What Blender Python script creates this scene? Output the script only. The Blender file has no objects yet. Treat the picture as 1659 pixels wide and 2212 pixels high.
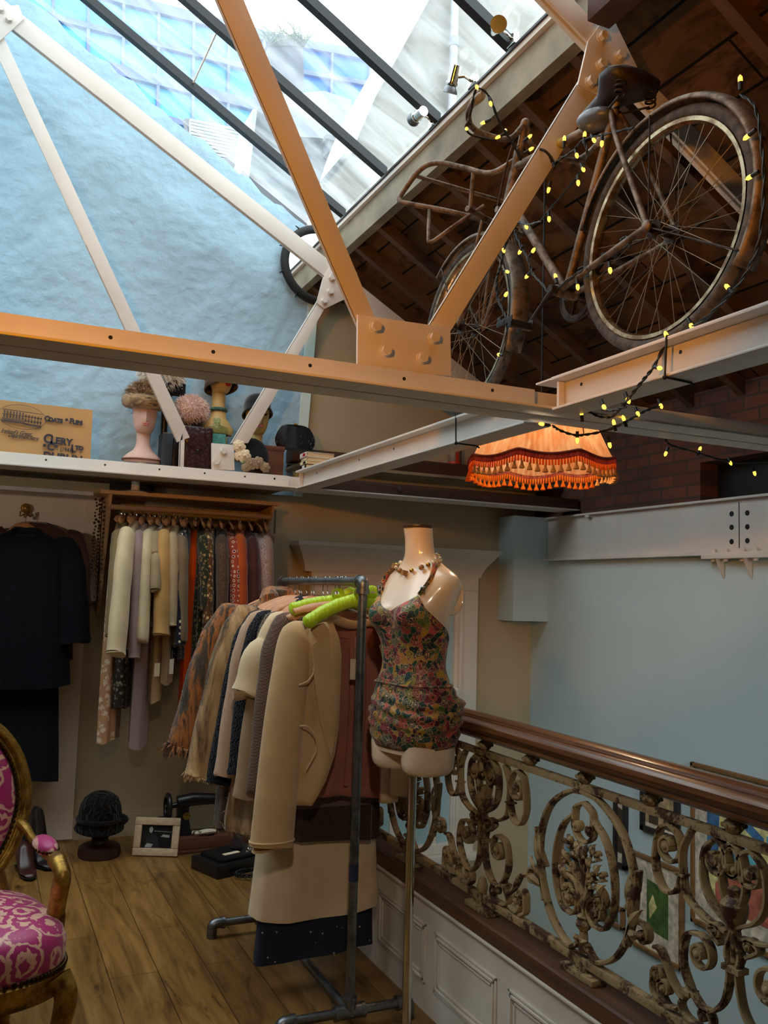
import bpy, math, random
import numpy as np
from mathutils import Vector, Matrix

SC = bpy.context.scene
COL = SC.collection
rnd = random.Random(11)
PI = math.pi

# ------------------------------------------------------------------ camera
PX_W, PX_H = 1659.0, 2212.0
FPX = 1914.35
YAW, PITCH, ROLL = math.radians(24.3613), math.radians(5.1833), math.radians(1.7428)
EYE = Vector((0.0, 0.0, 1.55))
_fw = Vector((math.sin(YAW) * math.cos(PITCH), math.cos(YAW) * math.cos(PITCH), math.sin(PITCH)))
_r = Vector((math.cos(YAW), -math.sin(YAW), 0.0))
_u = _r.cross(_fw)
CR = _r * math.cos(ROLL) + _u * math.sin(ROLL)
CU = _u * math.cos(ROLL) - _r * math.sin(ROLL)
CF = _fw
cam_data = bpy.data.cameras.new('camera')
cam_data.sensor_fit = 'HORIZONTAL'
cam_data.sensor_width = 36.0
cam_data.lens = 36.0 * FPX / PX_W
cam_data.clip_start = 0.05
cam_data.clip_end = 300
cam = bpy.data.objects.new('camera', cam_data)
cam.matrix_world = Matrix(((CR.x, CU.x, -CF.x, EYE.x), (CR.y, CU.y, -CF.y, EYE.y), (CR.z, CU.z, -CF.z, EYE.z), (0, 0, 0, 1)))
COL.objects.link(cam)
SC.camera = cam

# ------------------------------------------------------------------ exposure
SC.view_settings.view_transform = 'Standard'
SC.view_settings.look = 'None'
SC.view_settings.gamma = 1.0
SC.view_settings.use_curve_mapping = False
SC.view_settings.exposure = 0.0
SC.cycles.use_denoising = True
SC.cycles.max_bounces = 10
SC.cycles.diffuse_bounces = 5
SC.cycles.transparent_max_bounces = 16
SC.cycles.sample_clamp_indirect = 6.0

# ------------------------------------------------------------------ sky
world = bpy.data.worlds.new('overcast_sky')
SC.world = world
world.use_nodes = True
wn = world.node_tree
wn.nodes.clear()
w_out = wn.nodes.new('ShaderNodeOutputWorld')
w_bg = wn.nodes.new('ShaderNodeBackground')
w_tc = wn.nodes.new('ShaderNodeTexCoord')
w_ns = wn.nodes.new('ShaderNodeTexNoise')
w_ns.inputs['Scale'].default_value = 2.2
w_rp = wn.nodes.new('ShaderNodeValToRGB')
w_rp.color_ramp.elements[0].position = 0.35
w_rp.color_ramp.elements[0].color = (0.78, 0.9, 1.0, 1)
w_rp.color_ramp.elements[1].position = 0.65
w_rp.color_ramp.elements[1].color = (1.0, 1.0, 1.0, 1)
wn.links.new(w_tc.outputs['Generated'], w_ns.inputs['Vector'])
wn.links.new(w_ns.outputs['Fac'], w_rp.inputs['Fac'])
wn.links.new(w_rp.outputs['Color'], w_bg.inputs['Color'])
w_bg.inputs['Strength'].default_value = 4.1
wn.links.new(w_bg.outputs['Background'], w_out.inputs['Surface'])

# ------------------------------------------------------------------ warm truss lamp and unseen fill spots
def lamp(name, kind, loc, power, col, size=0.1, aim=None, angle=None, blend=0.6):
    l = bpy.data.lights.new(name, kind)
    l.energy = power
    l.color = col
    if kind == 'AREA':
        l.size = size
    else:
        l.shadow_soft_size = size
    if kind == 'SPOT':
        l.spot_size = angle
        l.spot_blend = blend
    o = bpy.data.objects.new(name, l)
    o.location = loc
    if aim is not None:
        o.rotation_euler = (Vector(aim) - Vector(loc)).to_track_quat('-Z', 'Y').to_euler()
    COL.objects.link(o)
    return o
lamp('warm_wall_spot', 'SPOT', (-0.9, 0.35, 2.45), 195, (1.0, 0.36, 0.012), 0.06, (0.9, 2.5, 3.1), math.radians(62), 0.35)
lamp('warm_rack_fill', 'SPOT', (-0.2, -0.6, 3.0), 95, (1.0, 0.84, 0.64), 0.08, (1.3, 3.0, .8), math.radians(38), 0.8)  # added fill, unseen, to brighten the coats and the mannequin
lamp('unseen_board_spot', 'SPOT', (-1.6, 2.6, 2.1), 65, (1.0, 0.82, 0.66), 0.1, (.05, 5.8, 1.95), math.radians(34), 0.9)  # unseen warm spot aimed to brighten the white board
lamp('stairwell_fill_spot', 'SPOT', (2.3, -0.6, 1.75), 200, (0.90, 0.98, 1.0), 0.12, (3.9, 3.5, 0.2), math.radians(50), 0.9)  # added unseen spot that lifts the blue stairwell wall

# ------------------------------------------------------------------ helpers
def ray(px, py):
    return CF * FPX + CR * (px - PX_W / 2) - CU * (py - PX_H / 2)
def at(px, py, axis, v):
    d = ray(px, py)
    i = 'xyz'.index(axis)
    return EYE + d * ((v - EYE[i]) / d[i])
def on_slope(px, py, a, b):           # plane z = a + b x
    d = ray(px, py)
    return EYE + d * ((a - EYE.z) / (d.z - b * d.x))

class MB:
    """collects geometry for one mesh object"""
    def __init__(s):
        s.v = []; s.f = []
    def add(s, vs, fs):
        n = len(s.v)
        s.v.extend([tuple(p) for p in vs])
        s.f.extend([tuple(i + n for i in f) for f in fs])
        return s
    def box(s, c, d, R=None):
        vs = []
        for z in (-.5, .5):
            for x, y in ((-.5, -.5), (.5, -.5), (.5, .5), (-.5, .5)):
                p = Vector((x * d[0], y * d[1], z * d[2]))
                vs.append(Vector(c) + (R @ p if R else p))
        return s.add(vs, [(3, 2, 1, 0), (4, 5, 6, 7), (0, 1, 5, 4), (1, 2, 6, 5), (2, 3, 7, 6), (3, 0, 4, 7)])
    def bx(s, x0, x1, y0, y1, z0, z1):
        return s.box(((x0 + x1) / 2, (y0 + y1) / 2, (z0 + z1) / 2), (abs(x1 - x0), abs(y1 - y0), abs(z1 - z0)))
    def prism(s, pts, off):            # closed polygon (3D points) pushed along off
        off = Vector(off); n = len(pts)
        pts = [Vector(p) for p in pts]
        vs = pts + [p + off for p in pts]
        fs = [tuple(range(n))[::-1], tuple(range(n, 2 * n))]
        fs += [(i, (i + 1) % n, n + (i + 1) % n, n + i) for i in range(n)]
        return s.add(vs, fs)
    def bar(s, a, b, w, t, up=(0, 0, 1)):  # rectangular bar a->b; w along up-ish, t the other way
        a, b, up = Vector(a), Vector(b), Vector(up)
        d = (b - a).normalized()
        n = d.cross(up)
        if n.length < 1e-6: n = d.cross(Vector((0, 1, 0.01)))
        n.normalize(); q = n.cross(d).normalized()
        c = [(-.5, -.5), (.5, -.5), (.5, .5), (-.5, .5)]
        vs = [a + n * (i * t) + q * (j * w) for i, j in c] + [b + n * (i * t) + q * (j * w) for i, j in c]
        return s.add(vs, [(3, 2, 1, 0), (4, 5, 6, 7), (0, 1, 5, 4), (1, 2, 6, 5), (2, 3, 7, 6), (3, 0, 4, 7)])
    def loft(s, rings, closed=True, cap=True):
        n = len(rings[0]); base = len(s.v); m = len(rings)
        for r in rings: s.v.extend([tuple(p) for p in r])
        k = n if closed else n - 1
        for i in range(m - 1):
            for j in range(k):
                a = base + i * n + j; b = base + i * n + (j + 1) % n
                s.f.append((a, b, b + n, a + n))
        if cap and closed:
            s.f.append(tuple(base + j for j in range(n))[::-1])
            s.f.append(tuple(base + (m - 1) * n + j for j in range(n)))
        return s
    def tube(s, pts, r, n=8, closed=False, flat=None, up=None, cap=True):
        """swept tube; r a number or list; flat=(a,b) scales section along (side, normal)"""
        pts = [Vector(p) for p in pts]; m = len(pts)
        rs = r if isinstance(r, (list, tuple)) else [r] * m
        rings = []; N = None
        for i in range(m):
            if closed: t = pts[(i + 1) % m] - pts[i - 1]
            else: t = pts[min(i + 1, m - 1)] - pts[max(i - 1, 0)]
            if t.length < 1e-9: t = Vector((0, 0, 1))
            t.normalize()
            if up is not None:
                U = Vector(up); N = U - t * U.dot(t)
                if N.length < 1e-5: N = t.orthogonal()
            elif N is None: N = t.orthogonal()
            else:
                N = N - t * N.dot(t)
                if N.length < 1e-6: N = t.orthogonal()
            N.normalize(); B = t.cross(N)
            fa, fb = flat or (1, 1)
            rings.append([pts[i] + (B * (math.cos(2 * PI * j / n) * fa) + N * (math.sin(2 * PI * j / n) * fb)) * rs[i] for j in range(n)])
        if closed:
            rings.append(rings[0]); return s.loft(rings, True, False)
        return s.loft(rings, True, cap)
    def cyl(s, a, b, r, n=16, r2=None):
        return s.tube([a, b], [r, r if r2 is None else r2], n)
    def lathe(s, prof, c=(0, 0, 0), n=24, R=None, sx=1, sy=1, cap=True):
        rings = []
        for rr, z in prof:
            ring = []
            for j in range(n):
                p = Vector((rr * math.cos(2 * PI * j / n) * sx, rr * math.sin(2 * PI * j / n) * sy, z))
                ring.append(Vector(c) + (R @ p if R else p))
            rings.append(ring)
        return s.loft(rings, True, cap)
    def ball(s, c, r, n=12, m=8, R=None):
        rx, ry, rz = (r, r, r) if not isinstance(r, (tuple, list)) else r
        prof = []
        rings = []
        for i in range(m + 1):
            a = -PI / 2 + PI * i / m
            rr = max(math.cos(a), 0.02); z = math.sin(a)
            ring = []
            for j in range(n):
                p = Vector((rx * rr * math.cos(2 * PI * j / n), ry * rr * math.sin(2 * PI * j / n), rz * z))
                ring.append(Vector(c) + (R @ p if R else p))
            rings.append(ring)
        return s.loft(rings)
    def fur(s, length, count, seed=1, down=0.35, width=0.0025, jitter=0.5, comb=None, zmin=None):
        """grow blade-like hairs out of the faces built so far"""
        rg = random.Random(seed)
        V = [Vector(p) for p in s.v]
        tris = []
        cum = []; tot = 0
        for f in s.f:
            for k in range(1, len(f) - 1):
                a, b, c = V[f[0]], V[f[k]], V[f[k + 1]]
                nn = (b - a).cross(c - a); ar = nn.length
                if ar < 1e-10: continue
                tris.append((a, b, c, nn / ar)); tot += ar; cum.append(tot)
        import bisect
        for _ in range(count):
            a, b, c, nn = tris[min(bisect.bisect(cum, rg.random() * tot), len(tris) - 1)]
            u, w = rg.random(), rg.random()
            if u + w > 1: u, w = 1 - u, 1 - w
            p = a + (b - a) * u + (c - a) * w
            d = nn + Vector((rg.uniform(-1, 1), rg.uniform(-1, 1), rg.uniform(-1, 1))) * jitter + Vector(comb or (0, 0, -1)) * down * 2
            d.normalize()
            L = length * rg.uniform(0.6, 1.25)
            sd = d.cross(Vector((rg.uniform(-1, 1), rg.uniform(-1, 1), rg.uniform(-1, 1)))).normalized() * width
            mid = p + d * L * 0.55 
            tip = mid + (d + Vector((0, 0, -0.6)) * down).normalized() * L * 0.45
            i = len(s.v)
            s.v.extend([tuple(p - sd), tuple(p + sd), tuple(mid + sd * .7), tuple(mid - sd * .7), tuple(tip)])
            s.f.append((i, i + 1, i + 2, i + 3)); s.f.append((i + 3, i + 2, i + 4))
        return s
    def move(s, M):
        s.v = [tuple(M @ Vector(p)) for p in s.v]
        return s
    def build(s, name, material, parent=None, smooth=True, angle=40, bevel=0, solid=0, sub=0, fix=True):
        me = bpy.data.meshes.new(name)
        me.from_pydata(s.v, [], s.f)
        me.validate(verbose=False)
        if fix:
            import bmesh
            bm = bmesh.new(); bm.from_mesh(me)
            bmesh.ops.recalc_face_normals(bm, faces=bm.faces)
            if bevel:
                try: bmesh.ops.bevel(bm, geom=[e for e in bm.edges if len(e.link_faces) == 2 and e.calc_face_angle(0) > 0.5], offset=bevel, segments=2, affect='EDGES', profile=0.6)
                except Exception: pass
            bm.to_mesh(me); bm.free()
        if smooth:
            me.polygons.foreach_set('use_smooth', [True] * len(me.polygons))
            try: me.set_sharp_from_angle(angle=math.radians(angle))
            except Exception: pass
        o = bpy.data.objects.new(name, me)
        for m in (material if isinstance(material, (list, tuple)) else [material]):
            me.materials.append(m)
        COL.objects.link(o)
        if parent is not None:
            o.parent = parent
            o.matrix_parent_inverse = parent_world(parent).inverted()
        if solid:
            md = o.modifiers.new('thickness', 'SOLIDIFY'); md.thickness = solid; md.offset = 0
        if sub:
            md = o.modifiers.new('smooth', 'SUBSURF'); md.levels = sub; md.render_levels = sub
        return o
def parent_world(o):
    m = o.matrix_basis.copy()
    p = o
    while p.parent is not None:
        m = p.parent.matrix_basis @ p.matrix_parent_inverse @ m if False else (p.parent.matrix_basis @ (p.matrix_parent_inverse @ m))
        p = p.parent
    return m
def tag(o, label=None, cat=None, group=None, kind=None):
    if label: o['label'] = label
    if cat: o['category'] = cat
    if group: o['group'] = group
    if kind: o['kind'] = kind
    return o
def thing(name, label, cat, loc=(0, 0, 0), group=None):
    o = bpy.data.objects.new(name, None)
    o.empty_display_size = 0.05
    o.location = loc
    COL.objects.link(o)
    return tag(o, label, cat, group)
def copy_thing(src, delta, label, group=None, rz=0.0):
    """copy a thing, its parts and their sub-parts"""
    def cp(o, par):
        c = o.copy(); COL.objects.link(c)
        if par is not None: c.parent = par
        for ch in o.children: cp(ch, c)
        return c
    t = cp(src, None)
    t.location = src.location + Vector(delta)
    t.rotation_euler.z += rz
    t['label'] = label
    if group: t['group'] = group
    return t
def rotz(a): return Matrix.Rotation(a, 3, 'Z')
def lerp(a, b, t): return a + (b - a) * t
def interp(tab, z):
    """piecewise smooth table lookup: tab = [(z, v...), ...] ascending"""
    if z <= tab[0][0]: return tab[0][1:]
    for p, q in zip(tab, tab[1:]):
        if z <= q[0]:
            t = (z - p[0]) / (q[0] - p[0]); t = t * t * (3 - 2 * t) * .5 + t * .5
            return tuple(lerp(a, b, t) for a, b in zip(p[1:], q[1:]))
    return tab[-1][1:]
def spline(pts, n=8):
    """Catmull-Rom through 3D points"""
    P = [Vector(p) for p in pts]
    P = [P[0] * 2 - P[1]] + P + [P[-1] * 2 - P[-2]]
    out = []
    for i in range(1, len(P) - 2):
        for k in range(n):
            t = k / n
            a, b, c, d = P[i - 1], P[i], P[i + 1], P[i + 2]
            out.append(0.5 * ((2 * b) + (c - a) * t + (2 * a - 5 * b + 4 * c - d) * t * t + (3 * b - a - 3 * c + d) * t ** 3))
    out.append(P[-2])
    return out
# ------------------------------------------------------------------ materials
def hexc(r, g, b):
    f = lambda c: (c / 12.92 if c <= 0.04045 else ((c + 0.055) / 1.055) ** 2.4)
    return (f(r / 255), f(g / 255), f(b / 255), 1)
class NT:
    def __init__(s, name):
        s.m = bpy.data.materials.new(name); s.m.use_nodes = True
        s.t = s.m.node_tree; s.t.nodes.clear()
        s.out = s.n('ShaderNodeOutputMaterial'); s.b = s.n('ShaderNodeBsdfPrincipled')
        s.l(s.b.outputs[0], s.out.inputs[0]); s._co = None
    def n(s, t, **k):
        x = s.t.nodes.new(t)
        for a, v in k.items(): setattr(x, a, v)
        return x
    def l(s, a, b): s.t.links.new(a, b)
    def co(s, scale=(1, 1, 1), rot=(0, 0, 0), kind='Object'):
        tc = s.n('ShaderNodeTexCoord'); mp = s.n('ShaderNodeMapping')
        mp.inputs['Scale'].default_value = scale; mp.inputs['Rotation'].default_value = rot
        s.l(tc.outputs[kind], mp.inputs['Vector']); return mp.outputs[0]
    def noise(s, vec, scale, detail=4, rough=.55, dist=0.0):
        x = s.n('ShaderNodeTexNoise'); x.inputs['Scale'].default_value = scale; x.inputs['Detail'].default_value = detail
        x.inputs['Roughness'].default_value = rough; x.inputs['Distortion'].default_value = dist
        s.l(vec, x.inputs['Vector']); return x.outputs['Fac']
    def ramp(s, fac, stops, mode='LINEAR'):
        r = s.n('ShaderNodeValToRGB'); r.color_ramp.interpolation = mode
        e = r.color_ramp.elements
        while len(e) < len(stops): e.new(0.5)
        for k, (p, c) in enumerate(stops): e[k].position = p; e[k].color = c
        s.l(fac, r.inputs[0]); return r.outputs[0]
    def mix(s, fac, a, b, mode='MIX'):
        x = s.n('ShaderNodeMix', data_type='RGBA', blend_type=mode)
        for i, v in ((0, fac), (6, a), (7, b)):
            if hasattr(v, 'is_linked'): s.l(v, x.inputs[i])
            else: x.inputs[i].default_value = v
        return x.outputs[2]
    def math(s, op, a, b=0.0):
        x = s.n('ShaderNodeMath', operation=op)
        for i, v in ((0, a), (1, b)):
            if hasattr(v, 'is_linked'): s.l(v, x.inputs[i])
            else: x.inputs[i].default_value = v
        return x.outputs[0]
    def bump(s, h, strength, dist=0.01):
        x = s.n('ShaderNodeBump'); x.inputs['Strength'].default_value = strength; x.inputs['Distance'].default_value = dist
        s.l(h, x.inputs['Height']); s.l(x.outputs[0], s.b.inputs['Normal'])
    def color(s, c):
        if hasattr(c, 'is_linked'): s.l(c, s.b.inputs['Base Color'])
        else: s.b.inputs['Base Color'].default_value = c
    def set(s, rough=None, metal=None, spec=None, sheen=None, coat=None, trans=None, emit=None, estr=0, alpha=None):
        I = s.b.inputs
        if rough is not None: I['Roughness'].default_value = rough
        if metal is not None: I['Metallic'].default_value = metal
        if spec is not None: I['Specular IOR Level'].default_value = spec
        if sheen is not None: I['Sheen Weight'].default_value = sheen; I['Sheen Roughness'].default_value = .4
        if coat is not None: I['Coat Weight'].default_value = coat; I['Coat Roughness'].default_value = .15
        if trans is not None: I['Transmission Weight'].default_value = trans
        if emit is not None: I['Emission Color'].default_value = emit; I['Emission Strength'].default_value = estr
        return s.m
def plain(name, col, rough=.6, metal=0, vary=.15, scale=12, bump=0, bscale=60, **k):
    n = NT(name); v = n.co()
    f = n.noise(v, scale)
    dark = tuple(c * (1 - vary) for c in col[:3]) + (1,); lite = tuple(min(1, c * (1 + vary)) for c in col[:3]) + (1,)
    n.color(n.ramp(f, [(.3, dark), (.7, lite)]))
    if bump: n.bump(n.noise(v, bscale, 3), bump, .004)
    return n.set(rough=rough, metal=metal, **k)
def cloth(name, col, weave=400, vary=.1, sheen=.25, rough=.9, col2=None, kind=None, s=60, col3=None):
    """woven cloth; kind adds a woven or printed figure"""
    n = NT(name); v = n.co()
    c = n.ramp(n.noise(v, 9, 3), [(.3, tuple(x * (1 - vary) for x in col[:3]) + (1,)), (.7, tuple(min(1, x * (1 + vary)) for x in col[:3]) + (1,))])
    h = n.noise(v, weave, 2)
    if kind == 'check':
        ch = n.n('ShaderNodeTexChecker'); ch.inputs['Scale'].default_value = s; n.l(v, ch.inputs['Vector'])
        c = n.mix(n.math('MULTIPLY', ch.outputs['Fac'], .75), c, col2)
    elif kind == 'tweed':
        c = n.mix(n.ramp(n.noise(v, s, 2, .8), [(.42, (0, 0, 0, 1)), (.58, (1, 1, 1, 1))]), c, col2)
    elif kind == 'rings':
        vo = n.n('ShaderNodeTexVoronoi'); vo.inputs['Scale'].default_value = s; vo.inputs['Randomness'].default_value = .25; n.l(v, vo.inputs['Vector'])
        c = n.ramp(vo.outputs['Distance'], [(0, col3 or col2), (.16, col), (.27, col2), (.36, col), (.5, col)], 'CONSTANT')
    elif kind == 'floral':
        vo = n.n('ShaderNodeTexVoronoi'); vo.inputs['Scale'].default_value = s; n.l(v, vo.inputs['Vector'])
        wv = n.noise(v, s * 1.7, 3, .6, 1.5)
        f = n.math('ADD', n.math('MULTIPLY', vo.outputs['Distance'], .6), n.math('MULTIPLY', wv, .6))
        c = n.ramp(f, [(0, col3 or col2), (.44, col2), (.52, col), (1, col)], 'CONSTANT')
    elif kind == 'curl':
        w = n.n('ShaderNodeTexWave'); w.inputs['Scale'].default_value = s; w.inputs['Distortion'].default_value = 14; w.inputs['Detail'].default_value = 2
        w.inputs['Detail Scale'].default_value = 1.4; n.l(v, w.inputs['Vector'])
        c = n.mix(w.outputs['Fac'], tuple(x * .35 for x in col[:3]) + (1,), col2 or col); h = w.outputs['Fac']
    elif kind == 'stripe':
        w = n.n('ShaderNodeTexWave'); w.inputs['Scale'].default_value = s; w.inputs['Distortion'].default_value = 1.2; n.l(v, w.inputs['Vector'])
        c = n.mix(n.ramp(w.outputs['Fac'], [(.45, (0, 0, 0, 1)), (.7, (1, 1, 1, 1))]), c, col2)
    n.color(c)
    n.bump(h, .9 if kind == 'curl' else .25, .012 if kind == 'curl' else .002)
    return n.set(rough=rough, sheen=sheen, spec=.2)
def furm(name, stops, scale=7, stretch=(1, 1, .25), rough=.75):
    n = NT(name); v = n.co(stretch)
    f = n.noise(v, scale, 5, .6, .4)
    n.color(n.ramp(f, stops)); n.bump(n.noise(n.co((6, 6, 1)), 60, 4), .6, .01)
    return n.set(rough=rough, sheen=.4, spec=.25)
def wood(name, c1, c2, c3=None, scale=2.0, stretch=(1, 14, 14), rough=.45, coat=0, bump=.08):
    n = NT(name); v = n.co(stretch)
    f = n.noise(v, scale, 8, .62, .6)
    n.color(n.ramp(f, [(.25, c1), (.5, c3 or tuple((a + b) / 2 for a, b in zip(c1, c2))), (.75, c2)]))
    n.bump(f, bump, .004)
    return n.set(rough=rough, coat=coat)
def metal(name, col, rough=.35, vary=.2, col2=None, scale=14, cut=(.45, .62)):
    n = NT(name); v = n.co()
    f = n.noise(v, scale, 6, .65)
    n.color(n.ramp(f, [(cut[0], col), (cut[1], col2 or tuple(c * (1 - vary) for c in col[:3]) + (1,))]))
    n.bump(n.noise(v, 90, 3), .12, .002)
    return n.set(rough=rough, metal=1 if not col2 else .75)

M = {}
# building
M['cream_paint'] = plain('cream_steel_paint', hexc(220, 211, 201), .45, vary=.05, scale=5, bump=.06, bscale=140)
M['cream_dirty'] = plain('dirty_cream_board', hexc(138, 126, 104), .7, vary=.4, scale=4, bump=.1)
def wall_mat(name, col, vary, bumpy, cracks=False):
    n = NT(name); v = n.co()
    f = n.noise(v, 1.6, 5, .6)
    lo = tuple(c * (1 - vary) for c in col[:3]) + (1,); hi = tuple(min(1, c * (1 + vary)) for c in col[:3]) + (1,)
    c = n.ramp(f, [(.3, lo), (.7, hi)])
    n.color(c)
    h = n.math('ADD', n.math('MULTIPLY', n.noise(v, 2.3, 3, .5), 1.0), n.math('MULTIPLY', n.noise(v, 14, 5), .16))
    n.bump(h, bumpy, .12)
    return n.set(rough=.75, spec=.25)
M['blue_plaster'] = wall_mat('lumpy_blue_plaster', hexc(166, 198, 216), .05, .6)
M['blue_wall'] = wall_mat('smooth_blue_paint', hexc(190, 208, 210), .03, .03)
M['pale_stripe'] = wall_mat('pale_green_paint', hexc(214, 232, 224), .03, .1)
M['cream_wall'] = wall_mat('cream_wall_paint', hexc(184, 166, 134), .05, .04)
M['white_paint'] = plain('white_joinery_paint', hexc(222, 212, 198), .5, vary=.05, scale=6)
M['white_board'] = plain('white_board', hexc(226, 208, 188), .7, vary=.06, scale=5)
def brick_mat():
    n = NT('old_red_brick'); v0 = n.co()
    sx = n.n('ShaderNodeSeparateXYZ'); n.l(v0, sx.inputs[0]); cx_ = n.n('ShaderNodeCombineXYZ'); n.l(sx.outputs[1], cx_.inputs[0]); n.l(sx.outputs[2], cx_.inputs[1]); v = cx_.outputs[0]
    b = n.n('ShaderNodeTexBrick'); b.inputs['Scale'].default_value = 1.0; b.inputs['Brick Width'].default_value = .225; b.inputs['Row Height'].default_value = .078
    b.inputs['Color1'].default_value = hexc(124, 72, 52); b.inputs['Color2'].default_value = hexc(92, 52, 38)
    b.inputs['Mortar'].default_value = hexc(70, 58, 50); b.inputs['Mortar Size'].default_value = .009
    b.inputs['Mortar Smooth'].default_value = .5; b.inputs['Bias'].default_value = -.2
    n.l(v, b.inputs['Vector'])
    f = n.noise(v, 9, 6, .7)
    n.color(n.mix(f, b.outputs['Color'], hexc(58, 40, 32)))
    n.bump(n.math('ADD', b.outputs['Fac'], n.math('MULTIPLY', f, -.8)), -.6, .02)
    return n.set(rough=.9)
M['brick'] = brick_mat()
def board_mat():
    n = NT('dark_roof_boards'); v = n.co()
    w = n.n('ShaderNodeTexBrick'); w.inputs['Scale'].default_value = 1.0
    w.inputs['Brick Width'].default_value = 2.4; w.inputs['Row Height'].default_value = .19; w.inputs['Mortar Size'].default_value = .006
    w.inputs['Color1'].default_value = hexc(104, 70, 40); w.inputs['Color2'].default_value = hexc(80, 52, 30); w.inputs['Mortar'].default_value = hexc(12, 8, 6)
    mp = n.co((1, 1, 1), (0, 0, PI / 2)); n.l(mp, w.inputs['Vector'])
    f = n.noise(n.co((2.2, .8, 1)), 3.2, 6, .7, .8)
    st = n.ramp(f, [(.5, (0, 0, 0, 1)), (.66, (1, 1, 1, 1))])
    n.color(n.mix(n.math('MULTIPLY', st, .85), w.outputs['Color'], hexc(18, 12, 8)))
    n.bump(w.outputs['Fac'], -.5, .01)
    return n.set(rough=.85, spec=.2)
M['boards'] = board_mat()
M['rafter'] = wood('old_rafter_wood', hexc(104, 76, 52), hexc(72, 50, 34), rough=.8, stretch=(1, 10, 10))
M['timber'] = wood('dark_timber', hexc(52, 30, 20), hexc(84, 50, 32), rough=.7, stretch=(1.2, 12, 12))
def floor_mat():
    n = NT('oak_laminate_floor'); v = n.co((1, 1, 1), (0, 0, PI / 2))
    w = n.n('ShaderNodeTexBrick'); w.inputs['Scale'].default_value = 1.0; w.offset = .37
    w.inputs['Brick Width'].default_value = 1.25; w.inputs['Row Height'].default_value = .19; w.inputs['Mortar Size'].default_value = .0016
    w.inputs['Color1'].default_value = (1, 1, 1, 1); w.inputs['Color2'].default_value = (.68, .68, .68, 1); w.inputs['Mortar'].default_value = (.12, .12, .12, 1)
    n.l(v, w.inputs['Vector'])
    g = n.noise(n.co((11, 1.1, 1)), 1.5, 9, .65, 1.1)
    k = n.noise(n.co((3.2, .9, 1)), 2.2, 4, .6, 2.0)
    c = n.ramp(g, [(.28, hexc(86, 56, 24)), (.5, hexc(138, 98, 48)), (.72, hexc(166, 124, 68))])
    c = n.mix(n.ramp(k, [(.58, (0, 0, 0, 1)), (.74, (1, 1, 1, 1))]), c, hexc(70, 46, 22))
    n.color(n.mix(1.0, c, w.outputs['Color'], 'MULTIPLY'))
    n.bump(g, .06, .003)
    return n.set(rough=.38, spec=.4)
M['floor'] = floor_mat()
M['black_paint'] = plain('black_glazing_bar', hexc(22, 24, 28), .45, vary=.3)
def glass_mat():
    n = NT('grubby_roof_glass')
    tr = n.n('ShaderNodeBsdfTransparent'); tr.inputs[0].default_value = (.93, .97, .97, 1)
    gl = n.n('ShaderNodeBsdfGlossy'); gl.inputs['Roughness'].default_value = .02
    df = n.n('ShaderNodeBsdfTranslucent'); df.inputs[0].default_value = (.9, .95, .97, 1)
    m1 = n.n('ShaderNodeMixShader'); m2 = n.n('ShaderNodeMixShader')
    m1.inputs[0].default_value = .06; n.l(tr.outputs[0], m1.inputs[1]); n.l(gl.outputs[0], m1.inputs[2])
    f = n.noise(n.co((.5, 2.4, 1)), 2.0, 6, .6, 1.0)
    g = n.ramp(f, [(.4, (.03, .03, .03, 1)), (.85, (.22, .22, .22, 1))])
    n.l(g, m2.inputs[0]); n.l(m1.outputs[0], m2.inputs[1]); n.l(df.outputs[0], m2.inputs[2])
    n.l(m2.outputs[0], n.out.inputs[0]); n.t.nodes.remove(n.b)
    return n.m
M['roof_glass'] = glass_mat()
def clear_glass(name, tint):
    n = NT(name)
    tr = n.n('ShaderNodeBsdfTransparent'); tr.inputs[0].default_value = tint
    gl = n.n('ShaderNodeBsdfGlossy'); gl.inputs['Roughness'].default_value = .03
    m1 = n.n('ShaderNodeMixShader'); m1.inputs[0].default_value = .08
    n.l(tr.outputs[0], m1.inputs[1]); n.l(gl.outputs[0], m1.inputs[2])
    n.l(m1.outputs[0], n.out.inputs[0]); n.t.nodes.remove(n.b)
    return n.m
M['pane'] = clear_glass('clear_pane', (.96, .98, .98, 1))
# metals and woods
M['pipe'] = metal('galvanised_pipe', hexc(128, 130, 132), .42, .45, scale=20)
M['chrome'] = metal('chrome', hexc(215, 212, 205), .12, .08)
M['wire'] = metal('hook_wire', hexc(190, 188, 180), .25, .15)
M['iron'] = None
def iron_mat():
    n = NT('flaking_painted_iron'); v = n.co()
    f = n.noise(v, 16, 7, .72); g = n.noise(v, 5, 3)
    paint = n.ramp(g, [(.3, hexc(146, 122, 84)), (.7, hexc(182, 156, 114))])
    c = n.mix(n.ramp(f, [(.5, (0, 0, 0, 1)), (.57, (1, 1, 1, 1))]), paint, hexc(74, 48, 34))
    n.color(c); n.bump(f, .5, .006)
    return n.set(rough=.6, spec=.35)
M['iron'] = iron_mat()
M['mahogany'] = wood('polished_mahogany', hexc(80, 46, 24), hexc(146, 96, 58), hexc(110, 66, 36), scale=3, stretch=(22, 1.2, 22), rough=.28, coat=.35, bump=.05)
M['sill_wood'] = wood('worn_dark_sill', hexc(66, 42, 26), hexc(112, 74, 46), scale=3, stretch=(14, 1, 14), rough=.55)
M['hanger_wood'] = wood('hanger_wood', hexc(176, 112, 66), hexc(208, 148, 98), scale=4, rough=.4)
M['shelf_wood'] = wood('pine_shelf', hexc(176, 140, 104), hexc(200, 164, 126), scale=2, rough=.55)
M['brown_wood'] = wood('brown_box_wood', hexc(84, 48, 32), hexc(116, 72, 50), rough=.5)
M['pale_wood'] = wood('limed_frame_wood', hexc(176, 146, 112), hexc(212, 186, 152), scale=5, rough=.6)
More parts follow.
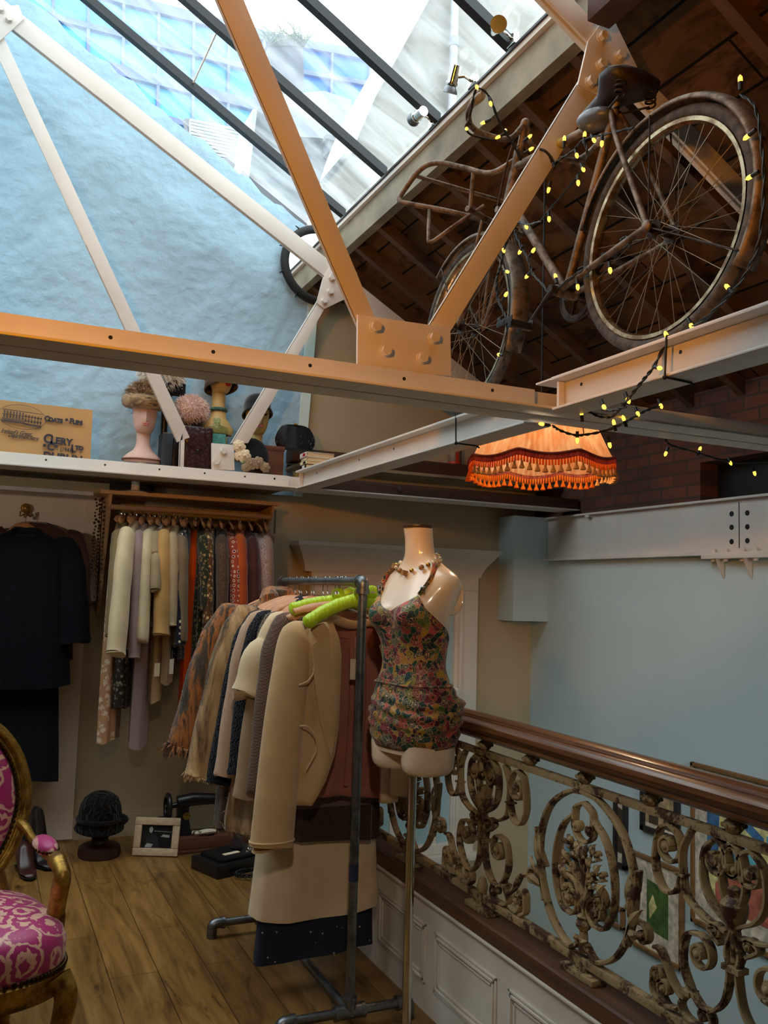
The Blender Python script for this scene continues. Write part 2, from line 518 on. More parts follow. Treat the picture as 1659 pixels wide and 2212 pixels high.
def gilt_mat():
    n = NT('antique_gilt'); v = n.co()
    f = n.noise(v, 18, 6, .7)
    n.color(n.ramp(f, [(.35, hexc(98, 66, 20)), (.55, hexc(176, 136, 58)), (.75, hexc(206, 170, 92))]))
    n.bump(f, .25, .004)
    return n.set(rough=.4, metal=.7)
M['gilt'] = gilt_mat()
M['black'] = plain('black_enamel', hexc(20, 19, 20), .35, vary=.3)
M['black_cloth'] = cloth('black_wool', hexc(20, 21, 26), sheen=.15)
M['black_rubber'] = plain('black_rubber', hexc(22, 22, 22), .7, vary=.3, bump=.3)
M['navy'] = cloth('navy_dotted_cloth', hexc(22, 28, 44))
M['skin_cream'] = plain('mannequin_cream', hexc(234, 208, 176), .2, vary=.03, scale=3, coat=.8)
M['white_plastic'] = plain('white_plastic', hexc(214, 216, 212), .4, vary=.03)
# ------------------------------------------------------------------ the room
XR, YB, FX = 3.904, 5.8, 1.612       # right wall, far wall, edge of the upper floor
RA, RB = 5.259, -0.5785              # glass slope z = RA + RB x
def struct(name, mb, m, **k):
    o = mb.build(name, m, **k); o['kind'] = 'structure'; return o
struct('floor', MB().bx(-3.2, FX + .06, -3.0, YB, -.12, 0), M['floor'], smooth=False)
struct('floor_stairwell', MB().bx(FX - .2, XR + .1, -3.0, YB + .1, -2.75, -2.6), M['cream_wall'], smooth=False)
# far wall: gable outline, cream
def gz(x): return RA + RB * x
outl = [(-3.2, -.2), (FX, -.2), (FX, -2.7), (XR + .1, -2.7), (XR + .1, 2.9), (2.07, 4.02), (2.0, gz(2.0) - .05), (-.6, gz(-.6) - .05), (-3.2, 4.1)]
struct('wall_back', MB().prism([(x, YB, z) for x, z in outl], (0, .25, 0)), M['cream_wall'], smooth=False)
# blue plaster skin on the gable with its ragged top edge
edge = []
rg = random.Random(5)
x = -1.2
while x < 2.03:
    edge.append((x, gz(x) - .03 + rg.uniform(-.022, .03))); x += rg.uniform(.03, .1)
edge.append((2.035, gz(2.035) - .03))
skin = [(-3.2, 2.19), (1.93, 2.19), (1.93, 2.4)] + [(1.985, 3.6), (2.035, 4.0)] + edge[::-1][0:] + [(-3.2, 4.0)]
struct('wall_back_plaster', MB().prism([(a, YB - .03, b) for a, b in skin], (0, .03, 0)), M['blue_plaster'], smooth=False)
st = [(1.925, 2.19), (1.99, 2.19), (2.075, 4.0), (2.03, 4.0), (1.98, 3.6)]
struct('trim_1', MB().prism([(a, YB - .034, b) for a, b in st], (0, .034, 0)), M['pale_stripe'], smooth=False)
# right wall
w = MB().bx(XR, XR + .25, -3.0, YB + .25, -2.7, 2.15)
struct('wall_right', w, M['blue_wall'], smooth=False)
wy0, wy1, wz0, wz1 = 3.15, 4.05, 2.15, 2.39
bk = MB()
bk.bx(XR + .02, XR + .25, wy1, YB, 2.15, 2.86); bk.bx(XR + .02, XR + .25, -3, wy0, 2.15, 2.86); bk.bx(XR + .02, XR + .25, wy0, wy1, wz1, 2.86)
struct('wall_right_brick', bk, M['brick'], smooth=False)
struct('window_2', MB().bx(XR + .16, XR + .24, wy0, wy1, wz0, wz1), M['black'], smooth=False)
# box-out in the corner
p = at(1108, 1340, 'y', 5.585)
struct('trim_2', MB().bx(p.x, XR, 5.585, YB, p.z - .005, 2.15), M['blue_wall'], smooth=False)
# unseen sides of the shop
M['dark_wall'] = plain('dark_low_bounce_wall', hexc(70, 52, 40), .7)  # dark tone chosen so the unseen walls bounce less light
struct('wall_left', MB().bx(-3.4, -3.2, -3, YB, -.2, 4.2), M['dark_wall'], smooth=False)
struct('wall_front', MB().bx(-3.4, XR + .2, -3.2, -3, -2.7, 6.2), M['dark_wall'], smooth=False)
struct('wall_stairwell', MB().bx(FX - .02, FX + .05, -3, YB, -2.7, -.1), M['cream_wall'], smooth=False)
# boarded roof, right side; slope z = 3.70 - .6 (x - 2.464)
def bz(x): return 3.70 - .6 * (x - 2.464)
rf = MB().prism([(2.09, -3, bz(2.09)), (4.2, -3, bz(4.2)), (4.2, -3, bz(4.2) + .06), (2.09, -3, bz(2.09) + .06)], (0, 9.1, 0))
struct('ceiling', rf, M['boards'], smooth=False)
def lz(x): return 5.55 + (x + .6) * .5785
lf = MB().prism([(-3.4, -3, lz(-3.4)), (-.6, -3, 5.55), (-.6, -3, 5.65), (-3.4, -3, lz(-3.4) + .1)], (0, 5.3, 0))
struct('ceiling_left', lf, M['boards'], smooth=False)
struct('window_3_pane', MB().prism([(-3.3, 2.3, lz(-3.3)), (-.6, 2.3, 5.55), (-.6, 2.3, 5.556), (-3.3, 2.3, lz(-3.3) + .006)], (0, 3.5, 0)), M['roof_glass'], smooth=False)  # unseen left slope, glazed to let more daylight onto the right wall
nr = MB().prism([(-.7, -3, gz(-.7) + .1), (2.1, -3, gz(2.1) + .1), (2.1, -3, gz(2.1) + .2), (-.7, -3, gz(-.7) + .2)], (0, 5.0, 0))
struct('ceiling_front', nr, M['boards'], smooth=False)
for k, yy in enumerate([5.62, 5.27, 4.9, 4.5, 4.1, 3.7, 3.3, 2.9, 2.25, 1.85, 1.45]):
    mb = MB().prism([(2.09, yy, bz(2.09)), (4.0, yy, bz(4.0)), (4.0, yy, bz(4.0) - .085), (2.09, yy, bz(2.09) - .085)], (0, .05, 0))
    o = mb.build('rafter', M['rafter'], smooth=False)
    tag(o, 'dusty timber rafter under the dark boarded roof slope beyond the bicycle', 'rafter', 'rafters of the boarded roof slope')
# skylight: curb, trimmer, glazing bars, panes
struct('trim_3', MB().bx(2.07, 2.13, -3, YB, 3.81, 3.985), M['cream_dirty'], smooth=False)
cb = MB().bx(2.045, 2.15, -3, YB, 3.985, 4.035).bx(2.075, 2.15, -3, YB, 4.035, 4.06)
struct('trim_4', cb, M['cream_paint'], smooth=False)
struct('trim_5', MB().bx(2.035, 2.06, -3, YB, 4.012, 4.024), M['black_paint'], smooth=False)
ybars = [5.335, 4.675, 4.0, 3.285, 2.6, 1.9, 1.2]
def slope_box(x0, x1, y0, y1, d0, d1):      # slab following the glass slope, d = offset in z
    return MB().prism([(x0, y0, gz(x0) + d0), (x1, y0, gz(x1) + d0), (x1, y0, gz(x1) + d1), (x0, y0, gz(x0) + d1)], (0, y1 - y0, 0))
for k, yy in enumerate(ybars):
    o = slope_box(-.6, 2.06, yy - .024, yy + .024, -.045, .012).build('glazing_bar', M['black_paint'], smooth=False)
    lab = ['black glazing bar nearest the blue gable wall, down to the skylight curb', 'black glazing bar second from the blue gable wall', 'black glazing bar ending above the spotlight nearest the mirror', 'black glazing bar at the top of the skylight, ending behind the topmost spotlight']
    tag(o, lab[k] if k < 4 else 'black glazing bar of the skylight overhead', 'glazing bar', 'glazing bars of the skylight')
edges = [YB] + ybars + [.55]
for k in range(len(edges) - 1):
    struct('window_3_pane', slope_box(-.6, 2.12, edges[k + 1] + .004, edges[k] - .004, .014, .02), M['roof_glass'], smooth=False)
pa, pb = on_slope(470, 65, RA, RB), on_slope(418, 178, RA, RB)
struct('trim_6', MB().bar(pa, pb, .012, .008), M['white_paint'], smooth=False)
# cream beam along the ridge
struct('trim_7', MB().bx(-.75, -.55, -3, YB, 5.5, 5.68), M['cream_paint'], smooth=False)
# ------------------------------------------------------------------ roof trusses (double angles, gussets, hex bolts)
def hexbolt(mb, c, r=.016, h=.016):
    c = Vector(c)
    mb.cyl(c + Vector((0, .004, 0)), c - Vector((0, .004, 0)), r * 1.18, 16)
    ring = [c + Vector((r * math.cos(k * PI / 3 + .3), -.004, r * math.sin(k * PI / 3 + .3))) for k in range(6)]
    mb.prism(ring, (0, -h, 0))
def truss(y0, label, xr_front, xr_full, near):
    """y0 = front edge of the bottom angle's flange"""
    dy = y0 - 2.43
    root = thing('steel_roof_truss', label, 'roof truss', (.8, y0 + .1, 2.18))
    P = M['cream_paint']
    yl = y0 + .095
    fl = MB().bx(-3.1, xr_full, y0, y0 + .107, 2.178, 2.187).bx(-3.1, xr_full, y0 + .119, y0 + .222, 2.178, 2.187)
    fl.bx(-3.1, xr_front, yl, yl + .012, 2.187, 2.262)
    fl.bx(-3.1, xr_full, yl + .024, yl + .036, 2.187, 2.262)
    fl.build('bottom_angle', P, root, bevel=.002)
    hs = MB()
    for hx in ([.29, .58, .88, 1.2, 1.53] if near else [.05, .3, .62, .93, 1.2, 1.45, 1.64]):
        hs.cyl((hx, yl + .0005, 2.235 if hx < 1.5 else 2.238), (hx, yl - .0006, 2.235 if hx < 1.5 else 2.238), .006, 12)
    if not near: hs.cyl((1.64, yl + .0005, 2.236), (1.64, yl - .0006, 2.236), .006, 12)
    hs.build('bolt_hole', M['black_paint'], root)
    g = MB()
    if near:
        q = [at(px, py, 'y', yl + .012) for px, py in ((773, 679), (973, 708), (975, 812), (772, 800))]
    else:
        q = [at(px, py, 'y', yl + .012) for px, py in ((457, 957), (505, 961), (507, 1016), (457, 1014))]
    g.prism(q, (0, .012, 0))
    gp = g.build('gusset_plate', P, root, bevel=.0015)
    bs = ((810, 707), (936, 731), (832, 759), (911, 774)) if near else ((483, 974), (467, 997))
    for b in bs:
        m = MB(); hexbolt(m, at(*b, 'y', yl + .010), .017 if near else .02, .016); m.build('bolt', P, gp)
    # braces and top chord: flat faces of angles, from image lines on the truss plane
    yb = yl + .025
    def P2(px, py): return at(px, py, 'y', yb)
    def brace(name, a0, a1, b0, b1, ext=0.0, thick=.012, lip=0):
        """quad from edge pair a0-b0 ... a1-b1"""
        A0, A1, B0, B1 = P2(*a0), P2(*a1), P2(*b0), P2(*b1)
        A1 = A1 + (A1 - A0) * ext; B1 = B1 + (B1 - B0) * ext
        m = MB().prism([A0, A1, B1, B0], (0, thick, 0))
        if lip:                                   # the other leg of the angle, running back
            m.prism([A0, A1, A1 + Vector((.006, 0, .0)), A0 + Vector((.006, 0, 0))], (0, lip, 0))
        return m.build(name, P, root, bevel=.0015)
    if near:
        brace('left_brace', (777, 715), (468, 0), (812, 690), (527, 0), .45, lip=.014)
        brace('right_brace', (926, 703), (1246, 182), (973, 716), (1290, 205), .12, lip=.014)
        ch0, ch1 = P2(1455, 287), P2(1615, 455)
        sl = (ch1.z - ch0.z) / (ch1.x - ch0.x)
        def cz(x): return ch0.z + sl * (x - ch0.x)
        node = [P2(*p) for p in ((1266, 92), (1312, 28), (1352, 110), (1372, 150), (1334, 200), (1290, 208), (1244, 186))]
        nb = ((1299, 82), (1337, 122), (1297, 141), (1274, 178))
    else:
        brace('left_brace', (382, 955), (0, 131), (410, 945), (10, 83), .06, lip=.012)
        brace('left_brace_foot', (387, 1014), (389, 950), (397, 1014), (400, 918), lip=.03)
        brace('right_brace', (500, 957), (668, 680), (536, 957), (708, 655), .25, lip=.04)
        ch0, ch1 = P2(120, 137), P2(600, 517)
        sl = (ch1.z - ch0.z) / (ch1.x - ch0.x)
        def cz(x): return ch0.z + sl * (x - ch0.x)
        node = [P2(*p) for p in ((696, 602), (716, 570), (770, 590), (760, 640), (700, 668), (682, 655))]
        nb = ((716, 600), (713, 630), (700, 650))
    xs = (-.75, 3.9); CT = .105 if near else .128
    m = MB()
    for yy, tt in ((yb - .004, .012), (yb + .02, .012)):
        m.prism([(xs[0], yy, cz(xs[0])), (xs[1], yy, cz(xs[1])), (xs[1], yy, cz(xs[1]) + CT), (xs[0], yy, cz(xs[0]) + CT)], (0, tt, 0))
    m.prism([(xs[0], yb, cz(xs[0]) + CT - .009), (xs[1], yb, cz(xs[1]) + CT - .009), (xs[1], yb, cz(xs[1]) + CT + .001), (xs[0], yb, cz(xs[0]) + CT + .001)], (0, .12, 0))
    m.build('top_chord', P, root, bevel=.0015)
    n = MB().prism([p - Vector((0, .014, 0)) for p in node], (0, .01, 0)).build('node_plate', P, root, bevel=.0015)
    for b in nb:
        m = MB(); hexbolt(m, at(*b, 'y', yb - .016), .018 if near else .02, .02); m.build('bolt', P, n)
    if not near:
        q = [at(px, py, 'y', yb - .014) for px, py in ((-40, 20), (40, 10), (52, 40), (0, 88), (-40, 90))]
        n2 = MB().prism(q, (0, .01, 0)).build('node_plate', P, root, bevel=.0015)
        for b in ((20, 42), (2, 20)):
            m = MB(); hexbolt(m, at(*b, 'y', yb - .016), .02, .02); m.build('bolt', P, n2)
    return root
truss(2.43, 'near steel roof truss glowing orange in the lamp light, crossing in front of the bicycle', 1.70, 3.9, True)
truss(5.2, 'far white steel roof truss against the blue plaster wall, hats standing behind its bottom angle', 1.735, 3.9, False)

def joist(y0, y1, x0, label):
    root = thing('steel_joist', label, 'joist', (x0 + .05, (y0 + y1) / 2, 2.17))
    m = MB().bx(x0, x0 + .12, y0, y1, 2.171, 2.18).bx(x0 - .005, x0 + .125, y0, y1, 2.272, 2.283).bx(x0 + .045, x0 + .055, y0, y1, 2.18, 2.272)
    m.build('beam', M['cream_paint'], root, bevel=.003)
    h = MB()
    for yy in ([y0 + .12, y1 - .55, y1 - .1] if y1 < 3 else [y0 + 1.2, y1 - .25, y1 - .9]):
        h.cyl((x0 + .046, yy, 2.245), (x0 + .0438, yy, 2.245), .006, 10)
    h.build('bolt_hole', M['black_paint'], root)
    # end cleat
    MB().bx(x0 + .02, x0 + .043, y1 - .012, y1, 2.18, 2.27).build('end_cleat', M['cream_paint'], root)
    return root
joist(-1.0, 2.425, 1.70, 'cream steel joist overhead under the bicycle, running from the near truss toward the camera')
joist(2.66, 5.19, 1.745, 'cream steel joist between the two trusses, left of the orange lampshade')
pu_ = MB().bx(1.885, 1.985, -1.5, 2.50, 3.645, 3.76).build('roof_purlin', M['timber'], bevel=.004)
tag(pu_, 'dark roof purlin end resting on the near truss at its upper node plate', 'purlin')
# timbers resting on the far truss flange
t1 = MB().bx(1.86, XR - .004, 5.215, 5.30, 2.189, 2.262).build('timber_beam', M['timber'], bevel=.003)
tag(t1, 'dark reddish timber beam lying along the far truss flange, lower of two', 'timber beam', 'dark timbers beyond the lampshade')
b = MB().cyl((at(862, 1058, 'y', 5.21).x, 5.216, 2.228), (at(862, 1058, 'y', 5.21).x, 5.2, 2.228), .016, 12).build('bolt', M['pipe'], t1)
t2 = MB().bx(1.86, XR - .004, 5.62, 5.76, 2.41, 2.50).build('timber_beam', M['timber'], bevel=.003)
tag(t2, 'upper dark timber beam against the cream far wall with a red tin on top', 'timber beam', 'dark timbers beyond the lampshade')
# cleats for the upper timber and the loft boards over the clothes
struct('ceiling_loft', MB().bx(-3.2, 1.745, 5.425, YB - .035, 2.182, 2.205), M['cream_dirty'], smooth=False)
struct('ceiling_shade_boards', MB().bx(1.86, XR, 5.425, YB, 2.36, 2.38).bx(1.86, XR, 5.31, 5.425, 2.192, 2.21), M['cream_dirty'], smooth=False)  # boards added behind the timbers to shade the wall below
struct('trim_14', MB().bx(1.87, XR, YB - .03, YB, 2.38, 2.405), M['cream_dirty'], smooth=False)
# big I-beam over the stairwell wall
ib = thing('steel_beam', 'deep cream steel beam along the blue stairwell wall beneath the brickwork', 'steel beam', (XR - .06, 3, 1.83))
x1 = XR - .004
m = MB().bx(x1 - .06, x1, -1, 5.57, 1.822, 1.838).bx(x1 - .045, x1, -1, 5.57, 2.135, 2.149).bx(x1 - .014, x1, -1, 5.57, 1.838, 2.135)
m.build('beam', M['cream_paint'], ib, bevel=.002)
sy = at(1597, 1150, 'x', x1 - .014).y
MB().bx(x1 - .0155, x1 - .0145, sy - .003, sy + .003, 1.86, 2.12).build('seam', M['black_paint'], ib)
for px, py in ((1580, 1110), (1580, 1139), (1580, 1170), (1614, 1108), (1614, 1138), (1614, 1168)):
    q = at(px, py, 'x', x1 - .016); MB().cyl(q, q + Vector((.0025, 0, 0)), .0155, 16).build('bolt_hole', M['black_paint'], ib)
y_a, y_b = at(1521, 1200, 'x', x1 - .05).y, at(1659, 1200, 'x', x1 - .05).y - .1
sp = MB().bx(x1 - .075, x1, y_b, y_a, 1.800, 1.8215).build('splice_plate', M['cream_paint'], ib, bevel=.002)
for px in (1541, 1567, 1604, 1632):
    q = at(px, 1195, 'x', x1 - .04)
    MB().cyl((q.x, q.y, 1.838), (q.x, q.y, 1.858), .014, 6).build('bolt', M['cream_paint'], sp)
    MB().cyl((q.x, q.y, 1.784), (q.x, q.y, 1.80), .014, 6).build('bolt', M['cream_paint'], sp)
for px in (1556, 1616):
    q = at(px, 1205, 'x', x1 - .03)
    g = MB().prism([(x1 - .06, q.y, 1.80), (x1, q.y, 1.80), (x1, q.y, 1.69)], (0, .012, 0)); g.build('gusset_bracket', M['cream_paint'], sp, bevel=.001)
q = at(1272, 1120, 'x', x1 - .03); MB().bx(x1 - .05, x1 - .015, q.y - .02, q.y + .02, 2.118, 2.134).build('clip', M['white_paint'], ib)

# ------------------------------------------------------------------ gothic window with cornice in the far wall
wn_ = []
y0 = YB - .06
def WX(px, py): return at(px, py, 'y', y0)
cl, cr = at(623, 1169, 'y', YB - .16), at(1096, 1190, 'y', YB - .16)
zt = (cl.z + cr.z) / 2
il, ir = at(663, 1212, 'y', YB - .06).x, at(1037, 1228, 'y', YB - .06).x
m = MB()
def mould(xl, xr, prof):                     # stepped cornice: (z, projection)
    r = []
    for z, pr in prof:
        r.append([(xl - pr * .78, YB - .05 - pr, z), (xr + pr * .78, YB - .05 - pr, z), (xr + pr * .78, YB, z), (xl - pr * .78, YB, z)])
    return r
h = at(830, 1182, 'y', YB - .16).z - at(830, 1222, 'y', YB - .06).z
m.loft(mould(il, ir, [(zt - .2, 0), (zt - .2, .012), (zt - .185, .014), (zt - .17, .022), (zt - .15, .03), (zt - .11, .055), (zt - .06, .10), (zt - .03, .125), (zt - .028, .14), (zt, .142)]))
win = struct('window_1', m, M['white_paint'], angle=25)
zb = -.30
ol, orr = at(690, 1250, 'y', y0).x, at(1034, 1262, 'y', y0).x
f = MB()
f.bx(ol - .06, ol + .14, y0, YB, zb + .0, zt - .30); f.bx(orr - .16, orr, y0, YB, zb + .0, zt - .30)
f.bx(ol - .06, orr, y0, YB - .003, zt - .2995, zt - .2005); f.bx(ol - .06, orr + .04, y0 - .05, YB, zb - .05, zb)
f.bx(ol + .141, orr - .161, y0 + .01, YB, zb + .001, zb + .07)
f.bx(orr - .159, orr - .13, y0 - .015, y0 - .0005, zb + .001, zt - .301)
o = f.build('window_frame', M['white_paint'], win, bevel=.004)
# tracery: pointed lancets
gx0, gx1, gt = ol + .14, orr - .16, zt - .30
nl = 6; lw = (gx1 - gx0) / nl
tr = MB(); yt = y0 + .02
def lancet(c, half, zs, hh):
    pts = []
    for k in range(9):
        a = k / 8; pts.append((c - half * (1 - a) ** 1.0 * math.cos(a * .35), zs + hh * math.sin(a * PI / 2)))
    left = pts; right = [(2 * c - x, z) for x, z in pts[::-1]]
    return left + right[1:]
for r_ in range(2):
    top = gt if r_ == 0 else .80
    low = .83 if r_ == 0 else zb + .07
    for k in range(nl):
        c = gx0 + lw * (k + .5); half = lw * .36; zs = top - .20
        arch = lancet(c, half, zs, .13)
        ins = [(c - half, low)] + arch + [(c + half, low)]
        # frame piece between arch and cell
        cell_l, cell_r = c - lw / 2, c + lw / 2
        n_ = len(arch)
        a_l = arch[:n_ // 2 + 1]; a_r = arch[n_ // 2:]
        tr.prism([(cell_l, yt, low)] + [(c - half, yt, low)] + [(x, yt, z) for x, z in a_l] + [(c, yt, top), (cell_l, yt, top)], (0, .03, 0))
        tr.prism([(c, yt, top)] + [(x, yt, z) for x, z in a_r] + [(c + half, yt, low), (cell_r, yt, low), (cell_r, yt, top)], (0, .03, 0))
        for e in (-1, 1):
            tr.ball((c + e * half * .55, yt + .012, zs + .055), (.014, .012, .016), 8, 5)
    tr.bx(gx0, gx1, yt - .01, yt + .03, top - .015, top + .01) if r_ else None
tr.bx(gx0, gx1, yt - .015, yt + .03, .80, .86)
for k in range(0, nl + 1, 2):
    xx = gx0 + lw * k
    tr.tube([(xx, yt - .006, zb), (xx, yt - .006, .80)], .012, 8)
    tr.lathe([(.012, .76), (.02, .77), (.022, .79), (.03, .82), (.034, .86), (.03, .87)], (xx, yt - .008, 0), 10)
tr.build('tracery', M['white_paint'], win, bevel=0)
pn = plain('pale_blue_pane', hexc(166, 196, 204), .2, vary=.05)
struct('window_1_pane', MB().bx(gx0 - .01, gx1 + .01, YB - .012, YB - .002, zb + .05, gt + .01), pn, smooth=False)
# skirtings
struct('baseboard_back', MB().bx(-3.2, FX, YB - .022, YB, 0, .13).bx(-3.2, FX, YB - .014, YB, .13, .15), M['cream_wall'], smooth=False)
# ------------------------------------------------------------------ the town beyond the glass roof
M['render_wall'] = plain('weathered_render', hexc(122, 119, 110), .9, vary=.3, scale=.9)
M['grey_render'] = plain('grey_render', hexc(104, 110, 116), .9, vary=.12, scale=.8)
M['pale_coping'] = plain('pale_coping', hexc(160, 166, 172), .7, vary=.06)
M['chimney_brick'] = plain('smoky_chimney', hexc(96, 100, 110), .9, vary=.25, scale=2)
M['down_pipe'] = plain('white_drain_pipe', hexc(150, 154, 160), .4, vary=.12, scale=3)
M['lead'] = plain('lead_hopper', hexc(120, 128, 136), .6, vary=.1)
def poly(pix, y, depth): return MB().prism([at(px, py, 'y', y) for px, py in pix], (0, depth, 0))
gw = thing('neighbouring_house', 'weathered rendered gable wall with pale coping and a drain pipe, beyond the glass', 'building', at(1000, 200, 'y', 8.2))
poly([(752, 330), (770, 290), (806, 208), (930, -10), (1010, -150), (1700, -150), (1700, 700), (640, 700)], 8.2, .9).build('wall', M['render_wall'], gw, smooth=False)
poly([(742, 333), (757, 285), (790, 205), (900, 10), (996, -160), (1012, -150), (930, -6), (812, 208), (776, 290), (758, 336)], 8.12, .7).build('coping', M['pale_coping'], gw, smooth=False)
a, b = at(986, -120, 'y', 8.1), at(974, 330, 'y', 8.1)
dp = MB().cyl(a, b, .045, 14)
dp.build('drain_pipe', M['down_pipe'], gw)
c = at(980, 92, 'y', 8.1); MB().cyl(c + Vector((0, 0, .05)), c - Vector((0, 0, .05)), .056, 14).build('pipe_collar', M['lead'], gw)
lw_ = thing('lower_house', 'grey lower house with white roof edge, gutter hopper and short drain pipe', 'building', at(640, 350, 'y', 9.6))
poly([(545, 240), (605, 215), (612, 296), (708, 310), (722, 296), (760, 240), (770, 560), (420, 560), (520, 400)], 9.6, 2).build('wall', M['grey_render'], lw_, smooth=False)
poly([(598, 205), (700, 196), (760, 216), (756, 286), (718, 300), (604, 292)], 9.5, 2.2).build('white_roof', M['pale_coping'], lw_, smooth=False)
poly([(537, 310), (546, 236), (556, 236), (536, 400), (515, 392)], 9.5, .6).build('coping', M['pale_coping'], lw_, smooth=False)
a = at(726, 328, 'y', 9.5)
MB().box(a, (.26, .18, .14)).box(a + Vector((0, 0, .1)), (.34, .22, .05)).build('gutter_hopper', M['lead'], lw_, smooth=False)
MB().cyl(at(727, 340, 'y', 9.5), at(716, 440, 'y', 9.5), .065, 14).build('drain_pipe', M['down_pipe'], lw_)
ch = thing('chimney_stack', 'dark square chimney stack with weeds on top, seen through the skylight', 'chimney', at(615, 240, 'y', 14))
poly([(585, 520), (578, 98), (655, 98), (665, 520)], 14, .9).build('stack', M['chimney_brick'], ch, smooth=False)
poly([(576, 98), (590, 78), (652, 74), (660, 98)], 13.95, 1.0).build('cap', M['chimney_brick'], ch, smooth=False)
wd = MB(); rg = random.Random(3)
for k in range(60):
    p = at(rg.uniform(576, 664), rg.uniform(76, 96), 'y', 13.9); d = Vector((rg.uniform(-.2, .2), rg.uniform(-.1, .1), rg.uniform(.05, .3)))
    wd.tube([p, p + d * .6, p + d + Vector((d.x * .5, 0, -.03))], [.012, .01, .003], 4)
wd.build('weeds', plain('weeds', hexc(90, 104, 88), .9), ch)['kind'] = 'stuff'
# glass office block: one slab with a curtain-wall grid
ng = NT('teal_glass'); vv = ng.co()
ng.color(ng.ramp(ng.noise(vv, .12, 2), [(.35, hexc(70, 150, 190)), (.65, hexc(120, 196, 205))])); M['teal_glass'] = ng.set(rough=.25, spec=.5)
ng = NT('blue_glass'); vv = ng.co()
ng.color(ng.ramp(ng.noise(vv, .12, 2), [(.35, hexc(30, 84, 170)), (.65, hexc(52, 118, 205))])); M['blue_glass'] = ng.set(rough=.25, spec=.5)
M['mullion'] = plain('steel_mullion', hexc(96, 110, 150), .6, vary=.1)
def office(y, top_l, top_r, bot, px0, px1, mat, label, nb, slope):
    root = thing('glass_office_block', label, 'office block', at((px0 + px1) / 2, bot, 'y', y))
    poly([(px0, top_l), (px1, top_r), (px1, bot + slope * (px1 - px0)), (px0, bot)], y, 2.4).build('glazed_wall', mat, root, smooth=False)
    m = MB()
    for k in range(nb + 1):
        t = k / nb
        ya = lerp(top_l, bot, t); yb_ = lerp(top_r, bot + slope * (px1 - px0), t)
        m.bar(at(px0, ya, 'y', y - .1), at(px1, yb_, 'y', y - .1), .16 if k % 2 else .3, .12)
    n_ = int((px1 - px0) / 72)
    for k in range(n_ + 1):
        px = lerp(px0, px1, k / n_)
        m.bar(at(px, lerp(top_l, top_r, k / n_), 'y', y - .1), at(px - 4, bot + slope * (px - px0), 'y', y - .1), .08, .1, (1, 0, 0))
    m.build('mullion_grid', M['mullion'], root, smooth=False)
office(24, -60, 78, 330, 40, 570, M['teal_glass'], 'teal glass office block with a grid of mullions behind the gable edge', 5, .26)
office(27, 60, 122, 250, 470, 800, M['blue_glass'], 'deep blue glass office block behind the chimney stack', 3, .16)
lv = thing('louvre_screen', 'pale slatted louvre screen on the roof below the glass block', 'louvre screen', at(480, 330, 'y', 16))
m = MB()
for k in range(16):
    m.bar(at(410, 262 + k * 7, 'y', 16), at(545, 290 + k * 7, 'y', 16), .05, .12)
m.build('slats', M['pale_coping'], lv, smooth=False)
poly([(400, 255), (550, 285), (545, 560), (470, 560)], 16.2, .2).build('backing', M['grey_render'], lv, smooth=False)

struct_g = MB().bx(-12, 30, 6.2, 45, -3.2, -3.0).build('ground', M['grey_render'], smooth=False); struct_g['kind'] = 'structure'
for o in (gw, lw_, ch, lv) + tuple(x for x in list(COL.objects) if x.name.startswith('glass_office_block')):
    vs = [v.co for c in o.children for v in c.data.vertices]
    x0, x1 = min(v.x for v in vs), max(v.x for v in vs); y0, y1 = min(v.y for v in vs), max(v.y for v in vs); z0 = min(v.z for v in vs)
    MB().bx(x0 + (x1 - x0) * .3, x0 + (x1 - x0) * .6, y0 + (y1 - y0) * .45, y1, -3.0, z0 + .05).build('lower_wall', M['grey_render'], o, smooth=False)
# ------------------------------------------------------------------ balustrade: panelled upstand, sill, scrolled iron, handrail
up = MB()
up.bx(FX, FX + .05, -1.2, YB, 0, .40)
pn_ = struct('wall_balcony', up, M['white_paint'], smooth=False)
pm = MB()
ypan = at(942, 2028, 'x', FX).y - at(942, 2028, 'x', FX).y
# recessed-look mouldings: raised frames round each panel, from the photo
pan = [((941, 2027), (1073, 2132)), ]
ya = at(941, 2027, 'x', FX).y; yb = at(1074, 2130, 'x', FX).y
zt_, zb_ = .315, .10
per = at(941, 2027, 'x', FX).y - at(1100, 2150, 'x', FX).y
y_ = ya + per * 4
while y_ > -1:
    y0p, y1p = y_, y_ - (ya - yb)
    for ins, pr in ((0, .006), (.012, .010), (.028, .005)):
        a0, a1, c0, c1 = y0p - ins, y1p + ins, zt_ - ins, zb_ + ins
        t = .009
        for bx in ((a1, a0, c0 - t, c0), (a1, a0, c1, c1 + t), (a0 - t, a0, c1, c0), (a1, a1 + t, c1, c0)):
            pm.bx(FX - pr, FX, bx[0], bx[1], bx[2], bx[3])
    y_ -= per
o = pm.build('panel_moulding', M['white_paint'], pn_, bevel=.0015)
bd = MB().tube([(FX - .004, -1.2, .405), (FX - .004, YB, .405)], .011, 10)
struct('trim_8', bd, M['white_paint'])
sl = MB().loft([[(FX - .014, y, .416), (FX - .014, y, .462), (FX - .008, y, .468), (FX + .082, y, .468), (FX + .088, y, .462), (FX + .088, y, .416)] for y in (-1.2, YB)])
sill = sl.build('window_sill', M['sill_wood'], smooth=False); sill.name = 'balustrade_sill'
tag(sill, 'worn dark wooden sill on the white panelled upstand, iron feet screwed to it', 'sill')
IX = 1.655
ZT, ZB2 = 1.000, .512        # rail centres
hr = MB()
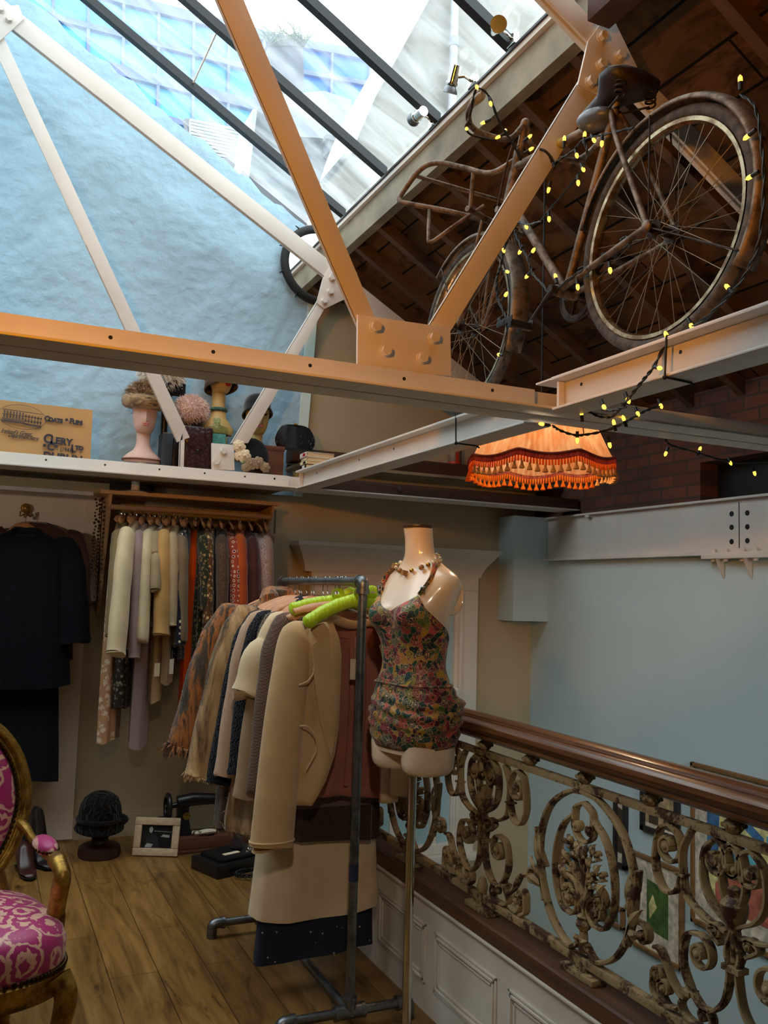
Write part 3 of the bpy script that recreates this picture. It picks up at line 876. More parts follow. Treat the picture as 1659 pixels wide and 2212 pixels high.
prof = [(-.020, 1.046), (-.034, 1.054), (-.043, 1.060), (-.043, 1.067), (-.040, 1.070), (-.050, 1.078), (-.058, 1.090), (-.057, 1.104), (-.047, 1.114), (-.036, 1.118), (-.035, 1.122), (-.028, 1.1225), (-.026, 1.128), (-.012, 1.134), (.012, 1.134), (.026, 1.128), (.028, 1.1225), (.035, 1.122), (.036, 1.118), (.047, 1.114), (.057, 1.104), (.058, 1.090), (.050, 1.078), (.040, 1.070), (.043, 1.067), (.043, 1.060), (.034, 1.054), (.020, 1.046)]
hr.loft([[(IX + a, y, z) for a, z in prof] for y in (-1.2, YB - .01)])
o = hr.build('handrail', M['mahogany'], angle=28)
tag(o, 'polished moulded mahogany handrail along the top of the ironwork', 'handrail')

bal = thing('iron_balustrade', 'flaking cream cast iron balustrade of scrolls and lyres over the stairwell', 'balustrade', (IX, 2.2, .468))
MB().bx(IX - .012, IX + .012, -1.0, YB - .02, ZT - .011, ZT + .011).build('top_rail', M['iron'], bal, bevel=.003)
MB().bx(IX - .014, IX + .014, -1.0, YB - .02, ZB2 - .012, ZB2 + .012).build('bottom_rail', M['iron'], bal, bevel=.003)
def spiral(c, r0, r1, a0, turns, n=34):
    """scroll from radius r0 winding in to r1 about c=(y,z)"""
    out = []
    for k in range(n + 1):
        t = k / n; a = a0 + turns * 2 * PI * t; r = lerp(r0, r1, t ** .8)
        out.append((c[0] + r * math.cos(a), c[1] + r * math.sin(a)))
    return out
def strip(mb, pts, w=.026, t=.010, taper=True):
    """flat iron bar following 2D (y,z) points"""
    n = len(pts)
    P = [Vector((IX, p[0], p[1])) for p in pts]
    rs = [1.0] * n
    if taper:
        for k in range(min(4, n)): rs[n - 1 - k] = .75 + .06 * k
    rings = []
    for i in range(n):
        tt = (P[min(i + 1, n - 1)] - P[max(i - 1, 0)]).normalized()
        N = Vector((1, 0, 0)); B = tt.cross(N).normalized()
        rings.append([P[i] + N * (a * w / 2) + B * (b * t / 2 * rs[i]) for a, b in ((-1, -.6), (-.7, -1), (.7, -1), (1, -.6), (1, .6), (.7, 1), (-.7, 1), (-1, .6))])
    mb.loft(rings)
    return mb
def scroll(mb, path, c, r0, turns, sgn=1, eye=.016, w=.026, t=.010):
    """smooth path that ends in a spiral round c"""
    e = Vector((path[-1][0], path[-1][1], 0)); cc = Vector((c[0], c[1], 0))
    a0 = math.atan2(e.y - cc.y, e.x - cc.x); r = (e - cc).length
    sp = []
    n = int(26 * abs(turns)) + 6
    for k in range(1, n + 1):
        tt = k / n; a = a0 + sgn * turns * 2 * PI * tt; rr = lerp(r, eye, tt ** .85)
        sp.append((c[0] + rr * math.cos(a), c[1] + rr * math.sin(a)))
    base = [(p.x, p.y) for p in spline([(q[0], q[1], 0) for q in path], 7)] if len(path) > 2 else list(path)
    strip(mb, base + sp, w, t)
    mb.cyl((IX - w * .62, c[0], c[1]), (IX + w * .62, c[0], c[1]), eye * .95, 12)
    mb.ball((IX - w * .62, c[0], c[1]), (.006, eye * .6, eye * .6), 8, 5)
def leaf(mb, base, tip, wd=.018, curl=.012):
    b, t = Vector((IX, *base)), Vector((IX, *tip)); d = t - b; q = Vector((1, 0, 0)).cross(d).normalized()
    rings = []
    for k in range(7):
        u = k / 6; w_ = wd * math.sin(PI * (u * .85 + .12)) ; x_ = -curl * math.sin(u * PI * .9) * 1.2
        c = b + d * u + Vector((x_ - .004, 0, 0)) + q * (.25 * wd * math.sin(u * 4))
        rings.append([c + q * w_, c + Vector((-.006, 0, 0)), c - q * w_, c + Vector((.006, 0, 0))])
    mb.loft(rings)
def collar(mb, y, z, w=.034, h=.016):
    mb.box((IX, y, z), (.034, w, h))
def tie(mb, pts, **k): strip(mb, [(p.x, p.y) for p in spline([(a, b, 0) for a, b in pts], 8)], taper=False, **k)
HALF = .565 / 2
def circle_unit(yc):
    """oval frame with the flower spray"""
    zc = .765
    def m2(f):
        for s in (1, -1): f(s)
    def Y(s, dy): return yc + s * dy
    ov = MB()
    for s in (1, -1):
        pts = [(Y(s, .0), .985), (Y(s, .075), .972), (Y(s, .165), .915), (Y(s, .212), .83), (Y(s, .222), .75), (Y(s, .20), .66), (Y(s, .145), .575), (Y(s, .065), .532), (Y(s, .012), .56)]
        tie(ov, pts, t=.013, w=.026)
    ov.build('oval_frame', M['iron'], bal)
    inn = MB()
    for s in (1, -1):
        scroll(inn, [(Y(s, .045), .915), (Y(s, .10), .87), (Y(s, .135), .79), (Y(s, .135), .70), (Y(s, .10), .635), (Y(s, .055), .625)], (Y(s, .062), .668), .045, 1.25, s * -1 if False else (-1 if s > 0 else 1), .014)
        scroll(inn, [(Y(s, .01), .60), (Y(s, .012), .66), (Y(s, .03), .72), (Y(s, .07), .735)], (Y(s, .072), .70), .04, .9, -1 if s > 0 else 1, .010)
        # crest ring above
        scroll(inn, [(Y(s, 0), .955), (Y(s, .038), .935), (Y(s, .045), .895)], (Y(s, .030), .885), .02, .9, -1 if s > 0 else 1, .008)
        tie(inn, [(Y(s, .045), .90), (Y(s, .04), .865), (Y(s, .012), .845), (Y(s, 0), .845)], t=.008)
    inn.build('inner_scroll', M['iron'], bal)
    fl = MB()
    fl.tube([(IX, yc, .535), (IX, yc, .62)], [.016, .010], 8); fl.lathe([(.012, .595), (.021, .605), (.024, .615), (.018, .628), (.022, .634), (.014, .645)], (IX, yc, 0), 12)
    fl.tube([(IX, yc, .64), (IX, yc + .004, .72), (IX, yc, .80)], [.010, .007, .005], 6)
    rg = random.Random(9)
    for s in (1, -1):
        for a, (dy, z) in enumerate(((.035, .80), (.07, .79), (.085, .74), (.05, .84), (.02, .83))):
            fl.tube([(IX, yc, .66), (IX - .004, Y(s, dy * .45), .71 + .02 * a), (IX - .008, Y(s, dy), z)], [.006, .005, .004], 5)
            leaf(fl, (Y(s, dy * .8), z - .02), (Y(s, dy * 1.25), z + .012), .013)
            fl.ball((IX - .012, Y(s, dy), z), (.010, .011, .011), 8, 5)
        for (dy, z) in ((.05, .765), (.065, .825), (.03, .755), (.09, .775)):
            scroll(fl, [(Y(s, dy * .5), z - .03), (Y(s, dy + .006), z - .014)], (Y(s, dy), z), .014, .8, -1 if s > 0 else 1, .005, .018, .005)
        leaf(fl, (Y(s, .004), .57), (Y(s, .03), .575), .010)
    fl.ball((IX - .014, yc, .815), (.012, .022, .022), 8, 5)
    for k in range(7):
        a = k * 2 * PI / 7; leaf(fl, (yc + .008 * math.cos(a), .815 + .008 * math.sin(a)), (yc + .03 * math.cos(a), .815 + .03 * math.sin(a)), .009)
    fl.build('flower_spray', M['iron'], bal)
    for s in (1, -1):      # side sprays where units meet
        sp = MB()
        tie(sp, [(Y(s, .19), .72), (Y(s, .225), .77), (Y(s, .235), .83)], t=.009)
        for (dy, z, ty, tz) in ((.20, .70, .235, .80), (.20, .68, .26, .735), (.20, .66, .262, .675), (.205, .72, .21, .81)):
            leaf(sp, (Y(s, dy), z), (Y(s, ty), tz), .014)
        scroll(sp, [(Y(s, .19), .62), (Y(s, .215), .69), (Y(s, .25), .70)], (Y(s, .255), .672), .03, .9, -1 if s > 0 else 1, .010)
        sp.build('leaf_spray', M['iron'], bal)
def lyre_unit(yc):
    def Y(s, dy): return yc + s * dy
    l = MB()
    for s in (1, -1):
        # big lyre arm, bottom C, outer scroll at top
        tie(l, [(Y(s, 0), .80), (Y(s, .02), .74), (Y(s, .012), .70), (Y(s, .03), .62), (Y(s, .085), .575), (Y(s, .135), .60)], t=.010)
        scroll(l, [(Y(s, .135), .60), (Y(s, .165), .66), (Y(s, .15), .73), (Y(s, .105), .745)], (Y(s, .105), .70), .045, 1.15, 1 if s > 0 else -1, .015)
        scroll(l, [(Y(s, .135), .60), (Y(s, .17), .56), (Y(s, .15), .535), (Y(s, .10), .53)], (Y(s, .09), .560), .03, .9, -1 if s > 0 else 1, .011)
        scroll(l, [(Y(s, .01), .80), (Y(s, .065), .83), (Y(s, .095), .88), (Y(s, .09), .95), (Y(s, .055), .985)], (Y(s, .055), .935), .05, .0001 + 1.0, 1 if s > 0 else -1, .015)
        scroll(l, [(Y(s, .0), .83), (Y(s, .03), .87), (Y(s, .035), .93), (Y(s, .02), .975), (Y(s, 0), .983)], (Y(s, .012), .93), .03, .55, 1 if s > 0 else -1, .010)
        tie(l, [(Y(s, .02), .78), (Y(s, .09), .79), (Y(s, .15), .82), (Y(s, .165), .87)], t=.009)
        scroll(l, [(Y(s, .165), .87), (Y(s, .19), .82), (Y(s, .235), .815), (Y(s, .265), .87), (Y(s, .25), .955), (Y(s, .215), .98)], (Y(s, .215), .925), .045, 1.2, 1 if s > 0 else -1, .015)
        tie(l, [(Y(s, .135), .985), (Y(s, .165), .93), (Y(s, .165), .86)], t=.009)
        scroll(l, [(Y(s, .04), .745), (Y(s, .075), .77), (Y(s, .06), .785)], (Y(s, .05), .772), .014, .7, 1 if s > 0 else -1, .008)
        scroll(l, [(Y(s, .18), .54), (Y(s, .22), .535), (Y(s, .245), .56)], (Y(s, .225), .572), .02, .9, 1 if s > 0 else -1, .010)
        scroll(l, [(Y(s, .24), .53), (Y(s, .27), .55), (Y(s, .27), .59)], (Y(s, .25), .595), .02, .9, 1 if s > 0 else -1, .012)
        tie(l, [(Y(s, .16), .57), (Y(s, .20), .60), (Y(s, .24), .655), (Y(s, .265), .66)], t=.009)
        collar(l, Y(s, .145), .595, .03, .012)
        l.box((IX, Y(s, .17), .868), (.03, .03, .006))
    collar(l, yc, .705, .052, .013)
    l.build('lyre_scroll', M['iron'], bal)
    u = MB()
    u.lathe([(.010, .72), (.012, .79), (.020, .80), (.030, .825), (.033, .85), (.022, .862), (.016, .868), (.016, .885), (.004, .892)], (IX, yc, 0), 12)
    u.build('urn', M['iron'], bal); u = MB()
    u.lathe([(.004, .50), (.016, .515), (.02, .55), (.012, .575), (.004, .58)], (IX, yc, 0), 10)
    u.build('boss', M['iron'], bal)
yk = 2.168
for k in (-2, -1, 0, 1, 2):
    circle_unit(yk + 1.13 * k)
for k in (-2, -1, 0, 1, 2):
    lyre_unit(yk + .565 + 1.13 * k)
kn = MB()
y_ = yk - .2825 * 9
while y_ < YB - .1:
    m = MB(); m.lathe([(.010, 1.010), (.016, 1.013), (.023, 1.022), (.025, 1.030), (.021, 1.039), (.012, 1.044), (.010, 1.0465)], (IX, y_, 0), 10)
    for a in range(8):
        m.ball((IX + .025 * math.cos(a * PI / 4), y_ + .025 * math.sin(a * PI / 4), 1.029), .006, 6, 4)
    m.build('knob', M['iron'], bal)
    y_ += .2825
y_ = yk - .565 * 4
while y_ < YB - .2:
    m = MB().bx(IX - .013, IX + .013, y_ - .022, y_ + .022, .484, ZB2)
    m.bx(IX - .028, IX + .026, y_ - .075, y_ + .075, .469, .486)
    for s in (-1, 1): m.ball((IX - .012, y_ + s * .048, .487), (.009, .011, .005), 8, 5)
    m.build('foot', M['iron'], bal, bevel=.003)
    y_ += .565
# ------------------------------------------------------------------ hangers and garments
def frame(pos, ang):
    return Matrix.Translation(Vector(pos)) @ Matrix.Rotation(ang, 4, 'Z')
def hanger(pos, ang, label, w=.2, group=None, rail_r=.017, mat=None, padded=None, drop=.075, rise=.07, th=1.0):
    """pos = rail centre; wire hook over the rail, shaped arms below"""
    root = thing('coat_hanger', label, 'hanger', pos, group)
    T = frame(pos, ang)
    hk = MB(); r = rail_r + .004
    pts = [(0, r * math.cos(a), r * math.sin(a)) for a in [math.radians(x) for x in range(200, -61, -20)]]
    pts += [(0, .012, -.04), (0, 0, -drop + .01), (0, 0, -drop - .005)]
    hk.tube(spline(pts, 3), .0019, 6)
    hk.move(T).build('hook', M['wire'], root)
    ar = MB()
    pts = [(w * u, 0, -drop - .012 - .075 * abs(u) ** 1.7 * (w / .2) * rise / .07) for u in [k / 8 for k in range(-8, 9)]]
    if padded:
        rs = [.026 + .002 * math.sin(k * 2.3) for k in range(17)]; rs[0] = rs[-1] = .017
        P = spline(pts, 5); n = len(P)
        R = [.026 + .0009 * math.sin(k * 1.7) + .0008 * math.sin(k * .6) for k in range(n)]
        R[0] = R[-1] = .010; R[1] = R[-2] = .021
        ar.tube(P, R, 14)
        ar.move(T).build('padded_arm', padded, root)
        bw = MB()
        for s in (-1, 1):
            bw.tube(spline([(0, -.02, -drop + .012), (s * .022, -.034, -drop + .034), (s * .046, -.032, -drop + .026), (s * .042, -.03, -drop + .006), (0, -.024, -drop + .008)], 5), .010, 6, flat=(1.2, .28))
        bw.ball((0, -.028, -drop + .010), (.010, .009, .010), 8, 6)
        bw.move(T).build('bow', padded, root)
    else:
        ar.tube(pts, [(.014 if abs(k - 8) > 6 else .019) * th for k in range(17)], 8, flat=(.38, 1))
        ar.move(T).build('arm', mat or M['hanger_wood'], root)
    return root
def garment(name, label, cat, pos, ang, mat, w=.2, L=.9, sl=None, splay=.07, depth=.055, flare=.03, folds=.012, nf=7, neck=.06, drop=.105, slope=.075, waist=.0, group=None,
            collar=None, cuff=None, fur=None, sleeve_r=.062, sleeve_end=.052, lean=0.0, fwd=0.0, seed=0, hem=None, straps=False, rail_r=.017, sleeves=(-1, 1), sub=0, bend=0.0):
    root = thing(name, label, cat, (pos[0], pos[1], pos[2] - drop - .02), group)
    T = frame(pos, ang); rg = random.Random(seed + 77)
    ph = [rg.uniform(0, 6) for _ in range(5)]
    n = 32
    z0 = -drop + .004
    zt = [0, .012, .03, .055, .085, .12, .17, .23, .30, .38, .47, .56, .66, .77, .88, .97, 1.0]
    zs = [z * .0 + (z0 - z if z <= .17 else z0 - .17 - (L - .17) * (z - .17) / .83) for z in zt]
    rings = []
    for z, u in zip(zs, zt):
        d = z0 - z
        if straps:
            ww = .03 if d < .02 else (.045 if d < .1 else lerp(.045, w * .8, min(1, (d - .1) / .12)))
        elif d < slope: ww = lerp(neck, w, (d / slope) ** .75)
        else: ww = w * (1 - waist * math.exp(-((d - .38) / .13) ** 2)) + flare * max(0, (d - .2) / max(L - .2, .01))
        dd = lerp(.030, depth, min(1, d / .16)) * (1 + .35 * flare * d)
        k = min(1, max(0, (d - .1) / .35)) ; ring = []
        ox = lean * max(0, d - .1); oy = fwd * max(0, d - .1) - bend * math.sin(min(1, d / L) * PI)
        for j in range(n):
            th = 2 * PI * j / n
            c, s_ = math.cos(th), math.sin(th)
            e = .75
            x = ww * math.copysign(abs(c) ** e, c); y = dd * math.copysign(abs(s_) ** e, s_)
            f = folds * k * (math.sin(nf * th + ph[0] + d * 1.2) * .7 + .5 * math.sin((nf + 4) * th + ph[1]) + .4 * math.sin(3 * th + ph[2] + d * 4))
            y += f * (1 if s_ >= 0 else -1) * (abs(s_) ** .4); x += f * .6 * c
            zz = z + (.012 * math.sin(2 * th + ph[3]) * (u > .9))
            if d < slope * .9 and not straps: zz += .012 * (s_ > .3) * (1 - d / slope)
            ring.append(Vector((x + ox, y + oy, zz)))
        rings.append(ring)
    b = MB().loft(rings)
    if fur: b.fur(*fur[:2], seed=seed, **(fur[2] if len(fur) > 2 else {}))
    body = b.move(T).build('body', mat, root, angle=75, fix=not fur)
    if sl:
        for s in sleeves:
            sm = MB()
            sx = splay * (1 if s < 0 else .8)
            pts = [(s * (w - .055), 0, z0 - slope * .62), (s * (w - .008), -.004, z0 - slope - .018), (s * (w + .012 + sx * .25), -.012, z0 - slope - .11), (s * (w + .01 + sx * .6), -.02, z0 - slope - sl * .5), (s * (w + .005 + sx), -.03, z0 - slope - sl * .97), (s * (w + .005 + sx * 1.03), -.03, z0 - slope - sl)]
            P = spline(pts, 5); m = len(P)
            R = []
            for i in range(m):
                t = i / (m - 1)
                r = lerp(.03, sleeve_r, min(1, t / .16)) if t < .16 else lerp(sleeve_r, sleeve_end, (t - .16) / .84)
                R.append(r * (1 + .035 * math.sin(i * 1.3 + ph[4]) * (t > .25)))
            R[-1] *= .88
            sm.tube(P, R, 18, up=(0, -1, 0.05), flat=(1.0, .62), cap=not fur)
            # pull the end cap inward so the cuff reads as an opening
            if fur: sm.fur(*fur[:2], seed=seed + 3 + s, **(fur[2] if len(fur) > 2 else {}))
            sv = sm.move(T).build('sleeve', mat, root, angle=75, fix=not fur)
            if cuff:
                cm = MB(); e = Vector(pts[-1]); p0 = Vector(pts[-2]) + Vector((0, 0, .06))
                cm.tube([p0, e + Vector((0, 0, -.004))], [sleeve_end * 1.1, sleeve_end * 1.08], 18, up=(0, -1, .05), flat=(1, .62))
                if len(cuff) > 1: cm.fur(*cuff[1][:2], seed=seed + 9)
                cm.move(T).build('cuff', cuff[0], sv, fix=len(cuff) < 2)
    if collar:
        cm = MB(); kind, cmat = collar[0], collar[1]
        r = {'roll': .020, 'stand': .016, 'fur': .045, 'wide': .03}[kind]
        pts = [(neck * 1.05 * math.cos(a), -.01 + .036 * math.sin(a), z0 - .012 - .012 * (math.sin(a) < 0) + (.015 if math.sin(a) > 0 else -.02)) for a in [2 * PI * k / 18 for k in range(18)]]
        cm.tube(pts, r, 8, closed=True, flat=(1, 1.3), up=(0, 0, 1))
        if kind == 'fur': cm.fur(.03, 1500, seed=seed)
        cm.move(T).build('collar', cmat, root, fix=kind != 'fur')
    if hem:
        hm = MB(); rr = []
        for q in (.90, 1.0, 1.012):
            src = rings[-3] if q < .95 else rings[-1]
            rr.append([Vector((p.x * 1.03, p.y * 1.06, p.z - (0 if q < 1 else hem[1] * (q > 1)))) for p in src])
        hm.loft(rr)
        if len(hem) > 2: hm.fur(*hem[2][:2], seed=seed + 5)
        hm.move(T).build('hem', hem[0], root, fix=len(hem) < 3)
    return root
def swing_tag(top, drop, size, label, mat=None, ang=0.0):
    t = thing('price_tag', label, 'tag', top)
    MB().tube([top, Vector(top) + Vector((0, -.002, -drop))], .0008, 4).build('thread', M['white_plastic'], t)
    c = Vector(top) + Vector((0, -.004, -drop - size[1] / 2))
    MB().box(c, (size[0], .0015, size[1]), rotz(ang)).build('card', mat or M['card'], t, smooth=False)
    return t
M['card'] = plain('tag_card', hexc(226, 206, 170), .8, vary=.04)
M['camel'] = cloth('camel_wool', hexc(204, 168, 124), sheen=.35)
M['rose_lining'] = cloth('rose_lining', hexc(164, 104, 88), sheen=.1, rough=.6)
M['cream_wool'] = cloth('cream_wool', hexc(222, 196, 158), sheen=.3)
M['hound'] = cloth('brown_houndstooth', hexc(122, 98, 84), kind='check', s=170, col2=hexc(70, 52, 46))
M['astrakhan'] = cloth('black_astrakhan', hexc(24, 26, 34), kind='curl', s=28, col2=hexc(34, 37, 48), rough=.75, sheen=.1)
M['brown_astrakhan'] = cloth('brown_astrakhan', hexc(112, 92, 70), kind='curl', s=34, col2=hexc(150, 128, 100), rough=.7)
M['fox'] = furm('fox_fur', [(.3, hexc(44, 36, 30)), (.46, hexc(96, 78, 60)), (.55, hexc(196, 120, 60)), (.62, hexc(70, 58, 48)), (.8, hexc(120, 102, 80))], 3, (6, 6, .4))
M['mink'] = furm('tan_fur', [(.36, hexc(74, 50, 30)), (.46, hexc(186, 144, 96)), (.6, hexc(226, 186, 134)), (.72, hexc(120, 84, 50))], 4.0, (3.2, 3.2, .3))
M['pinkfur'] = furm('pinkish_lamb', [(.3, hexc(190, 150, 120)), (.7, hexc(222, 186, 156))], 8)
M['greyfur'] = furm('long_hem_fur', [(.3, hexc(110, 88, 66)), (.5, hexc(186, 154, 116)), (.75, hexc(210, 182, 144))], 12, (3, 3, .5))
M['lime'] = None
def lime_mat():
    n = NT('lime_satin'); n.color(hexc(186, 222, 26)); v = n.co((40, 4, 4)); n.bump(n.noise(v, 4, 3), .5, .01)
    return n.set(rough=.32, sheen=.2)
M['lime'] = lime_mat()
M['taupe'] = cloth('taupe_wool', hexc(160, 134, 104))
M['darktweed'] = cloth('dark_brown_tweed', hexc(52, 38, 28), kind='tweed', s=160, col2=hexc(72, 52, 36))
M['red_lining'] = cloth('dull_red_lining', hexc(98, 34, 28))
n_ = NT('navy_dots'); v_ = n_.co()
vo_ = n_.n('ShaderNodeTexVoronoi'); vo_.inputs['Scale'].default_value = 26; n_.l(v_, vo_.inputs['Vector'])
n_.color(n_.ramp(vo_.outputs['Distance'], [(0, hexc(196, 180, 170)), (.1, hexc(30, 36, 54)), (1, hexc(22, 27, 42))], 'CONSTANT')); M['navydots'] = n_.set(rough=.9)

# ---- the pipe rack
RX, RZ, RY0, RY1 = 1.30, 1.588, 3.04, 4.02
rack = thing('garment_rack', 'galvanised pipe clothes rack on floor feet, loaded with coats', 'clothes rack', (RX, 3.5, 0))
P = M['pipe']
MB().cyl((RX, RY0, RZ), (RX, RY1, RZ), .0165, 18).build('top_bar', P, rack)
for y, nm in ((RY0, 'near'), (RY1, 'far')):
    m = MB().cyl((RX, y, .06), (RX, y, RZ), .0165, 18)
    o = m.build('post', P, rack)
    e = MB()
    e.tube(spline([(RX, y + (.03 if y == RY0 else -.03), RZ), (RX, y + (.008 if y == RY0 else -.008), RZ), (RX, y, RZ - .008), (RX, y, RZ - .03)], 4), .022, 16)
    e.cyl((RX, y, RZ - .046), (RX, y, RZ - .028), .025, 16).cyl((RX, y + (.028 if y == RY0 else -.028), RZ), (RX, y + (.044 if y == RY0 else -.044), RZ), .025, 16)
    e.build('elbow', P, o)
    f = MB().cyl((RX - .24, y, .06), (RX + .22, y, .06), .0165, 16); ft = f.build('foot_bar', P, rack)
    t = MB().cyl((RX - .045, y, .06), (RX + .045, y, .06), .024, 16).cyl((RX, y, .05), (RX, y, .105), .024, 16)
    for s in (-1, 1): t.cyl((RX + s * .045, y, .06), (RX + s * .058, y, .06), .027, 16)
    t.cyl((RX, y, .10), (RX, y, .112), .027, 16); t.build('tee_fitting', P, ft)
    for s in (-.24, .22):
        e = MB().tube(spline([(RX + s * .88, y, .06), (RX + s, y, .06), (RX + s * 1.06, y, .05), (RX + s * 1.07, y, .02), (RX + s * 1.07, y, .002)], 4), .0225, 14)
        e.cyl((RX + s * .84, y, .06), (RX + s * .9, y, .06), .026, 14); e.build('foot_elbow', P, ft)
MB().cyl((RX, RY0, .06), (RX, RY1, .06), .0165, 18).build('bottom_bar', P, rack)
tape = at(772, 1885, 'y', RY0 - .01).z
MB().cyl((RX, RY0, tape - .03), (RX, RY0, tape + .03), .0172, 18).build('blue_tape', plain('blue_tape', hexc(24, 34, 66), .6), rack)

G = 'coats on the pipe rack'
HL = 'wooden hanger among the hooks along the pipe rack'
def rack_h(y, ang=.0, label=None, **k): return hanger((RX, y, RZ), ang, label or HL, group=None if label else 'wooden hangers on the pipe rack', drop=.062, **k)
for y, a in ((3.997, .05), (3.905, -.04), (3.808, .0), (3.748, .05), (3.719, -.03), (3.653, .02), (3.588, -.05), (3.561, .03), (3.448, .04), (3.397, .0), (3.308, .02), (3.277, -.04), (3.261, .05)):
    rack_h(y, a)
garment('fur_coat', 'shaggy orange and dark fox fur coat, furthest along the pipe rack', 'coat', (RX - .03, 3.92, RZ), .05, M['fox'], w=.235, L=.98, sl=.56, splay=.17, depth=.085, group=G, sleeve_r=.085, sleeve_end=.085, fur=(.042, 11000, dict(width=.0036, down=.5)), seed=1, folds=.006, drop=.09, collar=('fur', M['fox']))
garment('fur_coat', 'tan striped fur coat with wide sleeves on the pipe rack, beside the fox fur', 'coat', (RX, 3.80, RZ), -.02, M['mink'], w=.215, L=.86, sl=.66, splay=.16, depth=.08, group=G, sleeve_r=.088, sleeve_end=.082, fur=(.022, 11000, dict(width=.003, down=.6)), seed=2, folds=.006, drop=.095, flare=.05)
garment('black_jacket', 'curly black jacket squeezed between the tan fur and the pinkish lambskin coat', 'jacket', (RX, 3.73, RZ), .02, M['astrakhan'], w=.205, L=.62, sl=.66, splay=.13, depth=.045, group=G, seed=3)
garment('lambskin_coat', 'pinkish lambskin coat with a long fur hem on the pipe rack', 'coat', (RX - .01, 3.66, RZ), 0, M['pinkfur'], w=.21, L=.88, sl=.62, splay=.10, depth=.06, group=G, sleeve_r=.06, seed=4, hem=(M['greyfur'], .05, (.05, 3200)), fur=(.008, 3500, dict(width=.0015)), flare=.09)
garment('astrakhan_coat', 'curly black astrakhan coat hanging in the middle of the pipe rack', 'coat', (RX, 3.575, RZ), .0, M['astrakhan'], w=.205, L=.78, sl=.60, splay=.07, depth=.06, group=G, sleeve_r=.07, sleeve_end=.066, seed=5, collar=('wide', M['astrakhan']))
garment('astrakhan_jacket', 'curly brown astrakhan jacket beside the black astrakhan coat', 'jacket', (RX, 3.48, RZ), .0, M['brown_astrakhan'], w=.20, L=.6, sl=.42, splay=.05, depth=.055, group=G, sleeve_r=.066, seed=6, collar=('roll', M['brown_astrakhan']))
garment('cape_coat', 'cream coat with short bell sleeves behind the houndstooth jacket', 'coat', (RX, 3.43, RZ), .0, M['cream_wool'], w=.195, L=.80, sl=.27, splay=.10, depth=.05, group=G, sleeve_r=.07, sleeve_end=.085, seed=7)
garment('tweed_coat', 'brown houndstooth coat just behind the camel coat, its dark hem below it', 'coat', (RX, 3.35, RZ), .0, M['hound'], w=.20, L=.88, sl=.62, splay=.07, depth=.045, group=G, sleeve_r=.064, seed=8, hem=(M['darktweed'], .03), flare=.02)
garment('long_coat', 'long cream coat reaching almost to the floor behind the near rack post', 'coat', (RX, 3.405, RZ), .0, M['cream_wool'], w=.19, L=1.20, depth=.062, flare=.08, folds=.010, nf=5, group=G, seed=9)
dd = garment('long_dress', 'navy dotted dress with a dull red lining, lowest hem under the rack', 'dress', (RX, 3.415, RZ), .0, M['navydots'], w=.18, L=1.36, depth=.05, flare=.068, folds=.010, nf=5, group=G, seed=10)
rl = MB().loft([[Vector((RX + .21 * math.cos(a), 3.43 + .045 * math.sin(a), z)) for a in [2 * PI * k / 24 for k in range(24)]] for z in (.30, .135 + .0)])
rl.build('lining', M['red_lining'], dd)
garment('taupe_coat', 'taupe coat whose right sleeve pokes out beside the iron balustrade', 'coat', (RX, 3.43, RZ), .0, M['taupe'], w=.20, L=.84, sl=.66, splay=.10, depth=.045, group=G, seed=12, sleeve_r=.06, flare=.05)

# ---- the camel coat in front, hanging open
cc = thing('camel_coat', 'open camel wool coat with rose lining, nearest coat on the pipe rack', 'coat', (RX, 3.17, RZ - .1), G)
yc, z0 = 3.19, RZ - .125
def coat_rings(inset=0.0, full=False):
    rings = []
    for d in (0, .02, .045, .075, .10, .15, .22, .32, .42, .52, .62, .68, .70):
        ww = lerp(.075, .205, min(1, d / .085) ** .8) if d < .085 else .205 + .075 * max(0, d - .25) - .02 * math.exp(-((d - .36) / .1) ** 2)
        dp = lerp(.035, .066, min(1, d / .16))
        ring = []
        nn = 40
        # opening: front edges at xl..xr relative to the coat axis
        xl = lerp(-.075, -.042, min(1, d / .12)) - .012 * (d > .5) - max(0, d - .56) * .6
        xr = .145
        a0 = PI + math.acos(max(-1, min(1, -xr / ww)))      # right edge angle on the front (y<0)
        th_r = -math.acos(max(-1, min(1, xr / ww)))
        th_l = -math.acos(max(-1, min(1, xl / ww))) 
        # go from right front edge round the back to the left front edge
        A, B = th_r, th_l + 2 * PI
        for j in range(nn):
            th = lerp(A, B, j / (nn - 1))
            k = min(1, d / .3)
            f = .007 * k * (math.sin(9 * th + d * 2) + .6 * math.sin(14 * th))
            r = 1 - inset
            ring.append(Vector((RX + (ww - inset) * math.cos(th), yc + (dp - inset * .6 + f) * math.sin(th), z0 - d + (.010 * math.sin(th) if d < .05 else 0) - (.02 * max(0, math.cos(th)) if d > .6 else 0))))
        rings.append(ring)
    return rings
MB().loft(coat_rings(), closed=False, cap=False).build('body', M['camel'], cc, angle=75, solid=.004)
MB().loft(coat_rings(.008), closed=False, cap=False).build('lining', M['rose_lining'], cc, angle=75, solid=.002)
lm = MB(); xx = RX + .07
for k, x in enumerate((.04, .075, .11)):
    lm.tube(spline([(RX + x, yc + .044, z0 - .12), (RX + x + .005, yc + .036, z0 - .35), (RX + x, yc + .05, z0 - .66)], 5), .009, 6, flat=(1, .6))
lm.tube(spline([(RX - .03, yc + .046, z0 - .088), (RX + .06, yc + .05, z0 - .095), (RX + .15, yc + .04, z0 - .085)], 5), .004, 6)
lm.build('lining_pleats', M['rose_lining'], cc)
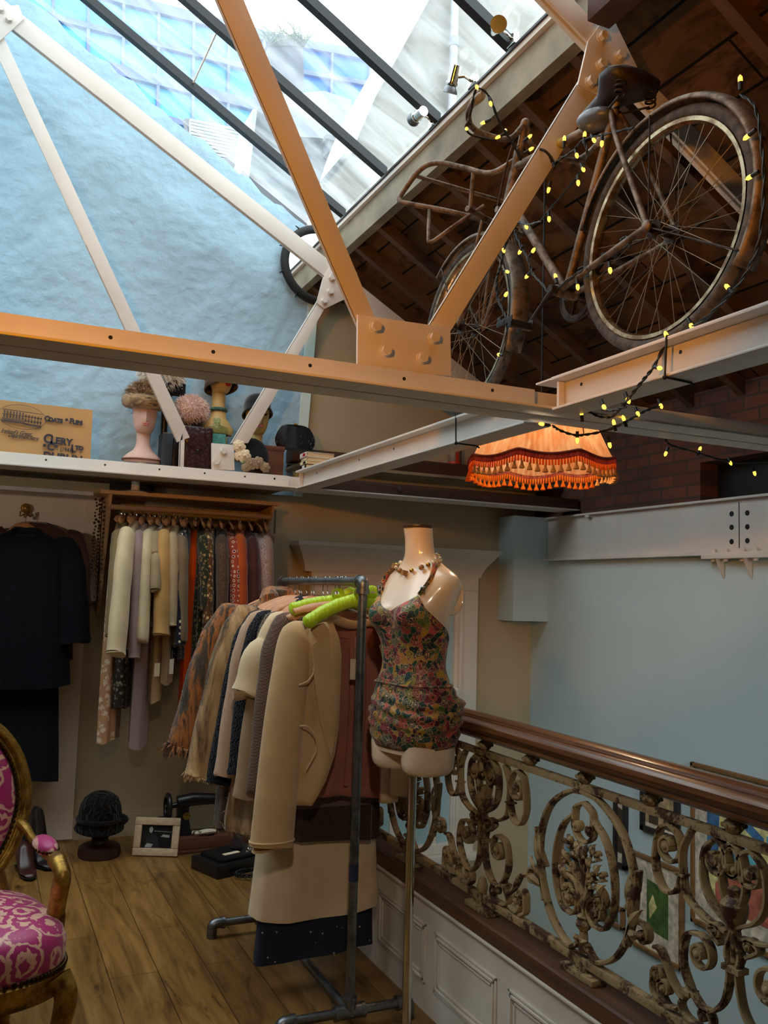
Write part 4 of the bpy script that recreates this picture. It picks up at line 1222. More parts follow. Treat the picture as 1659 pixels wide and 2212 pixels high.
for s in (-1, 1):
    sm = MB()
    pts = [(RX + s * .16, yc, z0 - .055), (RX + s * .203, yc - .006, z0 - .10), (RX + s * .225, yc - .02, z0 - .22), (RX + s * .25, yc - .03, z0 - .44), (RX + s * (.275 if s < 0 else .24), yc - .035, z0 - (.80 if s < 0 else .66)), (RX + s * (.276 if s < 0 else .24), yc - .035, z0 - (.825 if s < 0 else .68))]
    Pp = spline(pts, 6); m = len(Pp)
    R = [lerp(.035, .068, min(1, i / 5)) if i < 5 else lerp(.068, .085 if s < 0 else .058, (i - 5) / (m - 6)) for i in range(m)]; R[-1] *= .93
    sm.tube(Pp, R, 22, up=(0, -1, .05), flat=(1, .6))
    sv = sm.build('sleeve', M['camel'], cc, angle=75)
    if s > 0:
        MB().tube([Vector(pts[-2]) + Vector((0, 0, .075)), Vector(pts[-1]) - Vector((0, 0, .004))], [.062, .063], 18, up=(0, -1, .05), flat=(1, .62)).build('cuff', M['camel'], sv)
    else:
        e = Vector(pts[-1]); MB().tube([(e.x + .083 * math.cos(a), e.y + .05 * math.sin(a), e.z + .008) for a in [2 * PI * k / 20 for k in range(20)]], .004, 6, closed=True).build('cuff_seam', M['camel'], sv)
# lapel and collar
def px3(px, py, y): return at(px, py, 'y', y)
yl = yc - .075
lp = MB().prism([px3(*q, yl) for q in ((671, 1362), (676, 1352), (700, 1345), (712, 1362), (716, 1480), (722, 1600), (716, 1640), (692, 1560), (679, 1460), (674, 1392), (686, 1384))], (0, .006, 0))
lp.build('lapel', M['camel'], cc, bevel=.0025)
cm = MB().tube(spline([px3(655, 1352, yl + .01), px3(690, 1338, yl - .0), px3(712, 1335, yl + .03), px3(760, 1350, yl + .09), px3(800, 1345, yl + .08), px3(818, 1352, yl + .03)], 6), .016, 8, flat=(1.3, .6))
cm.build('collar', M['camel'], cc)
pk = MB()
pk.tube(spline([px3(646, 1480, yl - .006), px3(664, 1472, yl - .01), px3(677, 1455, yl - .01), px3(678, 1440, yl - .008)], 6), .003, 6)
pk.tube(spline([px3(648, 1568, yl - .006), px3(664, 1570, yl - .012), px3(680, 1590, yl - .012), px3(684, 1620, yl - .012), px3(672, 1645, yl - .01), px3(662, 1662, yl - .008)], 6), .0028, 6)
pk.build('pocket_seam', M['camel'], cc)
MB().prism([px3(*q, yc + .02) for q in ((696, 1340), (707, 1338), (708, 1350), (698, 1352))], (0, .004, 0)).build('shoulder_label', M['black'], cc)
swing_tag(px3(768, 1375, yc - .02), .085, (.040, .078), 'blank buff price tag on a thread inside the open camel coat')
hanger((RX, 3.225, RZ), .03, 'plain wooden hanger between the two lime padded hangers', w=.205, rise=.03)
h1 = hanger((RX, 3.26, RZ), .02, 'lime green satin padded hanger, back one of the pair on the rack', w=.21, padded=M['lime'], rise=.035, drop=.066)
h2 = hanger((RX + .03, 3.12, RZ), .10, 'lime green satin padded hanger with a bow, front one by the near post', w=.235, padded=M['lime'], rise=.075, drop=.058)
# ------------------------------------------------------------------ wall shelf with hanging rail, beads, clothes
zr = 2.012; yr = 5.50
wr = thing('clothes_rail_shelf', 'pine wall shelf with slanted ends and a wooden clothes rail under it', 'wall shelf', (1.2, 5.6, 2.1))
sL, sR = at(217, 1057, 'y', 5.46), at(605, 1086, 'y', 5.46)
MB().bx(sL.x, sR.x, 5.46, YB - .002, sL.z - .022, sL.z).build('shelf_board', M['shelf_wood'], wr, bevel=.002)
zs = sL.z - .022
for x in (.685, 1.70):
    MB().prism([(x - .011, 5.475, zs), (x - .011, YB - .002, zs), (x - .011, YB - .002, zs - .72), (x - .011, 5.74, zs - .72), (x - .011, 5.49, zs - .05)] if x < 1 else [(x - .011, 5.475, zs), (x - .011, YB - .002, zs), (x - .011, YB - .002, zs - .3), (x - .011, 5.52, zs - .07)], (.02, 0, 0)).build('end_panel', M['shelf_wood'], wr, bevel=.002)
MB().cyl((.69, yr, zr), (1.695, yr, zr), .0165, 14).build('rail', M['shelf_wood'], wr)
# bead necklaces hung on the left end
for k, (dx, L, c) in enumerate(((0, .60, hexc(140, 116, 84)), (-.03, .46, hexc(110, 90, 70)))):
    m = MB(); x = .655 + dx; rg = random.Random(k)
    for q in range(46):
        a = q / 45
        m.ball((x + (.012 if q % 2 else -.012) + rg.uniform(-.006, .006), 5.60 - .05 * k + rg.uniform(-.01, .01), zs - .03 - L * a), rg.uniform(.006, .0095), 6, 5)
    o = m.build('bead_necklace', metal('old_beads_%d' % k, c, .3, .5))
    tag(o, ['long string of brown and gold beads hung at the left end of the wall shelf', 'shorter string of dark beads hung beside the white board'][k], 'necklace')
m = MB()
for q in range(14): m.tube([(1.718 + .006 * math.cos(t), 5.50 + (0.006 if q % 2 else 0) * math.cos(t), zs - .03 - q * .011 + .008 * math.sin(t)) for t in [2 * PI * k / 8 for k in range(8)]], .0016, 5, closed=True)
tag(m.build('chain', M['black'], smooth=True), 'short black chain hanging at the right end of the wall shelf', 'chain')

C = lambda n, c, **k: cloth(n, c, **k)
W = [  # x, label, kind, material, options; all hang edge-on, near shoulder swung out
 (.757, 'peach lace sleeveless dress with pale flowers, first on the wall rail', 'dress', C('peach_lace', hexc(196, 148, 108), kind='floral', s=22, col2=hexc(226, 200, 170), col3=hexc(232, 214, 192)), dict(L=1.27, w=.15, straps=True, depth=.04, flare=.06)),
 (.775, 'olive tan jacket next to the peach lace dress on the wall rail', 'jacket', C('olive_tan', hexc(134, 112, 76)), dict(L=.62, sl=.56, splay=.10, collar='roll', flare=.02)),
 (.81, 'dark patterned dress with a beaded neckline between the olive jacket and cream coat', 'dress', C('dark_pattern', hexc(52, 46, 40), kind='floral', s=40, col2=hexc(130, 116, 96), col3=hexc(160, 150, 130)), dict(L=1.06, w=.16, straps=True, depth=.04)),
 (.845, 'cream wool jacket with a wide sleeve, biggest sleeve on the wall rail', 'jacket', C('cream_coating', hexc(222, 198, 156)), dict(L=.70, sl=.66, splay=.13, sleeve_r=.08, sleeve_end=.082, collar='roll', w=.205)),
 (.89, 'mauve checked jacket with small buttons at its cuff', 'jacket', C('mauve_check', hexc(172, 146, 138), kind='check', s=210, col2=hexc(140, 116, 112)), dict(L=.72, sl=.68, splay=.04, collar='roll', buttons=True)),
 (.925, 'lilac grey pleated skirt suit reaching lowest on the wall rail', 'dress', C('lilac_pleat', hexc(160, 134, 128), kind='check', s=160, col2=hexc(140, 114, 110)), dict(L=1.28, w=.13, depth=.05, flare=.05)),
 (.955, 'ivory blouse with a white rosette at the collar', 'blouse', C('ivory_silk', hexc(214, 192, 152), rough=.5), dict(L=.66, sl=.60, splay=.06, rosette=True)),
 (.985, 'grey beige cardigan beside the ivory blouse', 'cardigan', C('grey_beige', hexc(168, 146, 112)), dict(L=.6, sl=.3, splay=.03)),
 (1.01, 'long sand coloured dress behind the hanging price tags', 'dress', C('sand_dress', hexc(188, 156, 112)), dict(L=1.02, sl=.32, w=.15, splay=.02, flare=.02)),
 (1.045, 'golden tan jacket with a wide three quarter sleeve', 'jacket', C('golden_tan', hexc(198, 154, 92)), dict(L=.66, sl=.56, splay=.03, sleeve_r=.075, sleeve_end=.08)),
 (1.08, 'pale stone coat between the golden tan jacket and the taupe coat', 'coat', C('stone', hexc(184, 158, 122)), dict(L=.92, sl=.5, splay=.02, collar='roll')),
 (1.115, 'taupe coat just left of the navy chain print dress', 'coat', C('taupe_coating', hexc(128, 106, 80)), dict(L=.70, sl=.58, splay=.02, collar='roll')),
 (1.15, 'navy dress printed with cream chain links', 'dress', C('chain_print', hexc(28, 28, 40), kind='rings', s=26, col2=hexc(206, 190, 150), col3=hexc(50, 62, 128)), dict(L=.80, sl=.62, splay=.03, sleeve_r=.05)),
 (1.205, 'bright orange sleeveless dress on the wall rail', 'dress', C('bright_orange', hexc(226, 82, 14)), dict(L=1.06, w=.15, straps=True, depth=.045, flare=.05)),
 (1.245, 'dark green printed dress right of the orange dress', 'dress', C('green_print', hexc(44, 46, 30), kind='floral', s=45, col2=hexc(126, 104, 62), col3=hexc(160, 130, 80)), dict(L=.98, sl=.4, splay=.01)),
 (1.30, 'gold and brown printed dress, shiny, in the right half of the wall rail', 'dress', C('gold_print', hexc(92, 58, 30), kind='floral', s=36, col2=hexc(186, 140, 84), col3=hexc(220, 190, 140), rough=.5), dict(L=.9, sl=.5, splay=.03, sleeve_r=.05)),
 (1.365, 'brown tweed jacket with a long sleeve beside the gold printed dress', 'jacket', C('brown_tweed', hexc(96, 74, 54), kind='tweed', s=120, col2=hexc(70, 52, 40)), dict(L=.66, sl=.66, splay=.07, collar='roll', sleeve_r=.066)),
 (1.42, 'red, white and navy ring patterned dress on the wall rail', 'dress', C('ring_print', hexc(150, 62, 38), kind='rings', s=34, col2=hexc(214, 200, 180), col3=hexc(52, 46, 80)), dict(L=.92, sl=.55, splay=.05, sleeve_r=.065)),
 (1.49, 'rust orange jacket near the right end of the wall rail', 'jacket', C('rust_orange', hexc(170, 74, 24)), dict(L=.62, sl=.5, splay=.03, sleeve_r=.07, sleeve_end=.07)),
 (1.55, 'dark maroon dress between the rust jacket and the speckled coat', 'dress', C('maroon', hexc(74, 38, 32)), dict(L=.8, sl=.45, splay=.02)),
 (1.60, 'pale speckled tweed coat, second from the right on the wall rail', 'coat', C('speckled', hexc(176, 150, 140), kind='tweed', s=140, col2=hexc(124, 100, 100)), dict(L=.7, sl=.5, splay=.02)),
 (1.655, 'dusty mauve coat at the right end of the wall rail', 'coat', C('dusty_mauve', hexc(150, 116, 100)), dict(L=.75, sl=.5, splay=.02, collar='roll')),
]
GW = 'clothes on the wall rail'
for k, (x, lab, kind, mt, o) in enumerate(W):
    o = dict(o); col = o.pop('collar', None); ros = o.pop('rosette', None); btn = o.pop('buttons', None)
    ang = math.radians(-110 + 12 * (x - .7) + (k % 3 - 1) * 5)
    ang = ang + PI                     # left sleeve (s = -1) comes to the front
    hanger((x, yr, zr), ang, 'small wooden hanger on the crowded wall rail', w=o.get('w', .19) * .75, group='wooden hangers on the wall rail', rail_r=.0165, drop=.045, rise=.05)
    if col: o['collar'] = (col, mt)
    o.setdefault('w', .185); o.setdefault('depth', .034); o.setdefault('folds', .009)
    if o.get('sl'): o['splay'] = o.get('splay', .05) + (.05 if x < 1.0 else .03)
    g = garment({'dress': 'hanging_dress', 'jacket': 'hanging_jacket', 'coat': 'hanging_coat', 'blouse': 'hanging_blouse', 'cardigan': 'hanging_cardigan'}[kind], lab, kind, (x, yr, zr), ang, mt, group=GW, seed=20 + k, drop=.105 + .01 * (k % 3), **o)
    T = frame((x, yr, zr), ang)
    if ros:
        m = MB(); rg = random.Random(4)
        for q in range(16):
            a = q * 2.4; r = .007 + .0026 * q
            m.ball((-.05 + r * math.cos(a) * .8, -.045 - .012 * (q % 3 == 0), -.125 + r * math.sin(a)), (.016, .010, .014), 8, 5)
        m.move(T).build('rosette', M['white_plastic'], g)
    if btn:
        m = MB()
        for q in range(3): m.ball((-.225, -.075, -.145 - .60 + q * .022), (.006, .004, .006), 8, 5)
        m.move(T).build('cuff_buttons', M['white_plastic'], g)
M['tag_white'] = plain('white_card', hexc(224, 214, 196), .8, vary=.03)
swing_tag(at(372, 1405, 'y', 5.25), .05, (.030, .085), 'white price tag with handwriting below the golden tan jacket', M['tag_white'], .5)
swing_tag(at(340, 1425, 'y', 5.25), .02, (.036, .075), 'buff price tag left of the white one on the wall rail clothes', M['card'], .4)
# ------------------------------------------------------------------ dress form in a printed playsuit
MC = Vector((1.432, 2.85, 0)); MF = Vector((-.972, -.235, 0)).normalized(); ML = Vector((-MF.y, MF.x, 0)) * 1.0   # forward, lateral
if ML.y > 0: ML = -ML                                                                    # lateral axis toward the near side
MT = [  # z, cf, front, back, half width
 (.985, .0, .108, .118, .154), (1.04, .004, .112, .126, .164), (1.10, .004, .114, .128, .166), (1.17, .004, .108, .112, .154), (1.24, .004, .098, .088, .136), (1.30, .004, .092, .076, .120),
 (1.36, .002, .098, .076, .126), (1.42, .0, .112, .088, .142), (1.455, .0, .128, .097, .150), (1.49, .0, .128, .104, .156), (1.53, -.004, .105, .112, .164), (1.57, -.008, .086, .116, .174), (1.605, -.012, .070, .112, .166), (1.635, -.014, .058, .092, .124), (1.66, -.012, .052, .060, .082), (1.69, -.006, .049, .052, .055), (1.74, .0, .047, .049, .050), (1.785, .006, .049, .049, .052)]
def torso_pt(z, th, off=0.0):
    cf, a, bk, b = interp(MT, z)
    c, s = math.cos(th), math.sin(th)
    e = .88
    A = a if c >= 0 else bk
    f = (A + off) * math.copysign(abs(c) ** e, c); l = (b + off) * math.copysign(abs(s) ** e, s)
    bust = math.exp(-((z - 1.465) / .052) ** 2)
    f += bust * .030 * (math.exp(-((abs(th if th < PI else th - 2 * PI) - .62) / .38) ** 2)) - bust * .018 * math.exp(-((th if th < PI else th - 2 * PI) / .22) ** 2)
    return MC + MF * (cf + f) + ML * l + Vector((0, 0, z))
dm = thing('dress_mannequin', 'cream headless dress mannequin on a chrome pole, wearing the printed playsuit', 'mannequin', (MC.x, MC.y, 0))
body = MB()
zs_ = [lerp(1.0, 1.785, k / 46) for k in range(47)]
TH = [2 * PI * j / 44 for j in range(44)]
body.loft([[torso_pt(z, t) for t in TH] for z in zs_])
for s in (1, -1):
    rings = []
    for z, r, lo in ((1.08, .086, .082), (1.02, .088, .084), (.97, .086, .083), (.95, .082, .082), (.935, .072, .081), (.931, .05, .081)):
        rings.append([MC + MF * (.004 + r * 1.16 * math.cos(t)) + ML * (s * lo + r * .95 * math.sin(t)) + Vector((0, 0, z)) for t in [2 * PI * j / 28 for j in range(28)]])
    body.loft(rings)
    # arm stump
    c0 = MC + MF * -.03 + ML * (s * .112); d = (ML * s + Vector((0, 0, -.62))).normalized()
    rings = []
    for u, r in ((0, .060), (.026, .063), (.044, .061), (.050, .056), (.052, .050), (.045, .045), (.045, .004)):
        c = c0 + d * u + Vector((0, 0, 1.568))
        rings.append([c + MF * (r * .95 * math.cos(t)) + Vector((0, 0, r * 1.15 * math.sin(t))) for t in [2 * PI * j / 20 for j in range(20)]])
    body.loft(rings)
body.build('body', M['skin_cream'], dm, angle=60)
MB().lathe([(.053, 1.783), (.055, 1.788), (.054, 1.794), (.0, 1.795)], (MC.x + MF.x * .006, MC.y + MF.y * .006, 0), 28).build('neck_cap', plain('dark_neck_cap', hexc(70, 48, 32), .4), dm)
st = MB().cyl((MC.x, MC.y, .012), (MC.x, MC.y, .945), .0155, 20); st.build('pole', M['chrome'], dm)
MB().lathe([(.0, .0), (.15, .0), (.152, .006), (.148, .012), (.03, .016), (.02, .03), (0, .03)], (MC.x, MC.y, 0), 36).build('base', M['chrome'], dm)
# playsuit
def print_mat():
    n = NT('bold_paisley_print'); v = n.co()
    dn = n.n('ShaderNodeTexNoise'); dn.inputs['Scale'].default_value = 18; n.l(v, dn.inputs['Vector'])
    wv = n.n('ShaderNodeVectorMath', operation='MULTIPLY_ADD'); n.l(dn.outputs['Color'], wv.inputs[0]); wv.inputs[1].default_value = (.06, .06, .06); n.l(v, wv.inputs[2])
    V = wv.outputs[0]
    vo = n.n('ShaderNodeTexVoronoi'); vo.inputs['Scale'].default_value = 46; n.l(V, vo.inputs['Vector'])
    ed = n.n('ShaderNodeTexVoronoi', feature='DISTANCE_TO_EDGE'); ed.inputs['Scale'].default_value = 46; n.l(V, ed.inputs['Vector'])
    hs = n.n('ShaderNodeSeparateColor'); n.l(vo.outputs['Color'], hs.inputs[0])
    base = n.ramp(hs.outputs[0], [(0, hexc(14, 52, 40)), (.2, hexc(140, 34, 46)), (.34, hexc(16, 18, 24)), (.48, hexc(22, 66, 48)), (.60, hexc(190, 136, 36)), (.68, hexc(30, 76, 56)), (.78, hexc(190, 80, 56)), (.86, hexc(84, 28, 40)), (.94, hexc(110, 118, 44))], 'CONSTANT')
    inner = n.ramp(hs.outputs[1], [(0, hexc(206, 160, 120)), (.25, hexc(20, 24, 28)), (.5, hexc(206, 84, 80)), (.7, hexc(24, 70, 54)), (.85, hexc(206, 160, 50))], 'CONSTANT')
    d = vo.outputs['Distance']
    rings_ = n.ramp(n.math('FRACT', n.math('MULTIPLY', d, 5.0)), [(0, (0, 0, 0, 1)), (.72, (0, 0, 0, 1)), (.76, (1, 1, 1, 1))])
    c = n.mix(rings_, base, inner)
    c = n.mix(n.ramp(d, [(.16, (1, 1, 1, 1)), (.19, (0, 0, 0, 1))]), c, inner)
    c = n.mix(n.ramp(ed.outputs['Distance'], [(.018, (1, 1, 1, 1)), (.03, (0, 0, 0, 1))]), c, hexc(190, 150, 104))
    v2 = n.n('ShaderNodeTexVoronoi'); v2.inputs['Scale'].default_value = 90; n.l(V, v2.inputs['Vector'])
    c = n.mix(n.ramp(n.math('ADD', v2.outputs['Distance'], n.math('MULTIPLY', n.noise(v, 9, 2), .8)), [(.42, (1, 1, 1, 1)), (.46, (0, 0, 0, 1))]), c, hexc(226, 190, 160))
    n.color(c); n.bump(n.noise(v, 300, 2), .15, .002)
    return n.set(rough=.6, sheen=.15)
M['print'] = print_mat()
ps = thing('printed_playsuit', 'halter neck playsuit in a bold red, green and yellow paisley print on the cream mannequin', 'playsuit', MC + Vector((0, 0, 1.2)))
def top_z(th):
    t = th if th < PI else th - 2 * PI; a = abs(t)
    if a < .62: return lerp(1.487, 1.545, (a / .62) ** 1.3)
    return lerp(1.545, 1.335, min(1, (a - .62) / 1.9) ** .95)
rows = 46; NN = 72
rings = []
for i in range(rows):
    u = i / (rows - 1); ring = []
    for j in range(NN):
        th = 2 * PI * j / NN; t = th if th < PI else th - 2 * PI
        z = lerp(1.028 - .012 * math.cos(th), top_z(th), u)
        g = max(0, 1 - abs(z - 1.14) / .13)                      # ruched hips
        side = .5 + .5 * math.cos(t - (1.2 if t > 0 else -1.2))
        off = .006 + g * .012 + g * .0065 * math.sin(z * 165 + 2.2 * math.sin(t * 2) + t * 1.5)
        off += .028 * max(0, 1 - abs(z - 1.17) / .07) * math.exp(-((abs(t) - 2.6) / .5) ** 2) * (1 + .3 * math.sin(z * 120))
        if u < .04: off -= .004
        ring.append(torso_pt(z, th, off))
    rings.append(ring)
MB().loft(rings, cap=False).build('bodice', M['print'], ps, angle=80, solid=.003)
sn = MB()
sn.tube([torso_pt(1.235, t, .016 - .004 * math.cos(t * 5)) for t in TH], .004, 6, closed=True)
sn.build('waist_seam', M['print'], ps)
for s in (1, -1):
    p0 = torso_pt(1.545, s * .62 % (2 * PI), .008); p1 = torso_pt(1.60, s * .75 % (2 * PI), .010); p2 = torso_pt(1.645, s * 1.15 % (2 * PI), .010); p3 = torso_pt(1.675, s * 1.9 % (2 * PI), .012); p4 = torso_pt(1.69, PI, .012)
    MB().tube(spline([p0, p1, p2, p3, p4], 8), .0085, 8, flat=(.35, 1.2), up=MF).build('halter_strap', M['print'], ps)
    b0 = torso_pt(1.562, s * .65 % (2 * PI), .016)
    R = [b0 + ML * (.014 * math.cos(t)) + Vector((0, 0, .014 * math.sin(t))) for t in [PI / 4 + PI / 2 * k for k in range(4)]]
    MB().tube(R, .0025, 6, closed=True).build('buckle', M['chrome'], ps)
nk = thing('bead_necklace', 'necklace of clear, gold and floral beads round the neck of the dress mannequin', 'necklace', MC + Vector((0, 0, 1.66)))
bm_ = [clear_glass('crystal_bead', (.9, .94, .94, 1)), metal('gold_bead', hexc(190, 150, 70), .3), plain('floral_bead', hexc(150, 110, 60), .3, vary=.6, scale=160), plain('pearl_bead', hexc(226, 214, 190), .2)]
rg = random.Random(8)
for k in range(34):
    th = 2 * PI * k / 34; t = th if th < PI else th - 2 * PI
    z = lerp(1.622, 1.70, (abs(t) / PI) ** .8)
    r = .0105 if abs(t) < .9 and k % 3 == 0 else rg.uniform(.006, .0085)
    p = torso_pt(z, th, r + .004)
    m = MB().ball(p, r, 10, 7) if k % 2 else MB().box(p, (r * 1.7, r * 1.7, r * 1.7), Matrix.Rotation(rg.uniform(0, 1), 3, (1, 1, 0)))
    m.build('bead', bm_[2 if r > .01 else (0, 1, 0, 3)[k % 4]], nk)
# ------------------------------------------------------------------ things standing on the loft boards behind the far truss
LZ = 2.206
def head_mesh(mb, c, s=1.0, yaw=0.0, nl=0.0, bust=None):
    """display head: c = chin-level centre; faces -Y before yaw"""
    R = Matrix.Rotation(yaw, 3, 'Z')
    def W(x, y, z): return Vector(c) + R @ Vector((x * s, y * s, z * s))
    rings = []
    rows = [(-.118, .008, .030, .026), (-.112, .0, .044, .045), (-.095, -.004, .055, .062), (-.07, -.004, .064, .078), (-.04, -.002, .070, .088), (-.01, 0, .074, .092), (.03, .002, .077, .096), (.07, .006, .074, .092), (.10, .008, .060, .075), (.118, .010, .035, .045), (.125, .01, .008, .01)]
    for z, cy, hx, hy in rows:
        ring = []
        for j in range(32):
            a = 2 * PI * j / 32; x = hx * math.sin(a); y = cy - hy * math.cos(a)
            fr = max(0, math.cos(a))
            ax = x
            if fr > .5:
                y -= .025 * math.exp(-(ax / .010) ** 2) * math.exp(-((z + .035) / .022) ** 2)          # nose
                y -= .008 * math.exp(-(ax / .008) ** 2) * math.exp(-((z + .012) / .02) ** 2)
                y += .013 * math.exp(-((abs(ax) - .03) / .014) ** 2) * math.exp(-((z - .005) / .014) ** 2)  # eye sockets
                y -= .006 * math.exp(-((abs(ax)) / .018) ** 2) * math.exp(-((z + .073) / .012) ** 2)   # lips
                y -= .005 * math.exp(-(ax / .016) ** 2) * math.exp(-((z + .107) / .012) ** 2)
            ring.append(W(x, y, z))
        rings.append(ring)
    # resample rows for a smoother face
    fine = []
    for a, b in zip(rings, rings[1:]):
        for k in range(4): fine.append([p.lerp(q, k / 4) for p, q in zip(a, b)])
    fine.append(rings[-1])
    mb.loft(fine)
    n = [(-.06, .030, .046), (-.11, .022, .043), (-.16 - nl * .5, .018, .042), (-.20 - nl, .016, .048)]
    rr = []
    for z, cy, r in n: rr.append([W(r * math.sin(t), cy - r * math.cos(t) * 1.05, z) for t in [2 * PI * j / 24 for j in range(24)]])
    if bust:
        for z, hx, hy, cy in [(q[0] - nl, *q[1:]) for q in bust]: rr.append([W(hx * math.sin(t), cy - hy * math.cos(t), z) for t in [2 * PI * j / 24 for j in range(24)]])
    mb.loft(rr)
    return W
M['pink_head'] = plain('pale_pink_plaster', hexc(214, 176, 160), .6, vary=.05)
M['yellow_head'] = plain('aged_yellow_plaster', hexc(206, 172, 106), .5, vary=.08)
M['lips'] = plain('red_lips', hexc(168, 30, 40), .4, vary=.05)
M['rose_lips'] = plain('faded_lips', hexc(196, 110, 100), .5, vary=.05)
M['eye_dark'] = plain('painted_eye', hexc(40, 26, 20), .5)
def lips(W, mat, root):
    m = MB()
    for s in (-1, 1):
        m.ball(W(s * .009, -.094, -.068), (.011, .006, .006), 10, 6); m.ball(W(s * .006, -.094, -.078), (.011, .006, .006), 10, 6)
    m.build('lips', mat, root)
def eyes(W, root):
    m = MB()
    for s in (-1, 1):
        m.ball(W(s * .029, -.083, .003), (.014, .005, .005), 10, 6); m.ball(W(s * .031, -.085, .009), (.018, .004, .003), 10, 6)
    m.build('painted_eyes', M['eye_dark'], root)
def dome(mb, c, rx, ry, h, brim=0.0, yaw=0.0, tilt=0.0, drop=0.0):
    R = Matrix.Rotation(yaw, 3, 'Z') @ Matrix.Rotation(tilt, 3, 'X')
    rings = []
    pr = [(1.0 + brim, -drop), (1.0 + brim * .6, -drop * .6), (1.02, 0), (1.01, .15), (.98, .35), (.92, .58), (.78, .8), (.5, .95), (.2, 1.0), (.02, 1.005)]
    for r, z in pr:
        zz = z * h if z > 0 else z
        rings.append([Vector(c) + R @ Vector((rx * r * math.cos(t), ry * r * math.sin(t), zz)) for t in [2 * PI * j / 32 for j in range(32)]])
    mb.loft(rings, cap=False)
    return mb
# 1. pink head with fur hat
y_ = 5.52
c = at(313, 897, 'y', y_)
h1_ = thing('mannequin_head', 'pale pink mannequin head with a long neck under the brown fur hat', 'mannequin head', (c.x, c.y, LZ))
m = MB(); W = head_mesh(m, c, .98, math.radians(-4), bust=[(-.225, .062, .055, .016), (-.25, .095, .065, .014), (-.27, .115, .072, .012), (-.285, .118, .074, .012), (LZ + .004 - c.z if False else -.30, .112, .07, .012)])
m.build('head', M['pink_head'], h1_); lips(W, M['rose_lips'], h1_)
m = MB(); e = [W(.122 * math.sin(t), .012 - .076 * math.cos(t), -.285) for t in [2 * PI * j / 24 for j in range(24)]]; m.tube(e, .006, 6, closed=True); m.build('shoulder_trim', M['brown_wood'], h1_)
zb_ = c.z - .30 * .98
MB().lathe([(.10, LZ), (.10, LZ + .012), (.03, LZ + .016), (.028, zb_ + .01)], (c.x, c.y + .01, 0), 20).build('foot', M['white_plastic'], h1_)
M['brown_fur'] = furm('brown_banded_fur', [(.3, hexc(60, 48, 38)), (.42, hexc(186, 150, 104)), (.56, hexc(110, 88, 66)), (.7, hexc(216, 182, 132))], 9, (1, 1, 3.2))
m = MB(); m.tube([(c.x + .10 * math.cos(t), c.y + .006 + .112 * math.sin(t), c.z + .082 + .015 * math.sin(t)) for t in [2 * PI * j / 24 for j in range(24)]], .045, 12, closed=True)
dome(m, (c.x, c.y + .006, c.z + .09), .105, .115, .10); m.fur(.034, 5200, seed=2, width=.0022, down=.1)
tag(m.build('fur_hat', M['brown_fur'], fix=False), 'round banded brown fur hat worn by the pale pink mannequin head', 'hat')
# 2. white fur hat on black stand, half hidden by the near truss
c = at(350, 806, 'y', 5.60)
m = MB(); m.ball(c, (.125, .11, .11), 24, 14); m.fur(.045, 3600, seed=5, width=.0022, down=.15)
M['white_fur'] = furm('off_white_fur', [(.3, hexc(232, 222, 204)), (.6, hexc(250, 246, 236)), (.8, hexc(240, 230, 210))], 9)
tag(m.build('fur_hat', M['white_fur'], fix=False), 'off white fur hat on a tall black stand, half hidden behind the near truss', 'hat')
hs_ = thing('hat_stand', 'tall black hat stand holding up the off white fur hat', 'hat stand', (c.x + .03, c.y, LZ))
MB().lathe([(.07, LZ), (.07, LZ + .015), (.03, LZ + .03), (.022, LZ + .06), (.022, c.z - .17), (.05, c.z - .13), (.085, c.z - .06), (.08, c.z + .01)], (c.x + .03, c.y, 0), 20).build('stand', M['black'], hs_)
MB().box((c.x + .10, c.y - .03, c.z - .10), (.09, .04, .085), rotz(.3)).build('black_pad', M['black_cloth'], hs_, bevel=.01)
# 3. pink fur hat on a black block
c = at(412, 887, 'y', 5.55)
M['pink_fur'] = furm('powder_pink_fur', [(.3, hexc(236, 200, 184)), (.6, hexc(250, 222, 210)), (.8, hexc(242, 210, 194))], 9)
m = MB(); m.ball(c, (.098, .09, .082), 24, 14); m.fur(.03, 3600, seed=7, width=.002, down=.2, comb=(.6, 0, -.5))
tag(m.build('fur_hat', M['pink_fur'], fix=False), 'powder pink fur hat above the brown crocodile leather folder', 'hat')
b = MB().lathe([(.06, LZ), (.06, LZ + .02), (.03, LZ + .04), (.03, c.z - .14), (.06, c.z - .10), (.072, c.z - .05), (.05, c.z)], (c.x + .025, c.y + .01, 0), 20)
tag(b.build('hat_block', M['black'], ), 'black hat block under the powder pink fur hat', 'hat block')
# 4. yellow head, hat lost behind the near truss
c = at(478, 812, 'y', 5.6)
h3 = thing('mannequin_head', 'aged yellow mannequin head with deep red lips, painted curls and a green choker', 'mannequin head', (c.x, c.y, LZ))
m = MB(); W = head_mesh(m, c, 1.0, math.radians(16), nl=.05, bust=[(-.225, .055, .05, .016), (-.26, .085, .06, .014), (-.30, .11, .07, .012), (-.335, .10, .065, .012)])
m.build('head', M['yellow_head'], h3); lips(W, M['lips'], h3); eyes(W, h3)
m = MB().tube([W(.047 * math.sin(t), .017 - .049 * math.cos(t), -.225) for t in [2 * PI * j / 24 for j in range(24)]], .014, 8, closed=True); m.build('choker', cloth('green_choker', hexc(60, 92, 84), kind='floral', s=60, col2=hexc(110, 120, 96)), h3)
m = MB()
for s in (-1, 1): m.tube(spline([W(s * .06, -.08, .01), W(s * .07, -.085, -.035), W(s * .052, -.10, -.05), W(s * .046, -.10, -.03)], 5), .007, 6)
m.build('painted_curls', M['eye_dark'], h3)
MB().cyl((c.x, c.y + .01, LZ), (c.x, c.y + .01, c.z - .38), .06, 18).build('foot', M['brown_wood'], h3)
